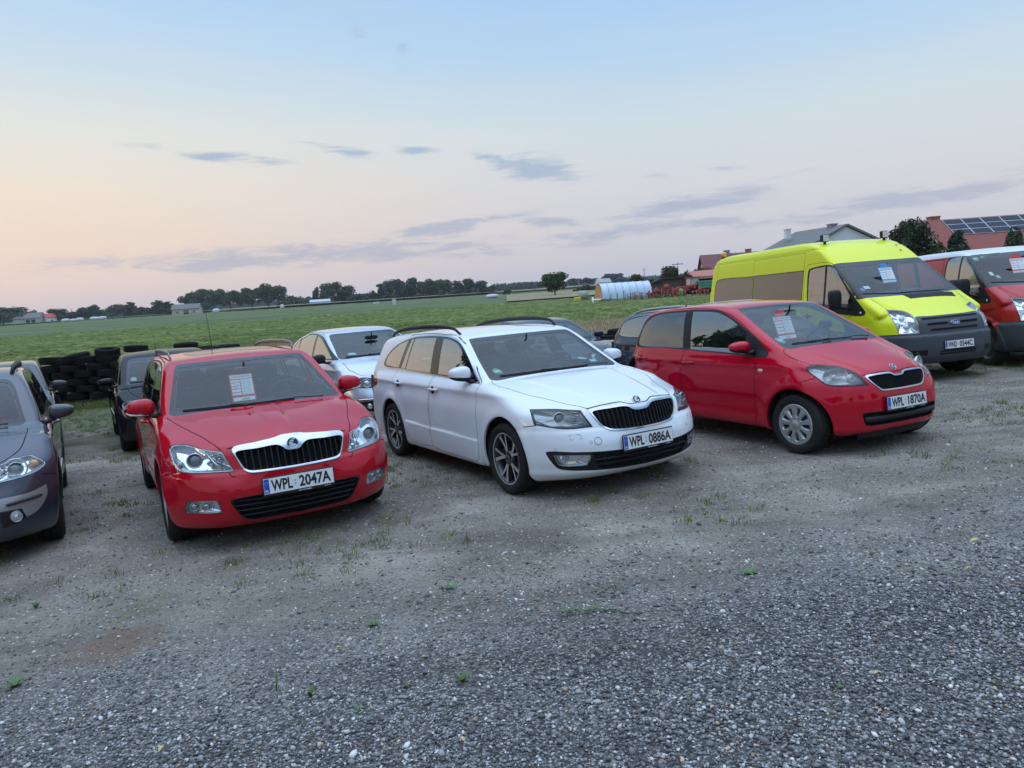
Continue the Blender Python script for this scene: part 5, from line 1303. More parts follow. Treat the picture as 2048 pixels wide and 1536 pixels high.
def car_c():
 lamp = [(.10, .725, .826), (.115, .675, .850), (.167, .559, .843), (.306, .461, .811), (.421, .426, .757), (.512, .392, .656, 's'), (.40, .53, .660), (.304, .675, .676), (.202, .708, .745)]
 def bits(o, sg, c):
  q = np.array([1, sg, 1]); p = np.array([.305, .575, .742]); d = np.array([1, .45, .05])
  mb = MB(); d_ = d/np.linalg.norm(d)*q; sx, up, _ = frame_of(d_)
  R0 = []; 
  for k, (rr, dd) in enumerate(((.108, .0), (.098, .022), (.070, .045), (.02, .055))):
   R0.append([p*q+(math.cos(a)*sx*1.12+math.sin(a)*up*.80)*rr-d_*dd for a in np.linspace(0, 2*math.pi, 32, endpoint=False)])
  for a, b in zip(R0[:-1], R0[1:]): mb.strip(a, b, 0, True, True)
  p2 = np.array([.395, .475, .722])*q; d2 = np.array([1, .3, 0])*q; sample_ring(mb, p2, .034, .003, d2, 24, 0, 6); disc_mesh(mb, p2-np.array([.015, 0, 0]), .032, d2, 20, 0, .012)
  mb.ball(tuple(p*q-d_*.04), (.02, .02, .02), 12, 8, 0)
  mb.build('reflector_bowl', [simple('mirror_bowl', (.88, .89, .90), .15, .55, bmp=.5, bscale=14)], o)
 def extras(c):
  sh = c.shape
  for sg in (1, -1):
   mb = MB(); p = sh.side([-.42], [.80])[0]*np.array([1, sg, 1]); mb.ball(tuple(p), (.034, .008, .018), 16, 8, 0, 2.4); mb.build('side_indicator', [simple('indicator_clear', (.7, .62, .5), .2, .3, coat=1)], c.root)
   mb = MB(); p = sh.side([-2.80], [.88])[0]; sample_ring(mb, p*np.array([1, sg, 1]), .075, .0018, sh.normals(p[None])[0]*np.array([1, sg, 1]), 40, 0, 4)
   if sg < 0: mb.build('fuel_flap', [GAP], c.root)
  mb = MB(); y = np.linspace(-.46, .46, 31); P = sh.front(y, np.full(31, .215)); V = []; 
  A = P+np.array([-.02, 0, -.01]); B = A+np.array([-.035, 0, -.062]); mb.strip(A, B, 0, True); mb.strip(B, B+np.array([-.15, 0, .0]), 0, True); mb.build('front_lip', [BLACK], c.root)
 sp = dict(name='hatchback_car', label='small bright red hatchback with plate WPL 1870A parked in front of the yellow van', cat='car', group='cars parked in the front row',
  pose=(3.413, 7.467, -65.66), S=shape_c(), ext=(-3.15, .80, .92, 1.60), h=.019, paint=RED2, wb=2.42, wheel=(.290, .175, .188, 'cap9'), Ra=.352, zc=.003, track=1.44, steer=R(4), roll=.1,
  doors=[[(-.40, .955, 's'), (-.47, .88), (-.493, .80), (-.505, .55), (-.525, .30), (-.56, .225), (-1.0, .222), (-1.48, .235), (-1.60, .29), (-1.66, .45), (-1.70, .65), (-1.69, .85), (-1.655, 1.01), (-1.65, 1.2), (-1.70, 1.455, 's'), (-1.25, 1.425), (-.95, 1.345), (-.62, 1.16)],
               [(-1.625, .28, 's'), (-1.85, .25), (-1.97, .30), (-2.07, .46), (-2.20, .58), (-2.36, .66), (-2.52, .76), (-2.60, .90), (-2.68, 1.06), (-2.62, 1.28), (-2.45, 1.44, 's'), (-2.1, 1.455), (-1.715, 1.458, 's'), (-1.668, 1.2), (-1.672, 1.0), (-1.708, .82), (-1.715, .62), (-1.675, .44)]],
  handles=[(-1.56, .848), (-2.50, .880)], handle_cup=RED2,
  lines=[([(-.235, .640), (-.20, .70), (-.10, .715), (.028, .690), (.13, .650)], TD), ([(-.01, .742), (.09, .748), (.20, .755), (.37, .742), (.40, .745)], FD), ([(.20, .742), (.14, .72), (.10, .705)], SD), ([(-2.93, .60), (-2.78, .62), (-2.70, .66)], SD)],
  dlo=[(-.338, .968, 's'), (-.53, 1.115), (-.714, 1.212), (-.945, 1.325), (-1.20, 1.410), (-1.50, 1.434), (-1.80, 1.438), (-2.15, 1.43), (-2.42, 1.405), (-2.60, 1.33), (-2.68, 1.20), (-2.715, 1.05), (-2.69, 1.018), (-2.2, 1.008), (-1.66, .990), (-.9, .952), (-.46, .925), (-.35, .935)], dlo_trim=.004, dlo_mat=BLACK,
  panes=[[(-.69, .962, 's'), (-.70, 1.175, 's'), (-.95, 1.305), (-1.20, 1.388), (-1.45, 1.410), (-1.655, 1.416, 's'), (-1.575, .995, 's')], [(-1.715, 1.006, 's'), (-1.785, 1.418, 's'), (-2.15, 1.41), (-2.40, 1.385), (-2.56, 1.31), (-2.63, 1.20), (-2.665, 1.06), (-2.63, 1.035)]],
  glass_side=glass('smoked_glass', (.22, .24, .24), 1.0, 2.3, 0, 3.0), glass_panes={0: GLASS},
  ws=[(-.1, 1.432, 's'), (.25, 1.430), (.50, 1.422), (.534, 1.415), (.55, 1.395), (.605, 1.20), (.640, 1.06), (.647, 1.022), (.625, 1.004), (.45, 1.008), (.25, 1.012), (-.1, 1.014, 's')], frit=.016, ws_top_frit=.02, frit_low=.03,
  rw=[(-.1, 1.38, 's'), (.40, 1.37), (.50, 1.32), (.58, 1.10), (.5, 1.07), (-.1, 1.07, 's')],
  openings=[dict(name='grille', outer=[(-.1, .718, 's'), (.02, .718), (.055, .722), (.085, .741), (.20, .746), (.36, .738), (.382, .730), (.365, .69), (.325, .64), (.275, .596), (.24, .589), (.1, .584), (-.1, .583, 's')],
                       inner=[(-.1, .704, 's'), (.025, .704), (.06, .708), (.092, .727), (.20, .732), (.345, .725), (.362, .718), (.348, .685), (.312, .642), (.265, .606), (.235, .601), (.1, .597), (-.1, .596, 's')], frame=CHROME, **{'raise': .005}, depth=.045, vslats=.033, vph=.5, vth=.006, vrec=.004),
                  dict(name='air_intake', outer=[(-.1, .408, 's'), (.25, .408), (.46, .409), (.492, .404), (.475, .33), (.443, .283), (.41, .276), (.2, .272), (-.1, .270, 's')],
                       inner=[(-.1, .401, 's'), (.25, .401), (.46, .401), (.482, .396), (.466, .33), (.437, .291), (.405, .284), (.2, .280), (-.1, .278, 's')], frame=BLACK, depth=.04, mesh=.022, hslats=[(.338, .050, -.012)])],
  lamps=[dict(reg='hl', pts=lamp, d=D30, depth=.07, wall=LAMPDK, floor=LAMPGREY, bits=[bits])],
  mirror=dict(c=(-.62, .880, 1.035), s=(.085, .112, .070), mats=[RED2, BLACK, CHROME], lb=-.42, p=2.6, foot=(-.52, .775, .985)),
  cabin=dict(W=.60, dash0=-.28, dash1=-.62, sx=-1.25, sy=.33, rx=-1.95, belt=.99, sz=.58, sh=.56, mx=-.82, mz=1.33),
  plate=((.596, 0, .472), 'WPL 1870A', {}),
  wipers=[((.50, 1.025), (.26, 1.040), (-.30, 1.045)), ((-.05, 1.04), (-.15, 1.045), (-.52, 1.04))],
  extra=[antenna_fn(-2.58, .20, .9), extras, sticker_fn(-.575, 1.085, .075, .055, GREENST, inner=[(.30, -.05, .12)], name='badge_sticker'),
               lambda c: winged_emblem(c.shape.front([0], [.783])[0]+np.array([.003, 0, .002]), (1, 0, .85), .036, c.root)])
 return build_car(sp)
def van(kind):
 yellow = kind == 'yellow'; roof, L, wb = (2.36, 4.72, 3.75) if yellow else (2.02, 3.85, 2.93)
 pm = paint('yellow_paint', (.72, .74, .015), dirt=.12, rough=.38) if yellow else paint('van_red_paint', (.38, .012, .018), dirt=.3)
 GREYP = simple('grey_bumper', (.045, .050, .060), .55, var=.15, vscale=12, bmp=.1, bscale=200)
 white_roof = simple('white_roof', (.62, .64, .66), .35, coat=.6)
 lamp = [(.40, .80, 1.138, 's'), (.55, .58, 1.090), (.69, .575, 1.015), (.775, .585, .90), (.832, .592, .762, 's'), (.675, .818, .762, 's'), (.62, .835, .92)]
 def bits(o, sg, c):
  q = np.array([1, sg, 1])
  for z, r in ((.985, .050), (.865, .055)):
   p = c.shape.front([.70], [z])[0]; p = (p-np.array([.045, 0, 0]))*q; mb = MB(); d = (1, .3*sg, .15); sample_ring(mb, p, r, .006, d, 28, 0, 6); disc_mesh(mb, p-np.array([.02, 0, 0]), r*.95, d, 20, 0, .02); mb.build('lamp_bowl', [REFLECT], o)
 def extras(c):
  sh = c.shape; root = c.root
  for k, (z0, z1, y0, y1) in enumerate(((.955, .982, .0, .50), (.868, .900, .115, .45), (.782, .812, .0, .425))):
   segs = ((-y1, y1),) if y0 == 0 else ((-y1, -y0), (y0, y1))
   for a, b in segs:
    mb = MB(); n = 30; yy = np.linspace(a, b, n); A = sh.front(yy, np.full(n, z0)); B = sh.front(yy, np.full(n, z1)); o = np.array([.006, 0, .002])
    mb.strip(A+o, B+o, 1, False)
    for i in range(0, n-1):
     for t in np.linspace(.15, .85, 4 if z1-z0 > .03 else 3):
      p = A[i]*(1-t)+B[i]*t+o; w = (b-a)/n; mb.box(p+np.array([.002, 0, 0]), (.004, w*.35, .003), None, 0)
     mb.box((A[i]+B[i])/2+o+np.array([.002, 0, 0]), (.005, .003, (z1-z0)*.95), None, 0)
    mb.build('grille_slot', [BLACK, GAP], root)
  p = sh.front([0], [.885])[0]+np.array([.016, 0, 0]); nn = np.array([1, 0, .22]); nn /= np.linalg.norm(nn); ax = np.array([0, 1.0, 0]); ay = np.cross(nn, ax); mb = MB()
  t = np.linspace(0, 2*math.pi, 41)[:-1]; ring = [p+ax*.078*math.cos(a)+ay*.031*math.sin(a) for a in t]
  V = [p+nn*.004]+[r_+nn*.002 for r_ in ring]; mb.add(V, [(0, 1+i, 1+(i+1) % 40) for i in range(40)], 1, True)
  mb.tube(ring+[ring[0]], .004, 6, 0, False); mb.box(p-nn*.012, (.02, .13, .045), None, 0, .005)
  bd = mb.build('badge', [CHROME, simple('badge_blue', (.01, .04, .22), .25, coat=1)], root)
  if yellow:
   tx = MB(); add_text(tx, 'Ford', .046, p+nn*.0062, ax, ay, 0, width=.092, bold=.0006); tx.v = [tuple(np.array(v)+ax*0+ay*0+ax*.16*(np.dot(np.array(v)-p, ay))) for v in tx.v]; tx.build('lettering', [WHITEP], bd)
  if yellow:
   mb = MB(); n = 30
   for k in range(4):
    xx = .165+.030*k; yy = np.linspace(-.27+.01*k, .66-.012*k, n); A = sh.top(np.full(n, xx), yy); B = sh.top(np.full(n, xx+.022), yy); u = np.array([0, 0, .006])
    mb.strip(B+u, A+u, 0, False); 
   A = sh.top(np.full(n, .155), np.linspace(-.28, .67, n)); B = sh.top(np.full(n, .285), np.linspace(-.24, .62, n)); mb.strip(B+np.array([0, 0, .003]), A+np.array([0, 0, .003]), 1, False)
   mb.build('bonnet_vent', [BLACK, GAP], root)
  mb = MB()
  for z0, z1, a, b in ((.420, .445, -.33, .33), (.455, .48, -.33, .33)):
   yy = np.linspace(a, b, 20); A = sh.front(yy, np.full(20, z0)); B = sh.front(yy, np.full(20, z1)); mb.strip(A+np.array([.004, 0, 0]), B+np.array([.004, 0, 0]), 0, False)
  mb.build('bumper_slot', [GAP], root)
  for sg in (1, -1):
   mb = MB(); yy = np.linspace(.52, .76, 12); A = sh.front(yy, np.full(12, .43)); B = sh.front(yy, np.full(12, .51)); q = np.array([1, sg, 1]); (mb.strip((A+np.array([.004, 0, 0]))*q, (B+np.array([.004, 0, 0]))*q, 0, False))
   p = sh.front([.66], [.47])[0]*q; disc_mesh(mb, p+np.array([.005, 0, 0]), .032, (1, .35*sg, 0), 20, 1, .003); mb.build('fog_light', [GAP, LAMPDK], root)
   mb = MB(); c0 = np.array([-.30, 1.165, 1.335]); 
   o = mb.n; mb.ball((0, 0, 0), (.075, .10, .165), 20, 14, 0, 4.0); V = np.array(mb.v[o:]); V[:, 0] = np.maximum(V[:, 0], -.04); V[:, 1] *= 1-.15*(V[:, 2] < 0); mb.v[o:] = [tuple((v+c0)*q) for v in V]
   mb.f = [f[::-1] for f in mb.f] if sg < 0 else mb.f
   mb.tube([(c0+np.array([0, -.06, -.12]))*q, (c0+np.array([.05, -.16, -.14]))*q, np.array([-.20, .95, 1.17])*q], [.035, .032, .045], 10, 0, True, .8)
   sm = mb.build('side_mirror', [BLACK], root); g = MB(); g.box((c0+np.array([-.045, 0, .01]))*q, (.004, .165, .27), None, 0); g.build('mirror_glass', [CHROME], sm)
   mb = MB(); p = sh.side([.062], [1.112])[0]*q; disc_mesh(mb, p+np.array([0, .004*sg, 0]), .020, (0, sg, 0), 20, 0, .006); mb.build('side_indicator', [WHITEP], root)
   if yellow:      # work lights on the roof
    p = sh.top([-1.22], [.608])[0]*q; mb = MB(); mb.box(p+np.array([0, 0, .02]), (.03, .04, .05), None, 0, .004); mb.box(p+np.array([0, 0, .10]), (.07, .135, .125), None, 0, .012)
    mb.box(p+np.array([.037, 0, .10]), (.004, .115, .105), None, 1)
    for i in range(3):
     for j in range(3): mb.box(p+np.array([.041, (i-1)*.036, .10+(j-1)*.033]), (.004, .028, .025), None, 2, .003)
    mb.build('work_light', [BLACK, LAMPGREY, simple('led_white', (.75, .75, .70), .2, coat=1)], root)
    mb = MB(); pts = [sh.side([x_], [.98])[0]*q for x_ in np.linspace(-.55, -4.5, 2)]
  if yellow:
   mb = MB(); p = sh.top([-4.36], [-.72])[0]; mb.lathe([(0, .05), (.02, .05), (.02, .045)], 20, c=p, axis='z', mi=0); mb.ball(tuple(p+np.array([0, 0, .075])), (.052, .052, .062), 20, 12, 1, 2.4); mb.build('beacon', [BLACK, AMBER], root)
   mb = MB()
   for x_, y_ in ((-.86, .62), (-1.0, .66)):
    p = sh.top([x_], [y_])[0]; mb.add([p+np.array([.05, 0, .002]), p+np.array([-.04, .04, .012]), p+np.array([-.04, -.03, .012])], [(0, 1, 2)], 0)
   mb.build('roof_bracket', [BLACK], root)
   mb = MB(); xs = np.linspace(-1.1, -4.5, 40); A = sh.side(xs, np.full(40, 2.195)); 
   for sg in (1, -1):
    q = np.array([1, sg, 1]); m2 = MB(); m2.tube([p*q+np.array([0, 0, 0]) for p in A[::3]], .010, 6); m2.build('roof_gutter', [pm], root)
 band_y = [[(-1.435, 1.862, 's'), (-1.435, 1.30, 's'), (-2.985, 1.30, 's'), (-2.985, 1.862, 's')], [(-3.03, 1.860, 's'), (-3.03, 1.30, 's'), (-4.40, 1.32), (-4.43, 1.40), (-4.42, 1.80), (-4.36, 1.852)]]
 panes = [[(-1.25, 1.850), (-1.20, 1.872), (-.85, 1.895, 's'), (-.84, 1.20, 's'), (-1.25, 1.25, 's')], [(-.80, 1.895, 's'), (-.72, 1.885), (-.62, 1.835), (-.22, 1.42), (-.13, 1.30), (-.30, 1.215), (-.50, 1.175), (-.79, 1.19, 's')]]
 if yellow: panes = panes+band_y
 dr = [[(-.10, 1.095, 's'), (-.30, .97), (-.36, .80), (-.40, .60), (-.47, .42), (-1.0, .40), (-1.30, .41), (-1.375, .48), (-1.39, 1.0), (-1.385, 1.6), (-1.36, 1.93), (-1.30, 1.965, 's'), (-.82, 1.965), (-.72, 1.935), (-.40, 1.66)]]
 if yellow: dr.append([(-1.42, 2.175, 's'), (-1.42, .42, 's'), (-2.99, .42, 's'), (-3.01, 2.175, 's')])
 else: dr.append([(-1.40, 1.87, 's'), (-1.40, .42, 's'), (-2.30, .42, 's'), (-2.62, .75), (-2.62, 1.87, 's')])
 sp = dict(name='panel_van', cat='van', group='vans parked behind the small red hatchback',
  label='yellow high-roofed van with plate WND 0544C and work lights on its roof' if yellow else 'red van with a white roof at the right edge, beyond the yellow van',
  pose=(6.480, 12.072, -75.95) if yellow else (9.013, 12.579, -92.0), S=shape_van(roof, L, wb), ext=(-L-.2, 1.10, 1.10, roof+.12), h=.028, paint=pm, wb=wb, wheel=(.345, .215, .215, 'steelcap'), Ra=.42, zc=.02, track=1.74, arch_lip=GREYP if False else pm,
  doors=dr, handles=[(-1.24, 1.08)], handle_mat=BLACK,
  lines=[([(.09, .82), (.22, .795), (.408, .77), (.55, .70), (.65, .60), (.70, .575)], TD), ([(-L+.35, 2.17), (-L+.35, 1.2), (-L+.35, .45)], SD), ([(.35, .5), (.352, .62), (.35, .74)], SD)],
  dlo=[(-1.29, 1.87), (-1.22, 1.895), (-.80, 1.920), (-.70, 1.905), (-.62, 1.860), (-.15, 1.425), (.13, 1.155), (.160, 1.115), (.130, 1.072), (-.43, 1.098), (-.68, 1.13), (-.82, 1.17), (-1.27, 1.225, 's')], dlo_trim=.003, dlo_mat=BLACK, dlo_trim_mat=BLACK,
  panes=panes, glass_side=glass('van_glass', (.05, .05, .048), 1.0, 2.2, 0, 3.0), glass_panes={0: GLASS, 1: GLASS},
  ws=[(-.1, 1.93, 's'), (.5, 1.93), (.82, 1.925), (.872, 1.90), (.90, 1.75), (.945, 1.50), (.975, 1.36), (.97, 1.325), (.87, 1.335), (.75, 1.336), (.4, 1.334), (-.1, 1.332, 's')], frit=.075, ws_top_frit=.03, frit_low=.06, ws_where=lambda C: (C[:, 0] < .35) & (C[:, 2] > 1.2),
  rw=[(-.1, 1.85, 's'), (.7, 1.85), (.75, 1.8), (.78, 1.35), (.7, 1.3), (-.1, 1.3, 's')],
  patches=[('bumper', [(.38, .745, 's'), (1.2, .745, 's'), (1.2, .1, 's'), (.10, .1, 's'), (.38, .50, 's')], SD, GREYP, 0), ('bumperf', [(-.1, .762, 's'), (.9, .762, 's'), (1.2, .74, 's'), (1.2, .1, 's'), (-.1, .1, 's')], FD, GREYP, 0), ('grillep', [(-.1, 1.003, 's'), (.3, 1.003), (.560, 1.003), (.578, .98), (.588, .88), (.600, .755, 's'), (-.1, .75, 's')], FD, GREYP, .001),
                 ('strip', [(-.42, .80, 's'), (-.42, .62, 's'), (-L+.70, .62, 's'), (-L+.70, .80, 's')], SD, GREYP, .012)] + ([('sill', [(-.45, .44, 's'), (-.45, .25, 's'), (-wb+.5, .25, 's'), (-wb+.5, .44, 's')], SD, GREYP, .0)]),
  patch_where={'bumper': lambda C: C[:, 0] > .08, 'bumperf': lambda C: C[:, 0] > .36},
  lamps=[dict(reg='hl', pts=lamp, d=D30, depth=.08, bits=[bits])],
  cabin=dict(W=.86, dash0=.0, dash1=-.42, sx=-1.1, sy=.55, wy=.52, belt=1.30, sz=.90, sh=.58, mx=-.5, mz=1.78), trimx=.1, cab0=.15,
  wipers=[((.62, 1.335), (.50, 1.36), (-.25, 1.372)), ((-.12, 1.345), (-.25, 1.365), (-.86, 1.40))], near=True, linew=.008,
  extra=[extras]+([sticker_fn(-.70, 1.50, .10, .045, CARDW, name='windscreen_sticker', rnd=False), sticker_fn(-.80, 1.47, .055, .05, simple('sticker_blue', (.03, .22, .45), .5), name='windscreen_sticker', rnd=False)] if yellow else
              [sticker_fn(-.77, 1.83, .10, .075, GREENST, inner=[(.3, -.05, .12)], name='badge_sticker'), sticker_fn(-.64, 1.855, .08, .035, GREENST, inner=[(.3, -.1, .2)], name='badge_sticker'), sticker_fn(-.735, 1.55, .055, .06, CARDW, name='windscreen_sticker', rnd=False), sticker_fn(-.675, 1.49, .06, .05, simple('sticker_grey', (.35, .38, .40), .5), name='windscreen_sticker', rnd=False)]))
 sp['free_panes'] = 2
 if yellow: sp['plate'] = ((.945, 0, .561), 'WND 0544C', dict(band_text=None))
 else: sp['patches'].append(('roofw', [(-.60, 1.885, 's'), (-.95, 1.90), (-L-.2, 1.90, 's'), (-L-.2, 2.3, 's'), (.2, 2.3, 's'), (.2, 1.90, 's')], SD, white_roof, 0)); sp['patches'].append(('rooft', [(-.58, -.1, 's'), (-.585, .70), (-.62, .95, 's'), (-L-.2, .95, 's'), (-L-.2, -.1, 's')], TD, white_roof, 0)); sp['patch_where']['rooft'] = lambda C: C[:, 2] > 1.90
 return build_car(sp)
GREYC = paint('dark_violet_grey_paint', (.066, .062, .078), .45, dirt=.12)
DARKG = paint('dark_grey_paint', (.032, .034, .042), .3, dirt=.25)
BLACKP = paint('black_paint', (.005, .005, .006), 0, dirt=.12, coat=.6)
SILVER = paint('silver_paint', (.50, .53, .58), .5, dirt=.12)
NAVY = paint('dark_blue_paint', (.018, .024, .045), .3, dirt=.2)
def dlo_gen(cx, cz, hx, hz, H, re, belt, kind, wb):
 """side glazing outline and panes from a few measures"""
 top = H-.062; b0 = cz-.02; b1 = belt+.035
 a = [(cx-.13, b0, 's'), ((cx+hx)/2-.10, (cz+hz)/2-.035), (hx-.15, hz-.035), (hx-.55, top-.008), (hx-1.0, top)]
 if kind == 'estate': a += [(re+1.0, top-.015), (re+.62, top-.07), (re+.42, top-.18), (re+.40, b1+.06), (re+.50, b1+.01)]
 elif kind in ('hatch', 'mpv'): a += [(re+1.35, top-.03), (re+.95, top-.10), (re+.66, top-.24), (re+.62, b1+.05), (re+.72, b1+.01)]
 else: a += [(hx-1.3, top-.02), (re+1.60, top-.11), (re+1.25, b1+.09), (re+1.16, b1+.02), (re+1.25, b1+.005)]
 a += [(-1.9, b1-.005), (-1.2, b0+.018)]
 P = crom(a, True, .02)
 xb = -1.46*wb/2.6; xr = -wb+.22
 top_ = lambda x: P[np.abs(P[:, 0]-x) < .05][:, 1].max()-.022
 bot_ = lambda x: P[np.abs(P[:, 0]-x) < .05][:, 1].min()+.018
 f = [(cx-.30, bot_(cx-.30), 's'), ((cx+hx)/2-.12, (cz+hz)/2-.075), (hx-.18, hz-.070), (xb+.04, top_(xb+.04), 's'), (xb+.05, bot_(xb+.05), 's')]
 r_ = [(xb-.05, bot_(xb-.05), 's'), (xb-.06, top_(xb-.06), 's'), ((xb+xr)/2, top_((xb+xr)/2)), (xr+.03, top_(xr+.03), 's'), (xr-.02, bot_(xr-.02), 's')]
 q = []
 if kind != 'sedan':
  e = P[:, 0].min(); x1 = xr-.07; 
  q = [[(x1, bot_(x1), 's'), (x1+.03, top_(x1+.03), 's'), (x1-.22, top_(x1-.22)), (e+.10, top_(e+.10)-.02), (e+.045, bot_(e+.08)+.05), (e+.08, bot_(e+.10))]]
 return a, [f, r_]+q
def doors_gen(cx, cz, hx, hz, H, belt, wb):
 xb = -1.46*wb/2.6
 return [[(cx-.03, cz-.04, 's'), (cx-.06, .75), (cx-.08, .40), (cx-.14, .24), (-1.0, .225), (xb+.02, .24), (xb-.015, .5), (xb, .98), (xb-.05, H-.03, 's'), (hx-.1, hz+.01), ((cx+hx)/2, (cz+hz)/2-.03)],
   [(xb-.04, .24, 's'), (-wb+.62, .24), (-wb+.42, .32), (-wb+.33, .52), (-wb+.20, .68), (-wb+.10, .80), (-wb+.09, belt+.02), (-wb+.17, H-.04, 's'), (xb-.06, H-.025, 's'), (xb-.015, belt), (xb-.03, .6)]]
def simple_car(key, dim, **kw):
 n, L, wb, W, H, cx, cz, hx, hz, hf, kind, r, belt = dim
 re = n-L; a, panes = dlo_gen(cx, cz, hx, hz, H, re, belt, kind, wb)
 wh = W-.27*(1 if kind != 'mpv' else .9); wt = W-.305
 sp = dict(ext=(re-.15, n+.12, W+.12, H+.09), h=.026, wb=wb, Ra=r+.052, zc=.003, track=2*W-.24, linew=.008,
  doors=doors_gen(cx, cz, hx, hz, H, belt, wb), handles=[(-1.36*wb/2.6, belt-.12), (-wb+.22, belt-.09)],
  lines=[([(cx+.03, wh+.075), (cx+.3, wh+.07), (n-.60, wh+.04), (n-.42, wh-.03), (n-.27, .50)], TD), ([(-.01, hf-.045), (.3, hf-.05), (.46, hf-.065)], FD), ([(n-.36, .63), (n-.50, .60)], SD)],
  dlo=a, panes=panes, dlo_trim=.008, dlo_mat=BLACKG,
  ws=[(-.1, hz+.006, 's'), (.3, hz+.003), (wt-.05, hz-.004), (wt-.012, hz-.02), (wt+.02, hz-.07), (wh+.05, cz+.05), (wh+.062, cz+.005), (wh+.04, cz-.012), (.45, cz-.008), (.2, cz-.003), (-.1, cz, 's')],
  rw=[(-.1, H-.10, 's'), (.42, H-.11), (.54, H-.16), (.64, belt+.09), (.58, belt+.06), (-.1, belt+.06, 's')],
  cabin=dict(W=W-.22, dash0=cx-.06, dash1=cx-.42, sx=-1.30, sy=.36, rx=-2.15 if kind != 'sedan' else -2.0, belt=belt-.02, sz=.53, sh=.57, mx=cx-.52, mz=hz-.10),
  wipers=[((.55, cz-.004), (.30, cz+.012), (-.28, cz+.015)), ((-.08, cz+.01), (-.25, cz+.015), (-.60, cz+.010))],
  mirror=dict(c=(cx-.28, W+.065, cz+.045), s=(.085, .105, .075), mats=[kw['paint'], BLACK, CHROME], lb=-9, p=2.8, foot=(cx-.18, W-.10, cz-.03)), wheel=(r, .205, r-.11, 'alloy5'), extra=[], lamps=[], openings=[])
 for k, v in kw.items():
  if k == 'extra': sp['extra'] = v
  else: sp[k] = v
 return build_car(sp)
G_OUT = lambda z0, z1, y: [(-.1, z1, 's'), (y-.03, z1), (y, z1-.015), (y-.03, z0+.015), (y-.07, z0), (-.1, z0, 's')]
def lens_proj(x, y, z, r, ring=CHROME, ball=None): return dict(c=(x, y, z), r=r, d=(1, .25, .05), ring=ring, ball=ball)
def car_e():
 STRIP = simple('bumper_strip_grey', (.30, .28, .28), .38, .3, coat=.3)
 lampE = [(.69, .50, .640, 's'), (.583, .527, .755, 's'), (.463, .624, .778), (.353, .724, .780, 's'), (.382, .826, .700, 's'), (.505, .758, .662), (.589, .682, .650)]
 def bits(o, sg, c):
  q = np.array([1, sg, 1]); mb = MB(); p = np.array([.53, .62, .708])*q; sample_ring(mb, p, .078, .006, np.array([1, .30, .05])*q, 32, 0, 6); mb.build('chrome_ring', [CHROME], o)
  mb = MB(); P = np.array([.395, .735, .715])*q; mb.ball(tuple(P), (.03, .035, .030), 14, 10, 0); mb.build('indicator_bulb', [AMBER], o)
 def extras(c):
  sh = c.shape
  for sg in (1, -1):
   q = np.array([1, sg, 1]); mb = MB(); a = np.linspace(0, 1, 16); yy = .54+.225*a; zz = .475+.010*a; P = sh.front(yy, zz); P = P+sh.normals(P)*.006; mb.tube([p*q for p in P], [.008]+[.018]*14+[.006], 10, 0, True, .6); mb.build('bumper_insert', [BLACK], c.root)
   p = sh_pt(c, .593, .374)*q; mb = MB(); disc_mesh(mb, p+np.array([.004, .002*sg, 0]), .040, (1, .45*sg, 0), 26, 2, .008); disc_mesh(mb, p+np.array([.013, .004*sg, 0]), .016, (1, .45*sg, 0), 16, 0, .003); sample_ring(mb, p+np.array([.004, .002*sg, 0]), .041, .004, (1, .45*sg, 0), 26, 1, 6); mb.build('fog_light', [REFLECT, CHROME, LAMPGREY], c.root)
   mb = MB(); P = sh.side(np.linspace(-.48, -1.40, 14), np.full(14, .48)); mb.tube([p*q for p in P], .016, 8, 0, True, 1.6); mb.build('side_strip', [SATIN], c.root)
 return simple_car('e', (.845, 4.50, 2.686, .888, 1.475, -.30, .985, -1.0, 1.362, .79, 'estate', .318, 1.0), S=shape_e(), name='estate_car', cat='car', group='cars parked in the front row',
  label='dark grey estate car cut off by the left edge, silver strip along its bumper', pose=(-4.693, 5.905, -60), paint=GREYC, h=.021, steer=0,
  lamps=[dict(reg='hl', pts=lampE, d=D45, depth=.06, proj=[lens_proj(.535, .62, .708, .048)], bits=[bits])],
  patches=[('strip', [(-.1, .545, 's'), (.51, .528), (.703, .528), (.800, .550, 's'), (.797, .47), (.724, .372), (.640, .346, 's'), (.632, .425, 's'), (.50, .436), (-.1, .44, 's')], FD, STRIP, .004), ('valance', [(-.1, .30, 's'), (.483, .296), (.606, .322), (.746, .38), (.83, .50, 's'), (.95, .50, 's'), (.95, .1, 's'), (-.1, .1, 's')], FD, simple('dark_valance', (.020, .028, .042), .35, coat=.5), .001), ('foghole', [(.50, .425, 's'), (.630, .418, 's'), (.655, .345, 's'), (.60, .326), (.50, .305, 's')], FD, BLACK, -.004)],
  patch_where={'strip': lambda C: C[:, 0] > .3, 'valance': lambda C: C[:, 0] > .3, 'foghole': lambda C: C[:, 0] > .3},
  openings=[dict(name='grille', outer=G_OUT(.62, .76, .42), inner=[(.06, .745), (.39, .745), (.38, .64), (.06, .64)], frame=GREYC, vslats=.03, depth=.04)],
  extra=[extras, rail_fn([(-1.25, .575, 1.41), (-1.32, .585, 1.455), (-1.6, .59, 1.475), (-2.3, .59, 1.485), (-2.9, .57, 1.46), (-3.1, .56, 1.41)], .022, BLACK)])
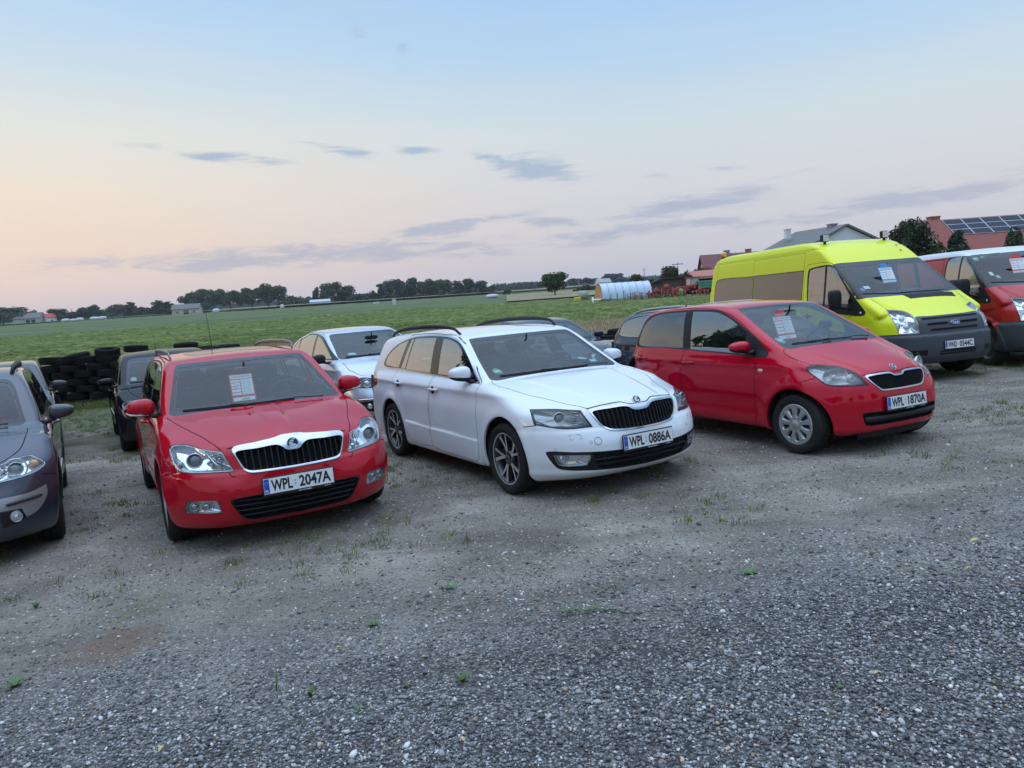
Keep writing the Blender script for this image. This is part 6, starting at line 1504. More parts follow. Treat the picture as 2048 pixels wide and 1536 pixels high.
def car_f():
 return simple_car('f', (.85, 4.40, 2.62, .880, 1.455, -.35, .985, -1.03, 1.352, .79, 'estate', .31, 1.0), S=shape_f(), name='hatchback_car', cat='car', group='cars parked in the second row',
  label='dark grey car standing behind the estate at the left edge, before the tyre wall', pose=(-7.708, 10.973, -59.6), paint=DARKG,
  lamps=[dict(reg='hl', pts=[(.69, .50, .640, 's'), (.583, .527, .745, 's'), (.463, .624, .765), (.353, .724, .772, 's'), (.382, .826, .700, 's'), (.505, .758, .662)], d=D45, depth=.06, proj=[lens_proj(.53, .62, .70, .05)])],
  openings=[dict(name='grille', outer=G_OUT(.60, .74, .42), inner=G_OUT(.615, .725, .40), frame=CHROME, hslats=[.64, .67, .70], depth=.04), dict(name='air_intake', outer=G_OUT(.24, .40, .46), inner=G_OUT(.25, .39, .45), frame=BLACK, hslats=[.29, .34])])
def car_g():
 def extras(c):
  sh = c.shape
  for sg in (1, -1):
   q = np.array([1, sg, 1]); p = sh_pt(c, .52, .37)*q; mb = MB(); disc_mesh(mb, p+np.array([.003, 0, 0]), .042, (1, .2*sg, 0), 24, 0, .010); mb.build('fog_light', [REFLECT], c.root)
   mb = MB(); P = sh.side(np.linspace(-.50, -2.0, 16), np.full(16, .50)); mb.tube([p*q for p in P], .012, 8, 0, True, 1.6); mb.build('side_strip', [SATIN], c.root)
 return simple_car('g', (.80, 4.15, 2.51, .868, 1.435, -.42, .965, -1.07, 1.33, .80, 'hatch', .31, .97), S=shape_g(), name='hatchback_car', cat='car', group='cars parked in the second row',
  label='black hatchback with a roof aerial standing behind the red estate', pose=(-5.137, 11.499, -60.3), paint=BLACKP,
  lamps=[dict(reg='hl', pts=[(.66, .42, .63, 's'), (.64, .42, .75, 's'), (.56, .56, .765), (.44, .70, .765, 's'), (.40, .79, .73), (.45, .78, .65, 's'), (.58, .62, .635)], d=D30, depth=.05, proj=[lens_proj(.56, .58, .70, .055)])],
  openings=[dict(name='grille', outer=G_OUT(.63, .75, .40), inner=G_OUT(.645, .735, .38), frame=BLACK, hslats=[.665, .69, .715], depth=.04), dict(name='air_intake', outer=G_OUT(.25, .38, .42), inner=G_OUT(.26, .37, .41), frame=BLACK, hslats=[.30, .335])],
  extra=[antenna_fn(-2.75, .38, .25), extras, sticker_fn(-.54, 1.03, .09, .06, simple('sticker_pale', (.25, .36, .40), .5), name='badge_sticker')])
def car_h():
 def bits(o, sg, c): pass
 def extras(c):
  sh = c.shape
  for sg in (1, -1):
   q = np.array([1, sg, 1]); mb = MB(); yy = np.linspace(.555, .765, 14); P = sh.front(yy, np.full(14, .475)); P = P+sh.normals(P)*.004; mb.tube([p*q for p in P], [.006]+[.020]*12+[.006], 10, 0, True, .7); mb.build('bumper_trim', [CHROME], c.root)
   p = sh_pt(c, .625, .375)*q; mb = MB(); disc_mesh(mb, p+np.array([.004, 0, 0]), .040, (1, .35*sg, 0), 24, 0, .010); mb.build('fog_light', [REFLECT], c.root)
  mb = MB(); mb.box((-.80, 0, 1.29), (.02, .30, .075), None, 0, .01)
 return simple_car('h', (.85, 4.28, 2.578, .884, 1.545, -.10, 1.075, -.98, 1.455, .83, 'mpv', .315, 1.04), S=shape_h(), name='compact_van_car', cat='car', group='cars parked in the second row',
  label='silver compact car with rounded roof standing between the red estate and the white estate', pose=(-1.94, 11.928, -59), paint=SILVER, h=.023,
  lamps=[dict(reg='hl', pts=[(.685, .50, .640, 's'), (.629, .49, .772, 's'), (.506, .634, .792), (.43, .74, .778, 's'), (.517, .755, .672), (.596, .683, .647)], d=D30, depth=.06, wall=LAMPDK, floor=LAMPDK, proj=[lens_proj(.61, .604, .708, .060, ball=REFLECT)])],
  patches=[('lowgrille', [(-.1, .455, 's'), (.56, .452), (.77, .440, 's'), (.68, .33), (.60, .29), (-.1, .28, 's')], FD, BLACK, 0)], patch_where={'lowgrille': lambda C: C[:, 0] > .3},
  openings=[dict(name='grille', outer=[(-.1, .74, 's'), (.30, .735), (.33, .72), (.22, .62), (.15, .55), (-.1, .54, 's')], inner=[(-.1, .725, 's'), (.28, .72), (.30, .712), (.20, .625), (.14, .565), (-.1, .555, 's')], frame=CHROME, mesh=.03, depth=.04)],
  mirror=dict(c=(-.52, .955, 1.085), s=(.085, .115, .085), mats=[BLACK, BLACK, CHROME], lb=-9, p=2.6, foot=(-.40, .80, 1.02)),
  extra=[antenna_fn(-2.7, .30, .5), extras, sticker_fn(-.47, 1.13, .13, .035, simple('sticker_teal', (.30, .55, .58), .5), name='parking_sticker')])
def car_i():
 def extras(c):
  sh = c.shape; p = sh.top([.635], [0])[0]; mb = MB(); n = np.array([1, 0, .1]); mb.lathe([(0, .018), (.01, .012), (.02, .004), (.035, .003)], 16, c=p, axis='z'); q = p+np.array([0, 0, .072]); sample_ring(mb, q, .036, .0035, n, 28, 0, 6)
  for a in (90, 210, 330): mb.tube([q, q+np.array([0, math.cos(R(a)), math.sin(R(a))])*.035], [.005, .002], 6)
  mb.build('bonnet_star', [CHROME], c.root)
 return simple_car('i', (.78, 4.53, 2.715, .864, 1.415, -.48, .965, -1.18, 1.315, .80, 'sedan', .315, .96), S=shape_i(), name='saloon_car', cat='car', group='cars parked in the second row',
  label='dark blue saloon with a star upright on its bonnet, standing behind the white estate', pose=(1.357, 13.495, -59.5), paint=NAVY,
  lamps=[dict(reg='hl', pts=[(.66, .42, .60, 's'), (.62, .44, .73), (.52, .58, .755), (.42, .74, .74), (.42, .78, .68), (.50, .72, .61), (.60, .56, .585)], d=D30, depth=.05, proj=[lens_proj(.52, .62, .67, .065, ball=REFLECT)])],
  openings=[dict(name='grille', outer=[(-.1, .755, 's'), (.22, .752), (.33, .74), (.35, .72), (.31, .60), (.24, .555), (-.1, .545, 's')], inner=[(-.1, .725, 's'), (.22, .722), (.305, .712), (.29, .61), (.225, .575), (-.1, .565, 's')], frame=CHROME, hslats=[(.60, .016, .002), (.635, .016, .002), (.67, .016, .002), (.70, .014, .002)], hslat=CHROME, **{'raise': .006}, depth=.05)],
  extra=[extras])
def car_j():
 return simple_car('j', (.83, 4.78, 2.80, .90, 1.43, -.45, .985, -1.18, 1.31, .82, 'estate', .32, .99), S=shape_j(), name='estate_car', cat='car', group='cars parked in the second row',
  label='dark blue estate with pale roof rails, its tail showing behind the small red hatchback', pose=(4.02, 9.80, -66), paint=NAVY, dlo_trim_mat=SATIN,
  lamps=[dict(reg='hl', pts=[(.69, .50, .640, 's'), (.583, .527, .745, 's'), (.463, .624, .765), (.353, .724, .772, 's'), (.382, .826, .700, 's'), (.505, .758, .662)], d=D45, depth=.06, proj=[lens_proj(.53, .62, .70, .05)])],
  extra=[rail_fn([(-1.35, .60, 1.37), (-1.42, .61, 1.41), (-1.8, .62, 1.44), (-2.5, .61, 1.445), (-3.1, .60, 1.415), (-3.35, .59, 1.36)], .017, simple('rail_silver', (.45, .45, .45), .35, .9))])
# ------------------------------------------------------------------ sky
SUN_AZ, SUN_EL = R(-98), R(5)
def srgb(r, g, b):
 f = lambda c: (c/255/12.92) if c/255 <= .04045 else ((c/255+.055)/1.055)**2.4
 return (f(r), f(g), f(b))
def build_sky():
 w = bpy.data.worlds.new('World'); SC.world = w; w.use_nodes = True; nt = w.node_tree; bg = nt.nodes['Background']
 tc = nt.nodes.new('ShaderNodeTexCoord'); v = tc.outputs['Generated']
 sp = N(nt, 'ShaderNodeSeparateXYZ'); nt.links.new(v, sp.inputs[0]); x, y, z = sp.outputs
 az = math_n(nt, 'MULTIPLY', math_n(nt, 'ARCTAN2', x, y), 180/math.pi); el = math_n(nt, 'MULTIPLY', math_n(nt, 'ARCSINE', z), 180/math.pi)
 elp = math_n(nt, 'DIVIDE', math_n(nt, 'MAXIMUM', el, 0.0), 90.0)
 P = lambda L: [(e/90, srgb(*c)) for e, c in L]
 left = ramp(nt, P([(0, (214, 194, 190)), (1.5, (220, 197, 188)), (4.5, (226, 204, 187)), (8, (226, 211, 195)), (12, (214, 215, 208)), (17, (186, 206, 222)), (23, (156, 194, 231)), (40, (160, 192, 228)), (90, (188, 198, 214))]), elp)
 right = ramp(nt, P([(0, (188, 187, 196)), (3, (193, 191, 200)), (7, (198, 200, 206)), (11, (194, 206, 214)), (16, (170, 198, 223)), (23, (143, 186, 229)), (40, (160, 190, 224)), (90, (188, 198, 214))]), elp)
 t = N(nt, 'ShaderNodeMapRange'); t.interpolation_type = 'SMOOTHSTEP'; t.inputs[1].default_value = -38; t.inputs[2].default_value = 14; nt.links.new(az, t.inputs[0])
 base = mixc(nt, t.outputs[0], left.outputs[0], right.outputs[0])
 cv = N(nt, 'ShaderNodeCombineXYZ'); nt.links.new(math_n(nt, 'MULTIPLY', az, .11), cv.inputs[0]); nt.links.new(math_n(nt, 'MULTIPLY', el, .62), cv.inputs[1])
 n1 = noise(nt, 1.9, 9, .68, cv.outputs[0], .45); n2 = noise(nt, .55, 5, .55, cv.outputs[0], .2)
 blobs = [(600, 512, 300, 17, -4, .95), (430, 520, 130, 12, -3, .7), (800, 492, 120, 14, -4, .8), (900, 455, 135, 10, -9, 1.0), (1100, 446, 55, 9, 0, .8), (1230, 468, 150, 14, -6, .75), (1390, 408, 130, 14, -8, 1.0), (1440, 398, 60, 9, -6, .8), (1860, 392, 230, 13, -8, 1.0),
             (1075, 338, 62, 19, 8, 1.15), (985, 316, 35, 8, 8, .8), (430, 312, 90, 8, 3, .75), (520, 316, 45, 6, 5, .6), (672, 300, 55, 9, 5, .85), (840, 302, 35, 11, 5, .55), (1455, 338, 32, 6, -3, .6), (1420, 445, 60, 9, -2, .6), (960, 505, 90, 10, -3, .5), (1330, 355, 30, 7, 5, .4), (1590, 345, 60, 6, -8, .3), (805, 90, 12, 34, 0, .25), (712, 62, 14, 30, -30, .25)]
 acc = None
 for px, py, a, b, tilt, s in blobs:
  d = px_ray(px, py); d = d/np.linalg.norm(d); u0 = math.degrees(math.atan2(d[0], d[1])); v0 = math.degrees(math.asin(d[2]))
  k = 180/math.pi/F_PX; a *= k; b *= k; th = R(-tilt-3.69)
  du = math_n(nt, 'SUBTRACT', az, u0); dv = math_n(nt, 'SUBTRACT', el, v0)
  p = math_n(nt, 'ADD', math_n(nt, 'MULTIPLY', du, math.cos(th)/a), math_n(nt, 'MULTIPLY', dv, math.sin(th)/a))
  q = math_n(nt, 'SUBTRACT', math_n(nt, 'MULTIPLY', dv, math.cos(th)/b), math_n(nt, 'MULTIPLY', du, math.sin(th)/b))
  r2 = math_n(nt, 'ADD', math_n(nt, 'MULTIPLY', p, p), math_n(nt, 'MULTIPLY', q, q))
  m = math_n(nt, 'MULTIPLY', math_n(nt, 'POWER', 2.718, math_n(nt, 'MULTIPLY', r2, -.7)), s)
  acc = m if acc is None else math_n(nt, 'MAXIMUM', acc, m)
 n3 = noise(nt, .35, 4, .5, cv.outputs[0], .2)
 back = N(nt, 'ShaderNodeMapRange'); back.inputs[1].default_value = 40; back.inputs[2].default_value = 60; nt.links.new(math_n(nt, 'ABSOLUTE', az), back.inputs[0])
 lo = N(nt, 'ShaderNodeMapRange'); lo.inputs[1].default_value = 26; lo.inputs[2].default_value = 6; nt.links.new(el, lo.inputs[0])
 acc = math_n(nt, 'ADD', acc, math_n(nt, 'MULTIPLY', math_n(nt, 'MULTIPLY', back.outputs[0], lo.outputs[0]), math_n(nt, 'MULTIPLY', n3.outputs[0], .9)))
 dens = math_n(nt, 'ADD', math_n(nt, 'MULTIPLY', acc, 1.0), math_n(nt, 'MULTIPLY', math_n(nt, 'SUBTRACT', n1.outputs[0], .54), 4.2))
 cm = N(nt, 'ShaderNodeMapRange'); cm.interpolation_type = 'SMOOTHSTEP'; cm.inputs[1].default_value = -.15; cm.inputs[2].default_value = .85; nt.links.new(dens, cm.inputs[0])
 gate = N(nt, 'ShaderNodeMapRange'); gate.inputs[1].default_value = .05; gate.inputs[2].default_value = .35; nt.links.new(acc, gate.inputs[0])
 cmask = math_n(nt, 'MULTIPLY', math_n(nt, 'MULTIPLY', cm.outputs[0], gate.outputs[0]), .72)
 ccol = ramp(nt, P([(0, (168, 168, 182)), (4, (154, 164, 186)), (10, (134, 160, 192)), (25, (150, 172, 198)), (90, (170, 185, 202))]), elp)
 col = mixc(nt, cmask, base, ccol.outputs[0])
 vm = N(nt, 'ShaderNodeMapRange'); vm.inputs[1].default_value = .45; vm.inputs[2].default_value = .8; nt.links.new(n2.outputs[0], vm.inputs[0])
 col = mixc(nt, math_n(nt, 'MULTIPLY', vm.outputs[0], .10), col, srgb(225, 215, 215))
 sky = N(nt, 'ShaderNodeTexSky'); sky.sky_type = 'NISHITA'; sky.sun_disc = False; sky.sun_elevation = SUN_EL; sky.sun_rotation = SUN_AZ; sky.dust_density = 2.0
 sc_ = N(nt, 'ShaderNodeVectorMath', operation='SCALE'); nt.links.new(sky.outputs[0], sc_.inputs[0]); sc_.inputs['Scale'].default_value = .012
 add = N(nt, 'ShaderNodeVectorMath', operation='ADD'); nt.links.new(col, add.inputs[0]); nt.links.new(sc_.outputs[0], add.inputs[1])
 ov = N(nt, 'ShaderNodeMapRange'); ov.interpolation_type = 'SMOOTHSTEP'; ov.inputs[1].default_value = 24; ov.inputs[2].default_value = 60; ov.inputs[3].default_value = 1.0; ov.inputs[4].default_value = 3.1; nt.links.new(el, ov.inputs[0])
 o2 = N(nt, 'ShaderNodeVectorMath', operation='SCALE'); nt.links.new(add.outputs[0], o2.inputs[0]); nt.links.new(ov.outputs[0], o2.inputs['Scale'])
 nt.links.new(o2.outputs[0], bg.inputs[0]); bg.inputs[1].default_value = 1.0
 w.cycles.sampling_method = 'MANUAL'; w.cycles.sample_map_resolution = 512
 l = bpy.data.lights.new('sun', 'SUN'); l.energy = .3; l.angle = R(18); l.color = (1, .74, .55)
 o = bpy.data.objects.new('sun', l); COL.objects.link(o)
 d = Vector((math.sin(SUN_AZ)*math.cos(SUN_EL+R(4)), math.cos(SUN_AZ)*math.cos(SUN_EL+R(4)), math.sin(SUN_EL+R(4)))); o.rotation_euler = (-d).to_track_quat('-Z', 'Y').to_euler()
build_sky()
# ------------------------------------------------------------------ numpy noise
def vnoise(x, y, s, seed=0, oct=3):
 out = 0; amp = 1; tot = 0
 for o in range(oct):
  u = x*s; v = y*s; i = np.floor(u).astype(np.int64); j = np.floor(v).astype(np.int64); fu = u-i; fv = v-j; fu = fu*fu*(3-2*fu); fv = fv*fv*(3-2*fv)
  def h(a, b):
   n = (a*374761393+b*668265263+(seed+o)*974711) & 0x7fffffff; n = ((n ^ (n >> 13))*1274126177) & 0x7fffffff; return ((n ^ (n >> 16)) & 0xffff)/65535.0
  r = (h(i, j)*(1-fu)+h(i+1, j)*fu)*(1-fv)+(h(i, j+1)*(1-fu)+h(i+1, j+1)*fu)*fv
  out = out+amp*r; tot += amp; amp *= .5; s *= 2
 return out/tot
FIELD_Z = float(yard_z(0.0, 20.0))-.05
def ground_z(x, y):
 x = np.asarray(x, float); y = np.asarray(y, float)
 t = np.clip((y-21-.05*x)/14, 0, 1); t = t*t*(3-2*t); p = yard_z(x, np.minimum(y, 40)); side = np.clip((np.abs(x)-22)/30, 0, 1)
 t = np.maximum(t, side*side*(3-2*side)); r_ = FIELD_Z+np.clip((x-10)/60, 0, 1)*.35
 return p*(1-t)+r_*t
def grid_mesh(name, xs, ys, zf, mats, smooth=True):
 X, Y = np.meshgrid(xs, ys, indexing='ij'); Z = zf(X, Y); V = np.stack([X.ravel(), Y.ravel(), Z.ravel()], 1); nx, ny = len(xs), len(ys)
 i = np.arange(nx-1)[:, None]*ny+np.arange(ny-1)[None]; F = np.stack([i, i+ny, i+ny+1, i+1], -1).reshape(-1, 4)
 return obj(name, fast_mesh(name, V, F, mats, smooth=smooth))
def yard_point(px, py):
 d = px_ray(px, py); t = ((YO-C0)@YN)/(d@YN); return C0+d*t
GA, GB = yard_point(0, 1390), yard_point(2048, 1040)
def gravel_side(x, y):      # > 0 on the coarse gravel
 e = GB-GA; L = math.hypot(e[0], e[1]); return -((x-GA[0])*(-e[1])+(y-GA[1])*e[0])/L
def yard_material():
 m, nt, b = _mat('yard_ground'); co = objco(nt)
 e = GB-GA; L = math.hypot(e[0], e[1]); sp = N(nt, 'ShaderNodeSeparateXYZ'); nt.links.new(co, sp.inputs[0])
 sd = math_n(nt, 'ADD', math_n(nt, 'MULTIPLY', sp.outputs[0], e[1]/L), math_n(nt, 'MULTIPLY', sp.outputs[1], -e[0]/L)); c0 = (GA[0]*e[1]-GA[1]*e[0])/L
 sd = math_n(nt, 'SUBTRACT', sd, c0)
 nb = noise(nt, .9, 5, .6, co, .4); sd = math_n(nt, 'ADD', sd, math_n(nt, 'MULTIPLY', math_n(nt, 'SUBTRACT', nb.outputs[0], .5), 2.2))
 gm = N(nt, 'ShaderNodeMapRange'); gm.interpolation_type = 'SMOOTHSTEP'; gm.inputs[1].default_value = -1.0; gm.inputs[2].default_value = 1.3; nt.links.new(sd, gm.inputs[0])
 n1 = noise(nt, 1.1, 6, .6, co, .3); n2 = noise(nt, 9, 5, .65, co); n3 = noise(nt, 48, 6, .8, co)
 c = ramp(nt, [(.32, (.135, .112, .088)), (.50, (.235, .203, .164)), (.68, (.355, .318, .262))], n1.outputs[0]).outputs[0]
 c = mixc(nt, .55, c, ramp(nt, [(.30, (.45, .44, .43)), (.5, (.9, .9, .9)), (.72, (1.5, 1.48, 1.45))], n3.outputs[0]).outputs[0], 'MULTIPLY')
 c = mixc(nt, math_n(nt, 'MULTIPLY', n2.outputs[0], .35), c, (.12, .105, .09))
 def stones(scale, seed, lo, hi):
  v = N(nt, 'ShaderNodeTexVoronoi', Scale=scale, Randomness=1.0); mp = N(nt, 'ShaderNodeMapping'); mp.inputs['Location'].default_value = (seed, seed*1.7, 0); nz = noise(nt, scale*.5, 2, .5, co)
  ad = N(nt, 'ShaderNodeVectorMath', operation='MULTIPLY_ADD'); nt.links.new(nz.outputs[1], ad.inputs[0]); ad.inputs[1].default_value = (.6/scale,)*3; nt.links.new(co, ad.inputs[2])
  nt.links.new(ad.outputs[0], mp.inputs[0]); nt.links.new(mp.outputs[0], v.inputs['Vector'])
  s = N(nt, 'ShaderNodeSeparateColor'); nt.links.new(v.outputs['Color'], s.inputs[0]); d = N(nt, 'ShaderNodeMapRange'); d.inputs[1].default_value = .50; d.inputs[2].default_value = .15; nt.links.new(v.outputs['Distance'], d.inputs[0])
  pick = N(nt, 'ShaderNodeMapRange'); pick.inputs[1].default_value = lo; pick.inputs[2].default_value = hi; nt.links.new(s.outputs[0], pick.inputs[0])
  return math_n(nt, 'MULTIPLY', d.outputs[0], pick.outputs[0]), s.outputs[1], d.outputs[0]
 k1, r1, h1 = stones(34, 3, .70, .76); k2, r2, h2 = stones(75, 8, .40, .5)
 sc1 = ramp(nt, [(0, (.07, .07, .075)), (.45, (.17, .165, .16)), (.8, (.30, .29, .28)), (.93, (.55, .54, .52)), (1, (.32, .22, .14))], r1).outputs[0]
 sc2 = ramp(nt, [(0, (.06, .06, .065)), (.5, (.18, .175, .17)), (.9, (.36, .35, .34)), (1, (.60, .58, .55))], r2).outputs[0]
 c = mixc(nt, k2, c, sc2); c = mixc(nt, k1, c, sc1)
 vg = N(nt, 'ShaderNodeTexVoronoi', Scale=80, Randomness=1.0); nt.links.new(co, vg.inputs['Vector']); sg = N(nt, 'ShaderNodeSeparateColor'); nt.links.new(vg.outputs['Color'], sg.inputs[0])
 gc = ramp(nt, [(0, (.06, .057, .055)), (.35, (.13, .126, .12)), (.65, (.22, .215, .205)), (.88, (.36, .35, .335)), (.97, (.60, .60, .59)), (1, (.36, .26, .19))], sg.outputs[0]).outputs[0]
 ed = ramp(nt, [(0, (1, 1, 1)), (.45, (.85, .85, .85)), (.75, (.38, .38, .38))], vg.outputs['Distance']); gcol = mixc(nt, 1.0, gc, ed.outputs[0], 'MULTIPLY')
 c = mixc(nt, gm.outputs[0], c, gcol)
 st = yard_point(232, 1290); vm = N(nt, 'ShaderNodeVectorMath', operation='DISTANCE'); vm.inputs[1].default_value = (st[0], st[1], st[2]); nt.links.new(co, vm.inputs[0])
 sm = N(nt, 'ShaderNodeMapRange'); sm.inputs[1].default_value = .30; sm.inputs[2].default_value = .12; nt.links.new(math_n(nt, 'ADD', vm.outputs['Value'], math_n(nt, 'MULTIPLY', math_n(nt, 'SUBTRACT', n2.outputs[0], .5), .45)), sm.inputs[0]); c = mixc(nt, math_n(nt, 'MULTIPLY', sm.outputs[0], .55), c, (.16, .085, .05))
 mp2 = N(nt, 'ShaderNodeMapping'); mp2.inputs['Scale'].default_value = (.22, 1.5, 1); mp2.inputs['Rotation'].default_value = (0, 0, R(-12)); nt.links.new(co, mp2.inputs[0]); n8 = noise(nt, 1.3, 5, .6, mp2.outputs[0], .8)
 c = mixc(nt, 1.0, c, ramp(nt, [(.34, (.78, .77, .75)), (.50, (1, 1, 1)), (.68, (1.16, 1.15, 1.13))], n8.outputs[0]).outputs[0], 'MULTIPLY')
 gy = N(nt, 'ShaderNodeMapRange'); gy.inputs[1].default_value = 8.5; gy.inputs[2].default_value = 17; nt.links.new(sp.outputs[1], gy.inputs[0])
 n5 = noise(nt, .75, 6, .62, co, .5); gmk = math_n(nt, 'ADD', math_n(nt, 'SUBTRACT', n5.outputs[0], .62), math_n(nt, 'MULTIPLY', gy.outputs[0], .36))
 gmm = N(nt, 'ShaderNodeMapRange'); gmm.inputs[1].default_value = 0; gmm.inputs[2].default_value = .12; nt.links.new(gmk, gmm.inputs[0])
 gfac = math_n(nt, 'MULTIPLY', math_n(nt, 'MULTIPLY', gmm.outputs[0], .75), math_n(nt, 'SUBTRACT', 1.0, gm.outputs[0]))
 n6 = noise(nt, 40, 5, .7, co); gr = ramp(nt, [(.3, (.035, .05, .016)), (.55, (.085, .11, .035)), (.75, (.15, .16, .07))], n6.outputs[0]).outputs[0]
 c = mixc(nt, gfac, c, gr)
 nt.links.new(c, b.inputs['Base Color']); b.inputs['Roughness'].default_value = .92; b.inputs['Specular IOR Level'].default_value = .25
 n7 = noise(nt, 160, 3, .6, co); hh = math_n(nt, 'ADD', math_n(nt, 'MULTIPLY', k1, 1.0), math_n(nt, 'MULTIPLY', k2, .6)); hh = math_n(nt, 'ADD', hh, math_n(nt, 'MULTIPLY', n7.outputs[0], .5))
 hg = math_n(nt, 'MULTIPLY', math_n(nt, 'SUBTRACT', 1.0, vg.outputs['Distance']), 2.0)
 hm = N(nt, 'ShaderNodeMix'); nt.links.new(gm.outputs[0], hm.inputs[0]); nt.links.new(hh, hm.inputs[2]); nt.links.new(hg, hm.inputs[3])
 p = bump(nt, None, n1.outputs[0], .5, .06); p = bump(nt, None, n2.outputs[0], .6, .02, p); bump(nt, b, hm.outputs[0], .9, .008, p)
 return m
def far_material(name, stops, scale, stretch=(1, 1, 1), rough=.95, scale2=3.0, amt=.5):
 m, nt, b = _mat(name); co = objco(nt); mp = N(nt, 'ShaderNodeMapping'); mp.inputs['Scale'].default_value = stretch; nt.links.new(co, mp.inputs[0])
 n1 = noise(nt, scale, 6, .62, mp.outputs[0], .3); n2 = noise(nt, scale2, 5, .7, co)
 c = ramp(nt, stops, n1.outputs[0]).outputs[0]; c = mixc(nt, amt, c, ramp(nt, [(.3, (.45, .45, .45)), (.5, (1, 1, 1)), (.7, (1.6, 1.6, 1.5))], n2.outputs[0]).outputs[0], 'MULTIPLY')
 nt.links.new(c, b.inputs['Base Color']); b.inputs['Roughness'].default_value = rough; b.inputs['Specular IOR Level'].default_value = .15; bump(nt, b, n2.outputs[0], .7, .1); return m
def build_ground():
 ym = yard_material()
 xs = np.concatenate([np.linspace(-60, -16, 23)[:-1], np.linspace(-16, 16, 161), np.linspace(16, 60, 23)[1:]]); ys = np.concatenate([np.linspace(-40, 0, 21)[:-1], np.linspace(0, 22, 141), np.linspace(22, 46, 40)[1:]])
 zf = lambda X, Y: ground_z(X, Y)+(vnoise(X, Y, .35, 3, 3)-.5)*.09*np.clip((Y-3)/4, 0, 1)*.35+(vnoise(X, Y, 2.2, 5, 3)-.5)*.02
 g = grid_mesh('ground', xs, ys, zf, ym); tag(g, kind='structure')
 fm = far_material('far_land', [(.3, (.05, .075, .03)), (.5, (.10, .12, .05)), (.7, (.19, .17, .10))], .012, (.5, 3, 1), scale2=.6, amt=.3)
 xs = np.concatenate([-np.geomspace(3500, 62, 24), np.linspace(-60, 60, 25), np.geomspace(62, 3500, 24)]); ys = np.concatenate([-np.geomspace(2500, 42, 14), np.linspace(-40, 60, 21), np.geomspace(62, 4500, 34)])
 tag(grid_mesh('far_land', xs, ys, lambda X, Y: np.where((np.abs(X) < 59) & (Y > -39) & (Y < 45), ground_z(X, Y)-.5, ground_z(X, Y)-.03), fm), kind='structure')
build_ground()
FA, FB = 45.5, .226
def strip(name, o0, o1, x0, x1, mats, amp, res, sc, z0=0.0, skew=0.0, kind='stuff', label=None, rows=0.0, top=None):
 """a field strip with real relief between offsets o0..o1 beyond the field edge"""
 nx = int((x1-x0)/res)+1; ny = int((o1-o0)/res)+1; u = np.linspace(x0, x1, nx); w = np.linspace(o0, o1, ny); X, W = np.meshgrid(u, w, indexing='ij'); Y = FA+FB*X+W+skew*X*(W/100)
 h = vnoise(X, Y, sc, 11, 4); h2 = vnoise(X, Y, sc*3.1, 17, 2); e = np.clip(np.minimum(W-o0, o1-W)/.6, 0, 1)
 Z = ground_z(X, Y)+z0+(amp*(.35*h+.65*h2**1.2)+(amp*.5*np.abs(np.sin(W*math.pi/rows)) if rows else 0))*e-.02*(1-e)
 V = np.stack([X.ravel(), Y.ravel(), Z.ravel()], 1); i = np.arange(nx-1)[:, None]*ny+np.arange(ny-1)[None]; F = np.stack([i, i+ny, i+ny+1, i+1], -1).reshape(-1, 4)
 o = obj(name, fast_mesh(name, V, F, mats, smooth=False)); tag(o, label, kind=kind); return o
F1 = far_material('crop_dark_green', [(.30, (.045, .065, .016)), (.5, (.100, .128, .034)), (.7, (.19, .21, .07))], .5, scale2=2.5, amt=.8)
F2 = far_material('crop_bright_green', [(.32, (.070, .092, .022)), (.5, (.112, .136, .038)), (.72, (.175, .19, .065))], .22, (.4, 2.5, 1), scale2=1.6, amt=.75)
F3 = far_material('crop_blue_green', [(.30, (.055, .076, .032)), (.5, (.092, .118, .048)), (.7, (.14, .16, .075))], .05, (.3, 3, 1), scale2=1.5, amt=.4)
F4 = far_material('stubble', [(.30, (.17, .135, .075)), (.5, (.24, .195, .115)), (.7, (.32, .27, .17))], .08, (.3, 2, 1), scale2=2, amt=.4)
F5 = far_material('dry_grass', [(.30, (.13, .10, .05)), (.5, (.22, .175, .10)), (.7, (.30, .25, .15))], .6, scale2=7, amt=.7)
strip('crop_rows', -2.0, 11, -50, 45, F1, .45, .17, 2.0, label='low dark green leafy crop at the near edge of the field')
strip('crop_rows', 11, 46, -85, 32, F2, .50, .25, 1.5, label='bright green crop in the middle of the field')
strip('crop_rows', 46, 64, -110, 45, F1, .50, .40, 1.0, label='dark green band of taller crop across the field')
strip('field', 64, 330, -420, 130, F3, .35, 2.6, .3, kind='structure')
strip('stubble_field', 70, 190, 0, 60, F4, .12, 1.5, .4, kind='structure', z0=.40, skew=.25)
strip('stubble_field', 330, 420, -150, 260, F4, .2, 4, .2, kind='structure', z0=1.2)
strip('field', 420, 900, -600, 500, F3, .4, 10, .1, kind='structure', z0=.5)
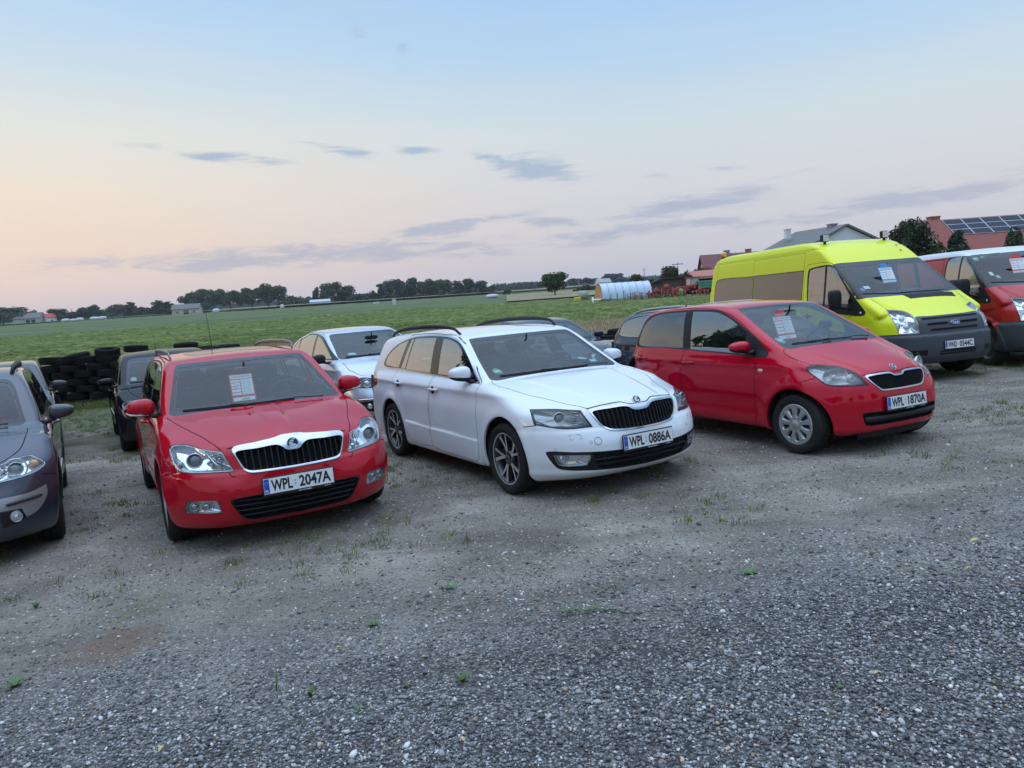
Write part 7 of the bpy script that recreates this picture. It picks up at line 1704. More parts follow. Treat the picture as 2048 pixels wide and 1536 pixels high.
# ------------------------------------------------------------------ grass
def blades(name, P, h, w, mat, n=3, lean=.5, seed=1, kind=None, label=None, parent=None, hz=None):
 """bent grass blades: 3 quads each at points P (n,3) with heights h"""
 r = np.random.default_rng(seed); N_ = len(P); h = h*(.6+.8*r.random(N_)); a = r.random(N_)*2*np.pi; b = r.random(N_)*2*np.pi; le = lean*(.3+r.random(N_))
 sx = np.cos(a)*w; sy = np.sin(a)*w; V = []
 for k, t in enumerate((0, .5, 1.0)):
  cx = P[:, 0]+np.cos(b)*le*h*t*t; cy = P[:, 1]+np.sin(b)*le*h*t*t; cz = P[:, 2]+h*t*(1-.25*le*t); q = (1-t*.85)
  V.append(np.stack([cx-sx*q, cy-sy*q, cz], 1)); V.append(np.stack([cx+sx*q, cy+sy*q, cz], 1))
 V = np.stack(V, 1).reshape(-1, 3); i = np.arange(N_)[:, None]*6; F = np.concatenate([i+np.array([[0, 1, 3, 2]]), i+np.array([[2, 3, 5, 4]])])
 o = obj(name, fast_mesh(name, V, F, mat, smooth=False), parent); tag(o, label, kind=kind); return o
def grass_mat(name, a, b_):
 m, nt, b = _mat(name); oi = N(nt, 'ShaderNodeNewGeometry'); c = ramp(nt, [(0, a), (.6, b_), (1, (.26, .22, .10))], oi.outputs['Random Per Island']).outputs[0]; nt.links.new(c, b.inputs['Base Color']); b.inputs['Roughness'].default_value = .7; b.inputs['Specular IOR Level'].default_value = .2; return m
GRASS = grass_mat('grass_blades', (.06, .10, .02), (.13, .17, .045)); DRYG = grass_mat('dry_blades', (.22, .17, .08), (.34, .28, .16))
def gz(x, y): return ground_z(x, y)+(vnoise(x, y, .35, 3, 3)-.5)*.09*np.clip((y-3)/4, 0, 1)*.35+(vnoise(x, y, 2.2, 5, 3)-.5)*.02
def scatter_grass():
 r = np.random.default_rng(5)
 n = 16000; x = r.uniform(-14, 12, n); y = r.uniform(3.4, 21, n); d = vnoise(x, y, .75, 21, 4)+.020*(y-7)-.10*(gravel_side(x, y) > -.2); k = d > .600; k |= (np.hypot((x+.6)/1.1, (y-7.6)/.9) < 1) & (r.random(n) < .55); k |= (np.hypot((x+2.2)/2.2, (y-5.1)/.5) < 1) & (r.random(n) < .25); x, y = x[k], y[k]
 m = 16; X = np.repeat(x, m)+r.normal(0, .035, len(x)*m); Y = np.repeat(y, m)+r.normal(0, .035, len(x)*m); P = np.stack([X, Y, gz(X, Y)-.005], 1)
 blades('grass', P, np.repeat(r.uniform(.022, .085, len(x)), m), .0030, GRASS, seed=2, kind='stuff', label='short grass growing in patches over the yard', lean=.9)
 n = 26000; x = r.uniform(-16, 10, n); y = 20.0+r.normal(0, .45, n)-.6; P = np.stack([x, y, gz(x, y)-.01], 1); blades('grass', P, np.full(n, .16), .006, GRASS, seed=3, kind='stuff', label='longer grass along the foot of the tyre wall')
 n = 60000; x = r.uniform(-30, 36, n); y = r.uniform(21.5, 45, n)+FB*x*.6; P = np.stack([x, y, ground_z(x, y)-.02], 1); blades('dry_grass', P, np.full(n, .30), .014, DRYG, seed=4, kind='stuff', label='dry straw coloured grass between the yard and the field', lean=.6)
scatter_grass()
dg = grid_mesh('dry_grass_ground', np.linspace(-45, 55, 120), np.linspace(21.2, 52, 60), lambda X, Y: np.where(Y < 22, ground_z(X, Y)-.05, ground_z(X, Y)+.035+.05*(vnoise(X, Y, 1.2, 9, 3)-.5)), F5); tag(dg, kind='structure')
# ------------------------------------------------------------------ gravel
def gravel():
 r = np.random.default_rng(9); n = 230000
 x = r.uniform(-5.2, 6.2, n); y = 1.2+5.0*r.random(n)**1.15; s = gravel_side(x, y)+(vnoise(x, y, .9, 33, 4)-.5)*2.2
 dist = np.hypot(x, y); keep = (s > -.5) & (r.random(n) < np.clip(.30+s*.55, .10, 1)) & (np.abs(x) < .78*y+.8); x, y = x[keep], y[keep]
 m = 70000; x2 = r.uniform(-8, 10, m); y2 = 2.2+9*r.random(m)**1.3; x = np.concatenate([x, x2]); y = np.concatenate([y, y2]); n = len(x)
 size = np.exp(r.normal(math.log(.0050), .36, n)); size = np.clip(size, .0025, .018); big = r.random(n) < .006; size[big] *= 1.7
 t = (1+5**.5)/2; I = np.array([(-1, t, 0), (1, t, 0), (-1, -t, 0), (1, -t, 0), (0, -1, t), (0, 1, t), (0, -1, -t), (0, 1, -t), (t, 0, -1), (t, 0, 1), (-t, 0, -1), (-t, 0, 1)])/math.hypot(1, t)
 Fi = np.array([(0, 11, 5), (0, 5, 1), (0, 1, 7), (0, 7, 10), (0, 10, 11), (1, 5, 9), (5, 11, 4), (11, 10, 2), (10, 7, 6), (7, 1, 8), (3, 9, 4), (3, 4, 2), (3, 2, 6), (3, 6, 8), (3, 8, 9), (4, 9, 5), (2, 4, 11), (6, 2, 10), (8, 6, 7), (9, 8, 1)])
 a = r.random(n)*2*np.pi; ca, sa = np.cos(a), np.sin(a); sx = 1+.5*r.random(n); sy = .75+.35*r.random(n); sz = .45+.4*r.random(n)
 J = I[None]*(1+.22*r.normal(0, 1, (n, 12, 1)).clip(-1, 1)); vx = J[..., 0]*(sx*size)[:, None]; vy = J[..., 1]*(sy*size)[:, None]; vz = J[..., 2]*(sz*size)[:, None]
 tl = r.normal(0, .25, (n, 1)); vz = vz+vx*tl; V = np.stack([x[:, None]+vx*ca[:, None]-vy*sa[:, None], y[:, None]+vx*sa[:, None]+vy*ca[:, None], (gz(x, y)+size*sz*.35+.004*r.random(n)*(gravel_side(x, y) > .3))[:, None]+vz], -1).reshape(-1, 3)
 F = (np.arange(n)[:, None, None]*12+Fi[None]).reshape(-1, 3)
 m_, nt, b = _mat('gravel_stone'); g = N(nt, 'ShaderNodeNewGeometry'); c = ramp(nt, [(0, (.06, .058, .056)), (.30, (.115, .112, .108)), (.58, (.195, .19, .183)), (.80, (.30, .293, .28)), (.91, (.46, .45, .43)), (.965, (.68, .67, .64)), (.975, (.26, .17, .12)), (1, (.55, .40, .25))], g.outputs['Random Per Island']).outputs[0]
 nz = noise(nt, 300, 3, .6, objco(nt)); c = mixc(nt, .5, c, ramp(nt, [(.3, (.6, .6, .6)), (.7, (1.35, 1.35, 1.35))], nz.outputs[0]).outputs[0], 'MULTIPLY'); nt.links.new(c, b.inputs['Base Color']); b.inputs['Roughness'].default_value = .75; b.inputs['Specular IOR Level'].default_value = .4
 o = obj('gravel', fast_mesh('gravel', V, F, m_, smooth=True)); tag(o, 'loose grey gravel scattered over the foreground', kind='stuff')
gravel()
# ------------------------------------------------------------------ weeds and fallen leaves on the yard, single plants
LEAFG = simple('weed_leaf', (.075, .135, .035), .55, var=.35, vscale=60); LEAFY = simple('fallen_leaf_yellow', (.50, .36, .10), .6, var=.3, vscale=90)
def leaf(mb, o, d, up, L, w, bend=.3, mi=0):
 d = np.asarray(d, float); up = np.asarray(up, float); s = np.cross(d, up); s /= np.linalg.norm(s)+1e-9; V = []; n = 6
 for k in range(n+1):
  t = k/n; c = o+d*L*t+up*L*(.45*t-bend*1.3*t*t); ww = w*math.sin(math.pi*min(1, t*.95+.05))**.8*.5; V += [c-s*ww+up*ww*.3, c, c+s*ww+up*ww*.3]
 F = []
 for k in range(n): F += [(3*k, 3*k+1, 3*k+4, 3*k+3), (3*k+1, 3*k+2, 3*k+5, 3*k+4)]
 mb.add(V, F, mi, True)
def weed(px, py, r, label, n=9, erect=.35, spread=0.0, stem=0.0):
 p = yard_point(px, py); rd = random.Random(px); root = empty('weed', Matrix.Translation((p[0], p[1], float(gz(p[0], p[1])))), label, 'weed', 'green weeds growing in the yard')
 ms = MB(); centers = [np.zeros(3)]
 if spread: centers = [np.array([t*spread, rd.uniform(-.15, .15)*spread, .01]) for t in np.linspace(-1, 1, 7)]; ms.tube([c+np.array([0, 0, .008]) for c in centers], .002, 5)
 if stem: ms.tube([(0, 0, 0), (stem*.1, 0, stem*.6), (stem*.05, .01, stem)], [.003, .002, .0012], 5); centers = [np.array([stem*.1*t, 0, stem*t]) for t in np.linspace(0.05, 1, 8)]
 k = 0; nl = MB()
 for c in centers:
  for j in range(n):
   a = 2*math.pi*j/n+rd.random()*.7; e = erect*(.6+.8*rd.random()); d = np.array([math.cos(a)*math.cos(e), math.sin(a)*math.cos(e), math.sin(e)]); leaf(nl, c, d, np.array([0, 0, 1.0]), r*(.6+.6*rd.random())*(.35 if stem else 1), r*.36*(.4 if stem else 1), .25)
 nl.build('leaves', [LEAFG], root)
 if ms.n: ms.build('stem', [LEAFG], root)
weed(898, 1180, .050, 'small green weed on the bare ground left of the middle of the yard')
weed(748, 1253, .048, 'green weed beside a white pebble, left of the yard centre')
weed(1175, 1228, .032, 'creeping green weed stretched sideways over the gravel', 5, .4, .13)
weed(925, 1366, .050, 'bright green weed on the coarse gravel near the bottom centre', 8, .6)
weed(1500, 1148, .055, 'flat dark green rosette weed at the gravel edge on the right', 12, .15)
weed(552, 1385, .030, 'thin upright weed stem on the gravel left of centre', 4, .5, 0, .13)
weed(622, 1392, .040, 'pale green weed with two low leaves beside the upright stem', 7, .7)
weed(718, 1420, .034, 'three leafed green weed near the bottom left of centre', 3, .3)
weed(30, 1375, .060, 'olive weed cut by the left edge of the gravel', 9, .3)
weed(1680, 1376, .026, 'tiny green weed on the gravel at the lower right', 6, .4)
weed(812, 1375, .028, 'small weed between the three leafed weed and the bright green weed', 6, .5)
weed(72, 1215, .045, 'green tuft of weed on the bare ground near the left edge', 9, .8)
def fallen(px, py, s, label, a):
 p = yard_point(px, py); mb = MB(); leaf(mb, np.zeros(3), np.array([math.cos(a), math.sin(a), .05]), np.array([0, 0, 1.0]), s, s*.5, .35); o = mb.build('fallen_leaf', [LEAFY], None, (p[0], p[1], float(gz(p[0], p[1]))+.016)); tag(o, label, 'leaf', 'fallen yellow leaves')
fallen(318, 1510, .030, 'yellow leaf lying on the gravel at the bottom left', 1.2); fallen(1942, 1088, .06, 'yellow leaf curled on the ground at the right edge', .2); fallen(1932, 1143, .032, 'orange yellow leaf right of centre below the curled one', .1); fallen(1748, 1355, .028, 'yellow leaf on the gravel at the lower right', .4); fallen(672, 1302, .025, 'orange leaf on the gravel left of centre', 0)
# ------------------------------------------------------------------ tyre wall
def tyre_mesh(seed):
 rd = random.Random(seed); mb = MB(); r = .31; h = .095
 prof = [(-h*.55, r*.62), (-h*.95, r*.66), (-h, r*.80), (-h*.9, r*.95), (-h*.72, r*.985), (-h*.25, r), (h*.25, r), (h*.72, r*.985), (h*.9, r*.95), (h, r*.80), (h*.95, r*.66), (h*.55, r*.62), (h*.35, r*.70), (0, r*.90), (-h*.35, r*.70), (-h*.55, r*.62)]
 mb.lathe(prof, 40, axis='z', flip=True); n = 40
 for q, (a, b) in enumerate(((-.68, -.30), (-.22, .22), (.30, .68))):
  for k in range(n):
   t0 = (k+.1+.5*(q % 2))*2*math.pi/n; t1 = t0+.8*2*math.pi/n; V = [(rr*math.cos(t), rr*math.sin(t), z*h) for rr in (r-.01, r+.007) for z, t in ((a, t0), (a, t1), (b, t1), (b, t0))]
   mb.add(V, [(4, 5, 6, 7), (0, 1, 5, 4), (1, 2, 6, 5), (2, 3, 7, 6), (3, 0, 4, 7)], 0, False)
 V = np.array(mb.v); V[:, 2] *= 1-.10*np.cos(np.arctan2(V[:, 1], V[:, 0])*2+seed)*rd.random(); mb.v = [tuple(v) for v in V]
 return mb.mesh('old_tyre', [simple('old_tyre_rubber', (.016, .015, .0145), .85, var=.6, vscale=5, bmp=.3, bscale=80, spec=.15)])
def tyre_wall():
 ms = [tyre_mesh(k) for k in range(4)]; rd = random.Random(3); cnt = 0
 def one(x, y, z, tilt=(0, 0), label='worn black car tyre laid flat in the tyre wall, seen edge on', s=1.0, grp='worn tyres stacked in the wall behind the cars'):
  o = bpy.data.objects.new('old_tyre', rd.choice(ms)); COL.objects.link(o); o.location = (x, y, z); o.rotation_euler = (tilt[0], tilt[1], rd.random()*6.28); o.scale = (s*(.96+.08*rd.random()),)*3; tag(o, label, 'tyre', grp)
 Y0 = 20.3
 for row in range(7):
  nrow = 13
  for k in range(nrow):
   x = -15.3+k*.640+(.32 if row % 2 else 0)+rd.uniform(-.03, .03)
   y = Y0+rd.uniform(-.06, .06)
   if row == 6 and k in (4, 9): continue
   if False: continue
   z = float(ground_z(x, y))+.09+row*.188+(x+15)*.0
   one(x, y, z+rd.uniform(-.006, .006), (rd.uniform(-.05, .05), rd.uniform(-.06, .06)))
 for px, py, ty, lab in ((215, 703, .12, 'loose tyre leaning on top of the tyre wall left of the black hatchback'), (154, 714, .16, 'tilted tyre on top of the tyre wall, second from its highest one'), (105, 722, .10, 'tyre on the tyre wall top near the car at the left edge'), (272, 697, .05, 'top tyre of the wall just behind the black hatchback roof'), (372, 692, .02, 'tyre showing above the roof of the black hatchback')):
  p = at_dist(px, py, Y0); one(p[0], p[1], p[2], (.02, -ty), lab, 1.0, 'loose tyres on top of the wall')
 for px, py, lab in ((1238, 664, 'tyre standing highest in the small stack behind the dark blue saloon'), (1222, 675, 'tyre in the small stack, second from the top')):
  p = at_dist(px, py, 21); one(p[0], p[1], p[2], (0, .03), lab, 1.0, 'loose tyres on top of the wall')
 for row in range(4):
  for k in range(6):
   x = 1.2+k*.66+(.33 if row % 2 else 0); z = float(ground_z(x, 21))+.09+row*.185
   if row == 3 and k not in (0, 1): continue
   one(x, 21+rd.uniform(-.05, .05), z, (rd.uniform(-.04, .04), rd.uniform(-.04, .04)), 'worn tyre in the low stack behind the saloon and the dark estate', 1.0, 'worn tyres in the low stack behind the saloon')
tyre_wall()
# ------------------------------------------------------------------ trees
def foliage_mat(name, a, b_, c_):
 m, nt, b = _mat(name); g = N(nt, 'ShaderNodeNewGeometry'); oi = nt.nodes.new('ShaderNodeObjectInfo'); nz = noise(nt, .55, 3, .5, objco(nt))
 f = math_n(nt, 'ADD', math_n(nt, 'MULTIPLY', g.outputs['Random Per Island'], .55), math_n(nt, 'MULTIPLY', nz.outputs[0], .55), True)
 c = ramp(nt, [(.15, a), (.5, b_), (.9, c_)], f).outputs[0]; v = math_n(nt, 'ADD', math_n(nt, 'MULTIPLY', oi.outputs['Random'], .5), .75)
 sc_ = N(nt, 'ShaderNodeVectorMath', operation='SCALE'); nt.links.new(c, sc_.inputs[0]); nt.links.new(v, sc_.inputs['Scale']); nt.links.new(sc_.outputs[0], b.inputs['Base Color'])
 b.inputs['Roughness'].default_value = .75; b.inputs['Specular IOR Level'].default_value = .15
 return m
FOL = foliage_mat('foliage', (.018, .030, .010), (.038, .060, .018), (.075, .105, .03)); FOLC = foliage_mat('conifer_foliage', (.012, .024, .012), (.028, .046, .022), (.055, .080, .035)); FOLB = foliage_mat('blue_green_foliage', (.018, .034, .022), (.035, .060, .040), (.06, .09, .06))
FOLR = foliage_mat('autumn_foliage', (.025, .028, .012), (.050, .050, .022), (.10, .085, .04)); BARK = simple('bark', (.06, .048, .036), .9, var=.4, vscale=3, bmp=.5, bscale=12)
def leaf_cloud(blobs, n, size, seed, shell=.55, flat=1.0, droop=0.0):
 """small leaf clumps through the volume of ellipsoids (cx,cy,cz,rx,ry,rz)"""
 r = np.random.default_rng(seed); B = np.array(blobs, float); vol = (B[:, 3]*B[:, 4]*B[:, 5])**.75; pick = r.choice(len(B), n, p=vol/vol.sum())
 d = r.normal(0, 1, (n, 3)); d /= np.linalg.norm(d, axis=1, keepdims=True); rad = shell+(1.06-shell)*r.random((n, 1))**.6; C = B[pick, :3]+d*rad*B[pick, 3:6]
 nrm = d+r.normal(0, .7, (n, 3)); nrm /= np.linalg.norm(nrm, axis=1, keepdims=True); t = np.cross(nrm, r.normal(0, 1, (n, 3))); t /= np.linalg.norm(t, axis=1, keepdims=True); u = np.cross(nrm, t)
 s = size*(.55+.9*r.random((n, 1))); q = np.stack([C-t*s*.5, C+u*s*.45*flat+nrm*s*.1, C+t*s*.55, C-u*s*.40*flat-nrm*s*.08], 1); q[..., 2] -= droop*np.abs(q[..., 2]-C[:, None, 2])
 V = q.reshape(-1, 3); F = np.arange(n*4).reshape(-1, 4); return V, F
def tree_mesh(kind, seed):
 r = random.Random(seed); bl = []
 if kind == 'round':      # height 1, crown from .15
  for k in range(17):
   a = r.random()*6.28; rr = r.random()**.6*.30; z = .28+.56*r.random(); w = .15+.08*r.random(); bl.append((rr*math.cos(a)*(1.15-abs(z-.5)), rr*math.sin(a)*(1.15-abs(z-.5)), z, w, w, w*.8))
 elif kind == 'oak':
  for k in range(30):
   a = r.random()*6.28; rr = r.random()**.55*.52; z = .30+.50*r.random()*(1-.4*rr); w = .11+.08*r.random(); bl.append((rr*math.cos(a), rr*math.sin(a), z, w, w, w*.75))
 elif kind == 'full':
  for k in range(46):
   z = .08+.86*k/45; R_ = .40*math.sqrt(max(.03, 1-((z-.40)/.60)**2)); a = r.random()*6.28; w = .10+.05*r.random(); bl.append((R_*.7*math.cos(a), R_*.7*math.sin(a), z, w, w, w*.8)); bl.append((R_*.3*math.cos(a+2), R_*.3*math.sin(a+2), z, w*1.2, w*1.2, w))
 elif kind == 'tall':
  for k in range(16):
   z = .18+.76*k/15; w = (.10+.05*r.random())*(1.1-.55*abs(z-.5)*2); a = r.random()*6.28; bl.append((.07*math.cos(a), .07*math.sin(a), z, w, w, w*1.1))
 elif kind == 'bush':
  for k in range(14):
   a = r.random()*6.28; rr = r.random()**.6*.55; z = .12+.62*r.random()*(1-rr); w = .20+.14*r.random(); bl.append((rr*math.cos(a), rr*math.sin(a), z, w, w, w*.8))
 elif kind == 'pine':
  for k in range(26):
   z = .12+.84*k/25; R_ = .34*(1-z)**.75+.03; 
   for j in range(3):
    a = r.random()*6.28; bl.append((R_*.6*math.cos(a), R_*.6*math.sin(a), z, R_*.55+.02, R_*.55+.02, .055))
 elif kind == 'thuja':
  for k in range(14):
   z = .08+.84*k/13; R_ = .20*math.sqrt(max(.05, 1-((z-.35)/.68)**2)); bl.append((0, 0, z, R_, R_, .09))
 n = dict(round=3400, oak=6500, tall=2400, bush=2600, pine=7000, thuja=6000, full=15000)[kind]; sz = dict(round=.055, oak=.050, tall=.055, bush=.09, pine=.040, thuja=.030, full=.034)[kind]
 V, F = leaf_cloud(bl, n, sz, seed, .35 if kind != 'thuja' else .8)
 sxy = 1/(np.percentile(np.hypot(V[:, 0], V[:, 1]), 98)*2); sz_ = 1/V[:, 2].max(); V = V*np.array([sxy, sxy, sz_]); bl = [(b[0]*sxy, b[1]*sxy, b[2]*sz_) for b in bl]
 cm = fast_mesh('crown', V, F, [FOL], smooth=False)
 tb = MB(); zt = dict(round=.62, oak=.55, tall=.8, bush=.3, pine=.92, thuja=.8, full=.8)[kind]; w = dict(full=.025, round=.022, oak=.030, tall=.018, bush=.02, pine=.02, thuja=.02)[kind]
 tb.tube([(0, 0, -.02), (.01, 0, zt*.35), (.0, .012, zt*.7), (0, 0, zt)], [w*1.3, w, w*.7, w*.25], 8)
 if kind in ('round', 'oak', 'tall', 'bush', 'pine'):
  for b in bl[::2]: 
   z0 = max(.08, min(zt*.9, b[2]*.62)); tb.tube([(0, 0, z0), (b[0]*.5, b[1]*.5, (z0+b[2])*.5+.02), (b[0], b[1], b[2])], [w*.5, w*.32, w*.12], 5)
 return cm, tb.mesh('trunk', [BARK])
TM = {}
def tree(px, pbase, ptop, wpx, Y, kind, label, group=None, mat=None, var=0, name='tree', xy=None, hh=None, ww=None, z=None):
 key = (kind, var)
 if key not in TM: TM[key] = tree_mesh(kind, 100+hash(kind) % 1 + var*7+len(kind))
 cm, tm = TM[key]
 if xy is None:
  p = at_dist(px, pbase, Y); t = at_dist(px, ptop, Y); x, y = p[0], p[1]; zb = float(ground_z(x, y)); H = t[2]-zb; W = wpx/F_PX*Y
 else: x, y = xy; zb = float(ground_z(x, y)); H = hh; W = ww
 w0 = 1.0; rd = random.Random(px*7+var)
 root = empty(name, Matrix.Translation((x, y, zb-.05)) @ Matrix.Rotation(rd.random()*6.28, 4, 'Z') @ Matrix.Diagonal((W/w0, W/w0, H, 1)), label, 'tree' if name != 'bush' else 'bush', group)
 c = obj('crown', cm, root); obj('trunk', tm, root)
 if mat is not None:
  c.data = cm if cm.materials[0] == mat else TM.setdefault((kind, var, mat.name), _with_mat(cm, mat))
 return root
def _with_mat(me, mat):
 m = me.copy(); m.materials.clear(); m.materials.append(mat); return m
GF = 'trees along the far edge of the fields'
def build_trees():
 T = tree
 T(28, 652, 612, 60, 420, 'round', 'dark tree behind the grey roofed barn at the left edge', GF, FOL, 0)
 T(70, 648, 618, 48, 430, 'bush', 'low bush right behind the grey roofed barn at the left edge', GF, FOL, 1)
 T(8, 652, 622, 40, 400, 'round', 'tree cut off by the left edge on the horizon', GF, FOL, 1)
 T(118, 646, 616, 40, 430, 'round', 'small tree right of the small red roofed house', GF, FOL, 0)
 T(146, 645, 622, 36, 430, 'bush', 'low bush between the red roofed house and the flat topped tree', GF, FOL, 0)
 T(180, 642, 609, 46, 430, 'oak', 'flat topped tree left of the far tree line', GF, FOL, 0)
 T(215, 640, 612, 44, 440, 'bush', 'rounded bush right beside the flat topped tree', GF, FOL, 1)
 T(238, 638, 607, 30, 440, 'round', 'small round tree, second right of the flat topped tree', GF, FOL, 1)
 T(262, 636, 603, 26, 440, 'tall', 'narrow tree with a pointed top left of the dark pair by the long barn', GF, FOL, 0)
 T(285, 634, 612, 36, 440, 'bush', 'low bush between the narrow tree and the dark pair', GF, FOL, 0)
 T(318, 630, 599, 26, 430, 'tall', 'left tree of the dark pair beside the long barn', GF, FOL, 1)
 T(338, 628, 602, 26, 430, 'tall', 'right tree of the dark pair beside the long barn', GF, FOL, 0)
 T(392, 626, 578, 60, 450, 'oak', 'leftmost big oak over the long barn', GF, FOL, 0)
 T(425, 622, 576, 60, 455, 'oak', 'big oak, second from the left over the long barn', GF, FOL, 1)
 T(462, 619, 580, 62, 455, 'oak', 'big oak in the middle of the dark oak group', GF, FOL, 2)
 T(412, 624, 603, 30, 415, 'bush', 'pale green bush in front of the big oaks', GF, FOLB, 0)
 T(505, 616, 574, 56, 450, 'oak', 'big oak just left of the tallest oak', GF, FOL, 1)
 T(538, 614, 566, 74, 445, 'oak', 'tallest and widest dark oak of the far group', GF, FOL, 0)
 T(585, 609, 590, 46, 450, 'bush', 'low bush right of the tallest oak', GF, FOL, 0)
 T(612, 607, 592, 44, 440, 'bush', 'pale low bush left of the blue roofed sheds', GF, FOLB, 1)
 T(634, 604, 573, 16, 400, 'tall', 'slim tree behind the blue roofed sheds', GF, FOLB, 1)
 T(662, 603, 563, 44, 395, 'round', 'round tree right behind the blue roofed sheds', GF, FOL, 0)
 T(690, 601, 570, 44, 400, 'round', 'round tree, second right of the blue roofed sheds', GF, FOL, 1)
 T(716, 600, 586, 44, 380, 'bush', 'pale bush in front of the round trees by the sheds', GF, FOLB, 0)
 T(742, 598, 580, 40, 400, 'bush', 'low bush left of the tall grey green trees', GF, FOLB, 1)
 T(762, 596, 566, 20, 400, 'tall', 'slim tree at the left end of the tall grey green trees', GF, FOLB, 0)
 T(782, 595, 558, 34, 400, 'round', 'tall grey green tree, first of three beside the slim one', GF, FOLB, 0)
 T(802, 594, 556, 26, 405, 'tall', 'tall grey green tree, second of three', GF, FOLB, 1)
 T(822, 593, 554, 34, 400, 'round', 'tall grey green tree, third of three', GF, FOLB, 1)
 T(860, 591, 556, 50, 400, 'oak', 'wide dark tree left of the centre of the horizon', GF, FOL, 0)
 T(888, 590, 557, 50, 400, 'oak', 'wide dark tree right beside the other wide one', GF, FOL, 2)
 T(915, 588, 560, 26, 380, 'tall', 'open crowned tree left of the domed tree', GF, FOLB, 1)
 T(938, 587, 556, 32, 390, 'round', 'domed tree right of the open crowned one', GF, FOL, 0)
 T(962, 586, 560, 30, 380, 'round', 'loose tree right of the domed tree', GF, FOLB, 1)
 T(982, 585, 568, 22, 380, 'bush', 'small bush at the right end of the far tree line', GF, FOL, 1)
 T(1014, 582, 577, 18, 300, 'bush', 'tiny bush alone in the stubble field', None, FOL, 0)
 T(1110, 592, 543, 62, 152, 'round', 'single round dark tree standing alone in the fields', None, FOL, 0)
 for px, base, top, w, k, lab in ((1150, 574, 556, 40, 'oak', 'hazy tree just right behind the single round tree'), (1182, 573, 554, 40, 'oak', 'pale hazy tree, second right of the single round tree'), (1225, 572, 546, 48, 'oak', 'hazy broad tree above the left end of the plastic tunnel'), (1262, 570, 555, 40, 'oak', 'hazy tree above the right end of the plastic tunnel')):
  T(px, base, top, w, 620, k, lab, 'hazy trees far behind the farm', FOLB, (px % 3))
 T(1172, 581, 568, 50, 200, 'bush', 'dark green hedge left of the plastic tunnel', None, FOL, 1, name='bush')
 T(1278, 590, 546, 34, 118, 'round', 'brownish tree behind the right end of the plastic tunnel', 'trees of the farm', FOLR, 1)
 T(1305, 590, 556, 36, 110, 'bush', 'broad dark bush between the plastic tunnel and the wooden shed', 'trees of the farm', FOLR, 0)
 T(1345, 585, 530, 50, 104, 'round', 'ragged dark tree behind the wooden shed', 'trees of the farm', FOLR, 0)
 T(1378, 582, 538, 48, 104, 'bush', 'dark bushy tree between the shed and the maroon roofed house', 'trees of the farm', FOL, 1)
 T(1408, 580, 533, 46, 106, 'round', 'dark tree before the maroon roof', 'trees of the farm', FOL, 1)
 T(1826, 560, 432, 104, 52, 'full', 'big dark broadleaf tree between the yellow van and the solar roof', 'trees by the solar roof house', FOLC, 2)
 T(1915, 560, 455, 84, 50, 'pine', 'blue green conifer before the solar roof', 'trees by the solar roof house', FOLB, 0)
 T(2027, 560, 452, 42, 48, 'thuja', 'clipped cone shaped evergreen at the right edge before the red roof', 'trees by the solar roof house', FOLC, 0)
 T(1878, 560, 484, 12, 46, 'round', 'thin sapling between the big tree and the conifer', 'trees by the solar roof house', FOL, 1)
 for i, (x, y) in enumerate(((-19.5, 16.0), (-20.5, 12.8), (-21.5, 9.5), (-22, 6.2), (-22.5, 3), (-23, -.5))): T(1, 0, 0, 0, 0, 'bush', 'bush in the hedge left of the yard, outside the picture', 'hedge bushes left of the yard', FOL, i % 2, name='bush', xy=(x, y), hh=2.6, ww=4.2)
 for i, (x, y, h, w, k) in enumerate(((-18.2, 16.2, 14.5, 7.5, 'oak'), (-18.5, 12.8, 16, 11, 'oak'), (-20, 3, 16, 12, 'oak'), (-28, -5, 16, 11, 'oak'), (-12, -26, 9, 10, 'oak'), (2, -30, 8, 8, 'round'), (16, -24, 10, 10, 'oak'), (30, -12, 9, 9, 'round'))):
  T(1, 0, 0, 0, 0, k, 'tree %s the yard, outside the picture' % ('left of' if x < -20 else 'behind'), 'trees round the yard outside the picture', FOL, i % 3, xy=(x, y), hh=h, ww=w)
build_trees()
def far_wood():
 r = np.random.default_rng(4); bl = []
 for x in np.arange(-900, 1300, 7.0):
  Y = 980+60*math.sin(x*.01); h = 6+4*vnoise(np.array([x]), np.array([0.0]), .02, 4, 3)[0]; bl.append((x, Y, FIELD_Z+h*.45, 9, 9, h*.55))
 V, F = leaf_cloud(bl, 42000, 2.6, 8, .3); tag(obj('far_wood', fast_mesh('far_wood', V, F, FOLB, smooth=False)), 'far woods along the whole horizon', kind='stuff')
 bl = []
 for px in range(990, 1080, 5): p = at_dist(px, 574, 700); bl.append((p[0], p[1], FIELD_Z+3.5, 4, 4, 4.0))
 V, F = leaf_cloud(bl, 2600, 1.8, 9, .4); tag(obj('hedge', fast_mesh('hedge', V, F, FOLB, smooth=False)), 'far hedge line left of the single round tree', kind='stuff')
 bl = []
 for px in list(range(95, 370, 6)): p = at_dist(px, 640-(px-95)*.055, 455); bl.append((p[0], p[1], FIELD_Z+2.2, 3.4, 3, 2.8))
 for px in list(range(560, 990, 6)): p = at_dist(px, 600, 425); bl.append((p[0], p[1], FIELD_Z+1.6, 3.0, 3, 2.0))
 V, F = leaf_cloud(bl, 9000, 1.3, 10, .4); tag(obj('undergrowth', fast_mesh('undergrowth', V, F, FOL, smooth=False)), 'undergrowth joining the far trees', kind='stuff')
far_wood()
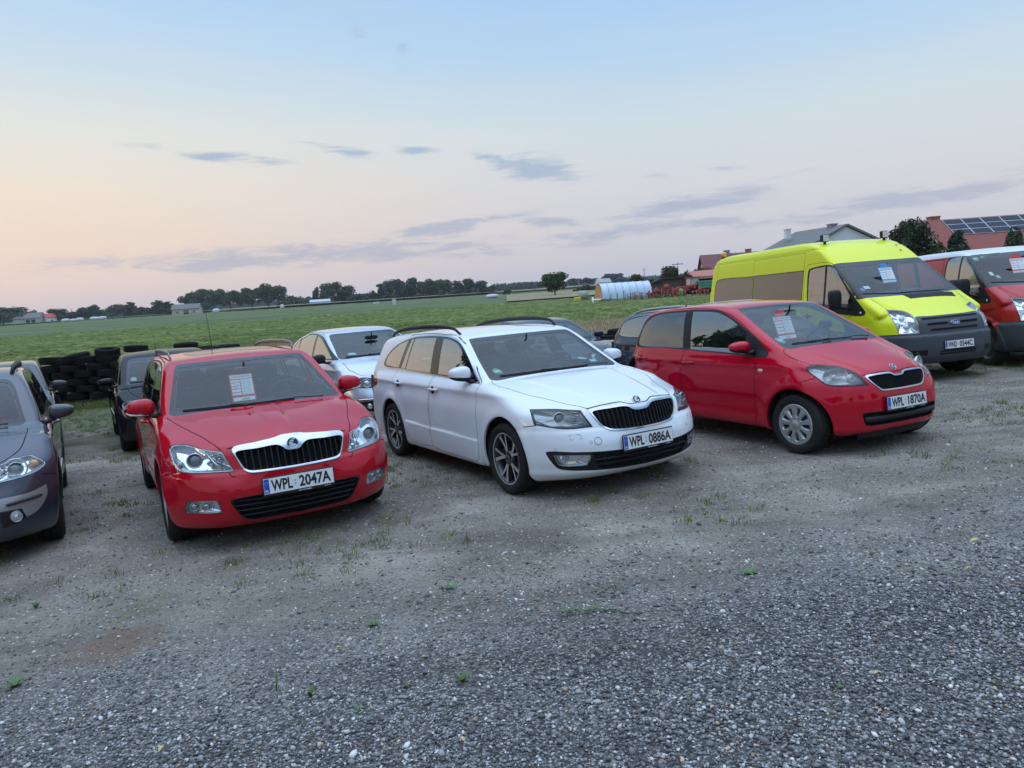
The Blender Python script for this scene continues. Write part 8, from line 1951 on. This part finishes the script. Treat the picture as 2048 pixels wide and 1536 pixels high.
# ------------------------------------------------------------------ buildings
def gable(name, label, cat, ctr, ang, L, W, hw, hr, wall_m, roof_m, over=.4, doors=(), chim=None, group=None, extra=None, z=None, th=.18):
 """house with a ridge along its local x; doors: (side, x, z0, w, h, material)"""
 x, y = ctr; zz = float(ground_z(x, y)) if z is None else z
 root = empty(name, Matrix.Translation((x, y, zz)) @ Matrix.Rotation(ang, 4, 'Z'), label, cat, group); w = MB()
 P = [(-W/2, 0), (W/2, 0), (W/2, hw), (0, hr), (-W/2, hw)]; w.prism(P, L, (-L/2, 0, -.3), (0, 1, 0), (0, 0, 1), (1, 0, 0)); w.build('wall', [wall_m], root)
 rf = MB(); sl = math.atan2(hr-hw, W/2)
 for s in (-1, 1):
  a = np.array([0, 0, hr-.3+th*.4]); d = np.array([0, s*math.cos(sl), -math.sin(sl)]); n = np.array([0, s*math.sin(sl), math.cos(sl)]); ln = W/2/math.cos(sl)+over
  V = [a+np.array([q*(L/2+over), 0, 0])+d*t+n*h for q in (-1, 1) for t in (0, ln) for h in (0, th)]; rf.add(V, [(0, 1, 3, 2), (4, 6, 7, 5), (0, 4, 5, 1), (2, 3, 7, 6), (0, 2, 6, 4), (1, 5, 7, 3)])
 ro = rf.build('roof', [roof_m], root)
 for side, dx, z0, dw, dh, m_, nm in doors:
  mb = MB(); yy = side*(W/2+.03) if side in (-1, 1) else 0
  if side in (-1, 1): mb.box((dx, yy, z0+dh/2-.3), (dw, .08, dh), None, 0)
  else: mb.box((math.copysign(L/2+.03, side), dx, z0+dh/2-.3), (.08, dw, dh), None, 0)
  mb.build(nm, [m_], root)
 if chim:
  for (cx, cy, cw, ch, cm_) in chim: mb = MB(); mb.box((cx, cy, hr+ch/2-.6), (cw, cw, ch+.6), None, 0); mb.box((cx, cy, hr+ch-.3+.05), (cw+.12, cw+.12, .10), None, 0); mb.build('chimney', [cm_], ro)
 if extra: extra(root, L, W, hw, hr, sl)
 return root
def tiles(name, a, b_, sc, bd=.04, wave=True):
 m, nt, b = _mat(name); co = objco(nt); w = N(nt, 'ShaderNodeTexWave', Scale=sc, Distortion=.4); w.bands_direction = 'Y'; nt.links.new(co, w.inputs['Vector']); w2 = N(nt, 'ShaderNodeTexWave', Scale=sc*1.3); w2.bands_direction = 'X'; nt.links.new(co, w2.inputs['Vector'])
 nz = noise(nt, 1.5, 5, .6, co); c = mixc(nt, nz.outputs[0], a, b_); k = math_n(nt, 'MULTIPLY', w.outputs[1], .45); c = mixc(nt, k, c, tuple(q*.35 for q in a)); nt.links.new(c, b.inputs['Base Color']); b.inputs['Roughness'].default_value = .8; bump(nt, b, math_n(nt, 'ADD', w.outputs[1], math_n(nt, 'MULTIPLY', w2.outputs[1], .5)), .6, bd); return m
REDTILE = tiles('red_roof_tiles', (.21, .050, .034), (.29, .078, .052), 1.3); MAROON = tiles('maroon_roof', (.16, .045, .045), (.21, .06, .06), 1.2); GREYROOF = tiles('grey_roof', (.13, .125, .12), (.20, .19, .18), .8)
PLASTER = simple('plaster_white', (.62, .62, .64), .9, var=.06, vscale=1.5); BEIGE = simple('beige_wall', (.42, .38, .32), .9, var=.15, vscale=.4); DARKD = simple('dark_doorway', (.03, .03, .032), .8); WOODD = simple('weathered_boards', (.10, .07, .045), .9, var=.4, vscale=2); BRICK = simple('chimney_brick', (.30, .12, .08), .9, var=.2, vscale=4); GREYW = simple('grey_wall', (.22, .22, .23), .9, var=.1)
def build_houses():
 at = lambda px, Y: at_dist(px, 600, Y)[:2]
 g = lambda *a, **k: gable(*a, **k)
 x = at(50, 420); g('barn', 'long low barn with grey roof and two dark doors at the far left', 'barn', x, R(12), 15, 9, 3.4, 6.2, BEIGE, GREYROOF, doors=[(-1, 1.5, 0, 2.0, 2.6, DARKD, 'door'), (-1, 4.3, 0, 2.0, 2.6, DARKD, 'door')])
 x = at(93, 425); g('small_house', 'small house with a red roof beside the barn at the left edge', 'house', x, R(60), 6, 5, 3, 5.2, PLASTER, simple('bright_red_roof', (.45, .06, .06), .7), over=.2, doors=[(-1, 0, .8, 1, 1, DARKD, 'window')])
 x = at(372, 400); g('barn', 'long grey roofed barn with a wide dark doorway in front of the big oaks', 'barn', x, R(10), 13.5, 8, 3.0, 5.4, BEIGE, GREYROOF, doors=[(-1, .3, 0, 2.6, 2.2, DARKD, 'door'), (-1, 4.2, .9, 1.2, 1.0, DARKD, 'window'), (-1, -4, .9, 1.2, 1.0, DARKD, 'window')])
 x = at(230, 440); g('shed', 'low grey shed half hidden among the far left trees', 'shed', x, R(8), 8, 5, 2.2, 3.4, GREYW, GREYROOF)
 for px, L_, lab in ((628, 3.6, 'small pale shed, left of the blue roofed pair'), (646, 7, 'low shed with a pale blue roof under the far round trees')): x = at(px, 380); g('shed', lab, 'shed', x, R(6), L_, 4, 2.2, 3.2, PLASTER, simple('pale_blue_roof', (.38, .48, .58), .5), over=.2)
 x = at(1208, 560); g('far_house', 'pale gabled house roof showing far behind the plastic tunnel', 'house', x, R(20), 10, 7, 2.6, 5.2, PLASTER, simple('pale_roof', (.35, .34, .34), .8), over=.3)
 p = at_dist(1688, 540, 76); g('white_gable_house', 'house with a white gable and grey roof above the yellow van', 'house', (33.4, 80), R(99), 9, 8.6, 4.4, 6.4, PLASTER, GREYROOF, over=.25, chim=[(2.0, 2.6, .5, .35, PLASTER), (-2.6, .3, .7, .35, GREYW)], doors=[(-2, 0, 2.0, 1.1, 1.2, DARKD, 'window')])
 def solar(root, L, W, hw, hr, sl):
  d = np.array([0, -math.cos(sl), -math.sin(sl)]); n = np.array([0, -math.sin(sl), math.cos(sl)]); a0 = np.array([0, 0, hr-.3+.07])
  SOL = simple('solar_cell', (.012, .015, .028), .45, 0, spec=.12); rows, cols = 3, 13; pw, ph = 1.72, 1.06
  for i in range(rows):
   for j in range(cols):
    c = a0+np.array([-L/2+1.2+pw*(j+.5), 0, 0])+d*(.25+ph*(i+.5))+n*.24; rot = np.stack([np.array([1.0, 0, 0]), -d, n], 1); mb = MB(); mb.box(c, (pw-.03, ph-.03, .04), rot, 0); mb.box(c+n*.021, (pw-.09, ph-.09, .006), rot, 1); mb.build('solar_panel', [SATIN, SOL], root)
  for xq in (-3.5, 4.5):
   c = a0+np.array([xq, 0, 0])+d*4.2+n*.22; rot = np.stack([np.array([1.0, 0, 0]), -d, n], 1); mb = MB(); mb.box(c, (.95, 1.35, .12), rot, 0); mb.box(c+n*.065, (.75, 1.15, .01), rot, 1); mb.build('skylight', [simple('frame_grey', (.18, .18, .19), .5), simple('skylight_glass', (.20, .27, .32), .08, coat=1)], root)
 p = at_dist(1985, 500, 66); g('solar_roof_house', 'red tiled house with rows of solar panels at the right edge', 'house', (53.6, 72.5), R(-6), 25, 11.4, 2.75, 6.0, BEIGE, REDTILE, over=.5, chim=[(-11.4, 1.2, .9, .55, BRICK), (-1.5, 1.0, 1.0, .3, BRICK)], extra=solar)
 p = at_dist(1452, 560, 112); g('maroon_roof_house', 'house with a maroon roof left of the yellow van tail', 'house', (p[0]+2.0, p[1]+4), R(-8), 8.5, 9, 2.9, 5.4, BEIGE, MAROON, over=.4, chim=[(-.6, 0, .8, .6, GREYW), (2.6, 0, .8, .6, BRICK)])
 p = at_dist(1420, 590, 88); root = empty('open_shed', Matrix.Translation((p[0]+2, p[1]+2, float(ground_z(p[0], p[1])))) @ Matrix.Rotation(R(-6), 4, 'Z'), 'open shed with a salmon red lean-to roof behind the tractor', 'shed'); mb = MB(); V = []
 for s in (0, .15): V += [(-3.6, -3, 2.0+s), (5.5, -3, 2.2+s), (5.5, 3, 2.9+s), (-3.6, 3, 2.7+s)]
 mb.add(V, [(0, 3, 2, 1), (4, 5, 6, 7), (0, 1, 5, 4), (1, 2, 6, 5), (2, 3, 7, 6), (3, 0, 4, 7)]); mb.build('roof', [simple('salmon_roof', (.38, .12, .09), .75, var=.2, vscale=1.2)], root)
 mb = MB(); mb.box((.95, -3.06, 2.05), (9.1, .08, .30)); mb.build('roof_edge', [simple('salmon_edge', (.42, .18, .13), .7)], root)
 for x_ in (-3.2, -.6, 2.2, 5.2): mb = MB(); mb.box((x_, -2.7, .9), (.18, .18, 2.1)); mb.build('post', [WOODD], root)
 mb = MB(); mb.box((1.0, 2.8, 1.3), (8.6, .12, 2.5)); mb.build('back_wall', [DARKD], root)
 p = at_dist(1352, 592, 92); root = empty('wooden_shed', Matrix.Translation((p[0], p[1], float(ground_z(p[0], p[1])))) @ Matrix.Rotation(R(14), 4, 'Z'), 'weathered wooden shed with a dark sloping roof beside the tractor', 'shed'); mb = MB()
 for i in range(20): mb.box((-2.3+.24*i, -1.5+random.uniform(0, .02), 1.05), (.22, .05, 2.1+.02*random.random()))
 for i in range(10): mb.box((-2.42, -1.4+.29*i, 1.0-.03*i), (.05, .27, 2.0))
 mb.build('wall', [WOODD], root); mb = MB(); mb.add([(-2.8, -1.9, 2.15), (2.8, -1.9, 2.35), (2.8, 1.6, 1.7), (-2.8, 1.6, 1.5), (-2.8, -1.9, 2.27), (2.8, -1.9, 2.47), (2.8, 1.6, 1.82), (-2.8, 1.6, 1.62)], [(0, 3, 2, 1), (4, 5, 6, 7), (0, 1, 5, 4), (1, 2, 6, 5), (2, 3, 7, 6), (3, 0, 4, 7)]); mb.build('roof', [simple('tar_roof', (.05, .05, .055), .8)], root)
 mb = MB(); mb.box((-.2, .2, 1.0), (4.4, 3.2, 1.9)); mb.build('inner_wall', [DARKD], root)
 for x_ in (1.1, 1.5, 1.9):
  mb = MB(); mb.box((x_, -1.75, .9), (.06, .05, 1.5)); 
 mb = MB(); mb.tube([(1.0, -1.7, .2), (1.0, -1.7, 1.35), (1.9, -1.7, 1.35), (1.9, -1.7, .2)], .035, 6); mb.tube([(1.45, -1.7, .2), (1.45, -1.7, 1.35)], .03, 6); tag(mb.build('white_gate', [WHITEP], None), 'white metal gate leaning on the wooden shed', 'gate')
 for o in [o for o in bpy.data.objects if o.name.startswith('white_gate')]: o.matrix_world = root.matrix_world
 p = at_dist(1247, 600, 90); root = empty('plastic_tunnel', Matrix.Translation((p[0], p[1], float(ground_z(p[0], p[1])))) @ Matrix.Rotation(R(9), 4, 'Z'), 'pale blue plastic tunnel greenhouse with an orange end wall', 'greenhouse'); L_, Rr, Hh = 6.1, 1.55, 2.15; mb = MB(); n = 16; rows = []
 for i in range(29):
  x_ = -L_/2+L_*i/28; k = i % 4; s = 1-.015*(0 if k == 0 else math.sin(math.pi*k/4)); rows.append([(x_, -Rr*s*math.cos(a) if True else 0, Hh*s*math.sin(a)**.75) for a in np.linspace(0, math.pi, n)])
 for a_, b_ in zip(rows[:-1], rows[1:]): mb.strip(a_, b_, 0, True)
 mb.build('plastic_cover', [simple('tunnel_plastic', (.46, .56, .68), .4, var=.12, vscale=1.2, coat=.3)], root)
 for k in range(8):
  x_ = -L_/2+L_*k/7; mb = MB(); mb.tube([(x_, -(Rr+.02)*math.cos(a), (Hh+.03)*math.sin(a)**.75) for a in np.linspace(0.02, math.pi-.02, 14)], .016, 5); mb.build('hoop', [simple('hoop_grey', (.20, .25, .30), .6)], root)
 mb = MB(); e = rows[0]; mb.add([(e[0][0]-.02, 0, 0)]+[(q[0]-.02, q[1]*.98, q[2]*.97) for q in e], [(0, i, i+1) for i in range(1, n)]); mb.build('end_wall', [simple('orange_boards', (.45, .22, .09), .8, var=.3)], root)
build_houses()
# ------------------------------------------------------------------ farm things
def farm():
 RM = simple('red_machine', (.30, .032, .028), .5, var=.2, vscale=3); at = lambda px, py, Y: at_dist(px, py, Y)
 def place(name, px, Y, ang, label, cat, group=None): p = at(px, 600, Y); return empty(name, Matrix.Translation((p[0], p[1], float(ground_z(p[0], p[1])))) @ Matrix.Rotation(ang, 4, 'Z'), label, cat, group)
 t = place('tractor', 1383, 84, R(-160), 'small red tractor with a pale cab in front of the wooden shed', 'tractor')
 mb = MB(); mb.box((.95, 0, .95), (1.5, .55, .5), None, 0, .06); mb.box((1.72, 0, .92), (.06, .5, .45), None, 1); mb.build('bonnet', [RM, BLACK], t)
 mb = MB(); mb.box((.2, 0, .65), (2.6, .35, .3), None, 0, .03); mb.build('chassis', [BLACK], t)
 mb = MB()
 for sx, sy in ((-.75, -.55), (-.75, .55), (.35, -.5), (.35, .5)): mb.tube([(sx, sy, .95), (sx*.9, sy*.92, 2.05)], .04, 6)
 mb.box((-.2, 0, 2.1), (1.4, 1.25, .10), None, 0, .03); mb.box((-.2, 0, 1.15), (1.15, 1.1, .35), None, 0, .04); mb.build('cab_frame', [RM], t)
 mb = MB(); mb.box((-.2, 0, 1.62), (1.02, 1.0, .80)); mb.build('cab_glass', [simple('cab_pane', (.42, .42, .36), .25, coat=.6)], t)
 for sy in (-.72, .72):
  mb = MB(); V = [(-.6+.75*math.cos(a), sy, .68+.78*math.sin(a)) for a in np.linspace(.3, 2.7, 10)]; mb.strip([np.array(v)+[0, -.2, 0] for v in V], [np.array(v)+[0, .2, 0] for v in V]); mb.build('mudguard', [RM], t)
  for x_, r_ in ((-.6, .66), (1.35, .38)):
   w_ = MB(); w_.lathe([(-.14, r_*.5), (-.15, r_*.85), (-.11, r_), (.11, r_), (.15, r_*.85), (.14, r_*.5)], 24, flip=True); wh = w_.build('wheel', [TYRE], t); wh.location = (x_, sy, r_); m2 = MB(); m2.lathe([(.10 if sy > 0 else -.10, r_*.55), (.06 if sy > 0 else -.06, .02)], 20); m2.build('rim', [simple('rim_red', (.40, .05, .04), .5)], wh)
 mb = MB(); mb.tube([(1.2, .1, 1.15), (1.2, .1, 1.85)], .035, 8); mb.build('exhaust', [BLACK], t)
 t = place('trailer', 1412, 84, R(5), 'green sided farm trailer with red frame beside the tractor', 'trailer')
 for z in (1.0, 1.28, 1.56):
  mb = MB(); mb.box((.6, 0, z), (3.4, 1.6, .25), None, 0, .02); mb.build('side_board', [simple('trailer_green', (.06, .22, .13), .6, var=.15)], t)
 mb = MB(); mb.box((.6, 0, .75), (3.5, 1.0, .14)); mb.tube([(-1.1, 0, .7), (-2.1, 0, .5)], .05, 6); mb.build('frame', [RM], t)
 for x_ in (-.4, 1.6):
  for sy in (-.75, .75): w_ = MB(); w_.lathe([(-.1, .2), (-.1, .33), (-.07, .38), (.07, .38), (.1, .33), (.1, .2)], 20, flip=True); wh = w_.build('wheel', [TYRE], t); wh.location = (x_, sy, .38)
 rd = random.Random(2)
 for px, lab, s in ((1312, 'low red farm implement with tines at the right end of the plastic tunnel', 1.0), (1332, 'red harrow like machine, second right of the tunnel', 1.25), (1352, 'tangled red machine before the wooden shed', .9), (1400, 'red mower frame in front of the green trailer', .8), (1296, 'rusty red frame right beside the tunnel', .7)):
  t = place('farm_implement', px, 80, R(rd.uniform(-30, 30)), lab, 'farm machine', 'red farm machines in the grass'); mb = MB()
  for k in range(5): mb.tube([(-1.0*s+.5*s*k, -.4*s, .25), (-.9*s+.5*s*k, 0, .9*s+.15*rd.random()), (-.8*s+.5*s*k, .5*s, .3)], .045, 6)
  mb.tube([(-1.2*s, 0, .75*s), (1.2*s, 0, .85*s)], .07, 6); mb.build('tine_frame', [RM], t)
  mb = MB(); mb.tube([(-.3*s, 0, .8*s), (.1*s, 0, 1.35*s), (.6*s, 0, .85*s)], .06, 6); mb.ball((.1*s, 0, 1.05*s), (.22*s, .15*s, .2*s), 10, 8, 0, 3); mb.build('headstock', [RM], t)
  for sx in (-.9, .9): w_ = MB(); w_.lathe([(-.07, .12), (-.08, .22), (.08, .22), (.07, .12)], 16, flip=True); w_.build('wheel', [TYRE], t).location = (sx*s, -.5*s, .22)
 RU = simple('rusty_metal', (.12, .075, .055), .8, var=.4)
 for k, (px, w_, h_) in enumerate(((1262, .9, .9), (1275, .8, 1.0), (1288, .8, .85))):
  t = place('stillage', px, 79, R(4), ('left', 'middle', 'right')[k]+' rusty wire stillage before the plastic tunnel', 'crate', 'wire stillages by the tunnel'); mb = MB()
  for a in (-1, 1):
   for b in (-1, 1): mb.tube([(a*w_/2, b*.4, 0), (a*w_/2, b*.4, h_)], .03, 5)
  for z in np.linspace(.1, h_, 5):
   for b in (-.4, .4): mb.tube([(-w_/2, b, z), (w_/2, b, z)], .016, 4)
  mb.build('frame', [RU], t); mb = MB(); mb.box((0, 0, h_*.42), (w_*.85, .66, h_*.75), None, 0, .06); mb.build('contents', [simple('pale_sacks', (.36, .36, .37), .8, var=.3, vscale=3)], t)
 t = place('round_bale', 1167, 96, 0, 'round bale wrapped in grey green film left of the tunnel', 'bale'); mb = MB(); mb.lathe([(-.6, .02), (-.62, .6), (-.52, .72), (.52, .72), (.62, .6), (.6, .02)], 28, c=(0, 0, .70), axis='x', flip=True); mb.build('film', [simple('bale_film', (.16, .22, .15), .4, var=.2, coat=.2)], t)
 t = place('yellow_machine', 1155, 94, 0, 'small yellow machine beside the round bale', 'farm machine'); mb = MB(); mb.box((0, 0, .4), (.8, .5, .5), None, 0, .08); mb.tube([(.2, 0, .6), (.5, 0, 1.0)], .04, 6); mb.build('housing', [simple('machine_yellow', (.55, .42, .03), .5)], t)
 for k, (px, s, lab) in enumerate(((1196, .5, 'white plastic bag heap at the left end of the tunnel'), (1204, .35, 'smaller white bag heap beside the big one'))):
  t = place('bag_heap', px, 88, 0, lab, 'bags', 'white bag heaps'); mb = MB(); rd2 = random.Random(k)
  for j in range(5): mb.ball(((j-2)*s*.5, rd2.random()*.3, s*.4), (s*.55, s*.4, s*.45), 10, 8, 0, 2.3)
  mb.build('bags', [simple('white_bag', (.55, .57, .56), .5)], t)
 t = place('white_post', 1186, 78, 0, 'short white post in the crop left of the plastic tunnel', 'post'); mb = MB(); mb.tube([(0, 0, 0), (0, 0, .8)], .09, 10); mb.build('shaft', [WHITEP], t)
 for k, px in enumerate(list(range(1222, 1262, 13))+list(range(1300, 1372, 12))): 
  p = at(px, 600, 78); mb = MB(); mb.tube([(0, 0, -.2), (.02, 0, 1.0+.12*(k % 3))], .045, 6); o = mb.build('fence_post', [WOODD], None, (p[0], p[1], float(ground_z(p[0], p[1])))); tag(o, 'thin wooden fence post in front of the farm yard', 'fence post', 'fence posts before the farm')
 for px, lab in ((1212, 'heap of old machine parts at the foot of the tunnel, left'), (1222, 'grey heap of scrap beside the left end of the tunnel')):
  t = place('scrap_heap', px, 80, 0, lab, 'scrap', 'scrap heaps'); mb = MB(); rd2 = random.Random(px)
  for j in range(9): mb.box((rd2.uniform(-.6, .6), rd2.uniform(-.2, .2), rd2.uniform(.1, .5)), (rd2.uniform(.2, .6), .25, rd2.uniform(.15, .4)), None, j % 2, .03)
  mb.build('parts', [RU, simple('scrap_grey', (.18, .18, .19), .6)], t)
 t = place('green_drum', 1361, 82, 0, 'bright green drum standing before the wooden shed', 'drum'); mb = MB(); mb.lathe([(0, .001), (0, .3), (.9, .3), (.95, .22), (1.0, .08), (1.0, .001)], 20, axis='z', flip=True); mb.build('shell', [simple('bright_green', (.12, .48, .06), .5)], t)
 for k, (px, pt, Y, lab) in enumerate(((463, 602, 430, 'grey pole in front of the oak group'), (143, 618, 430, 'pole left of the flat topped tree'), (1157, 556, 260, 'pole right of the single round tree'), (1355, 524, 110, 'pole with a crossarm above the ragged farm tree'), (1288, 536, 300, 'pole above the plastic tunnel'), (945, 568, 390, 'pole before the domed tree'))):
  p = at(px, pt, Y); zb = float(ground_z(p[0], p[1])); t = empty('utility_pole', Matrix.Translation((p[0], p[1], zb)), lab, 'pole', 'utility poles'); h = p[2]-zb; mb = MB(); mb.tube([(0, 0, 0), (0, 0, h)], [.16*Y/260, .10*Y/260], 8); mb.build('shaft', [simple('pole_grey', (.20, .19, .18), .8)], t); mb = MB(); mb.box((0, 0, h*.93), (1.6, .12, .12)); mb.build('crossarm', [simple('pole_grey', (.2, .19, .18), .8)], t)
 for k, (px, Y, s) in enumerate(((131, 330, 1.0), (146, 330, .8), (160, 332, 1.0), (188, 335, 1.0), (196, 335, .9), (206, 335, 1.0))):
  p = at(px, 640, Y); mb = MB(); mb.ball((0, 0, .7*s), (1.6*s, 1.0, .8*s), 14, 8, 0, 3); o = mb.build('field_heap', [simple('pale_film', (.50, .52, .52), .6)], None, (p[0], p[1], float(ground_z(p[0], p[1]))+.3)); tag(o, 'pale heap in the row of heaps right of the red roofed house', 'heap', 'pale heaps in the far field')
 for px, Y, w_, h_, lab in ((430, 330, 3.0, 1.6, 'white heap in the field before the oak group'), (985, 190, 3.2, .9, 'white sheet crumpled on the stubble field'), (788, 150, .75, 1.1, 'small white board standing in the crop left of centre'), (752, 200, 1.6, .5, 'flat pale sheet in the far field right of the board'), (563, 300, 1.6, 1.6, 'pale box at the field edge under the tallest oak')):
  p = at(px, 600, Y); mb = MB()
  if 'board' in lab: mb.box((0, 0, h_/2+.25), (w_, .06, h_), None, 0, .01); mb.tube([(0, .05, 0), (0, .05, .8)], .05, 6)
  else: mb.ball((0, 0, h_*.4), (w_/2, w_/3, h_*.6), 14, 8, 0, 2.6)
  o = mb.build('white_board' if 'board' in lab else 'pale_heap', [simple('pale_film', (.50, .52, .52), .6)], None, (p[0], p[1], float(ground_z(p[0], p[1]))+.35)); tag(o, lab, 'board' if 'board' in lab else 'heap')
farm()
def haze():
 mb = MB(); mb.box((100, 1000, 13.5), (3000, 2600, 50.5)); m = bpy.data.materials.new('haze_air'); m.use_nodes = True; nt = m.node_tree; nt.nodes.remove(nt.nodes['Principled BSDF']); v = N(nt, 'ShaderNodeVolumePrincipled', Density=.00018); v.inputs['Color'].default_value = (.80, .84, .92, 1); nt.links.new(v.outputs[0], nt.nodes['Material Output'].inputs['Volume'])
 o = mb.build('haze', [m]); tag(o, kind='stuff')
HAZE = True
if HAZE: haze()
for fn_ in (car_e, car_f, car_g, car_h, car_i, car_j, car_a, car_b, car_c): fn_()
van('yellow'); van('red')
def boards():
 def pm(car, x, y, z, tilt=.0, turn=0.0):
  X, Y, t = car; return yard_mat(X+x*math.cos(R(t))-y*math.sin(R(t)), Y+x*math.sin(R(t))+y*math.cos(R(t)), R(t+90+turn), z) @ Matrix.Rotation(tilt, 4, 'X')
 g = 'price boards behind windscreens'
 price_card(pm((-2.091, 6.330, -60.72), -.80, -.041, 1.10, -.35), '506058320', ['~-~~', '~~-~~', '2010', '~~', '-~ ~~'], '26000', CARDR, 'red edged price board reading 26000 behind the windscreen of the red estate', g, .215, .275)
 price_card(pm((3.413, 7.467, -65.66), -.74, -.141, 1.18, -.35), '506 058 320', ['~~-~', '~-~', '~~~', '-~~'], '18500', CARDR, 'red edged price board behind the windscreen of the small red hatchback', g, .26, .27)
 price_card(pm((6.480, 12.072, -75.95), -.24, -.20, 1.67, -.45), '506058320', ['~-~~', '~~-~', '~~~', '-~~'], '~~-~~', CARDB, 'blue edged price board behind the windscreen of the yellow van', g, .27, .29)
 price_card(pm((9.013, 12.579, -92.0), -.24, -.26, 1.65, -.45), '506058320', ['~-~~', '~~-~', '~~~', '-~~'], '~~-~~', CARDR, 'red edged price board behind the windscreen of the red van', g, .27, .29)
boards()
def setup_camera():
 cd = bpy.data.cameras.new('camera'); cam = bpy.data.objects.new('camera', cd); COL.objects.link(cam); SC.camera = cam
 cd.sensor_width = 36; cd.lens = 36*F_PX/2048; cd.clip_end = 6000; cd.clip_start = .05
 M = Matrix(np.stack([A_WORLD[:, 0], A_WORLD[:, 1], -A_WORLD[:, 2]], 1).tolist()).to_4x4(); M.translation = Vector(C0); cam.matrix_world = M
setup_camera()
SC.view_settings.view_transform = 'Standard'; SC.view_settings.look = 'None'; SC.view_settings.gamma = 1; SC.view_settings.exposure = .20
SC.cycles.max_bounces = 8; SC.cycles.transparent_max_bounces = 16; SC.cycles.glossy_bounces = 4; SC.cycles.caustics_reflective = False; SC.cycles.caustics_refractive = False
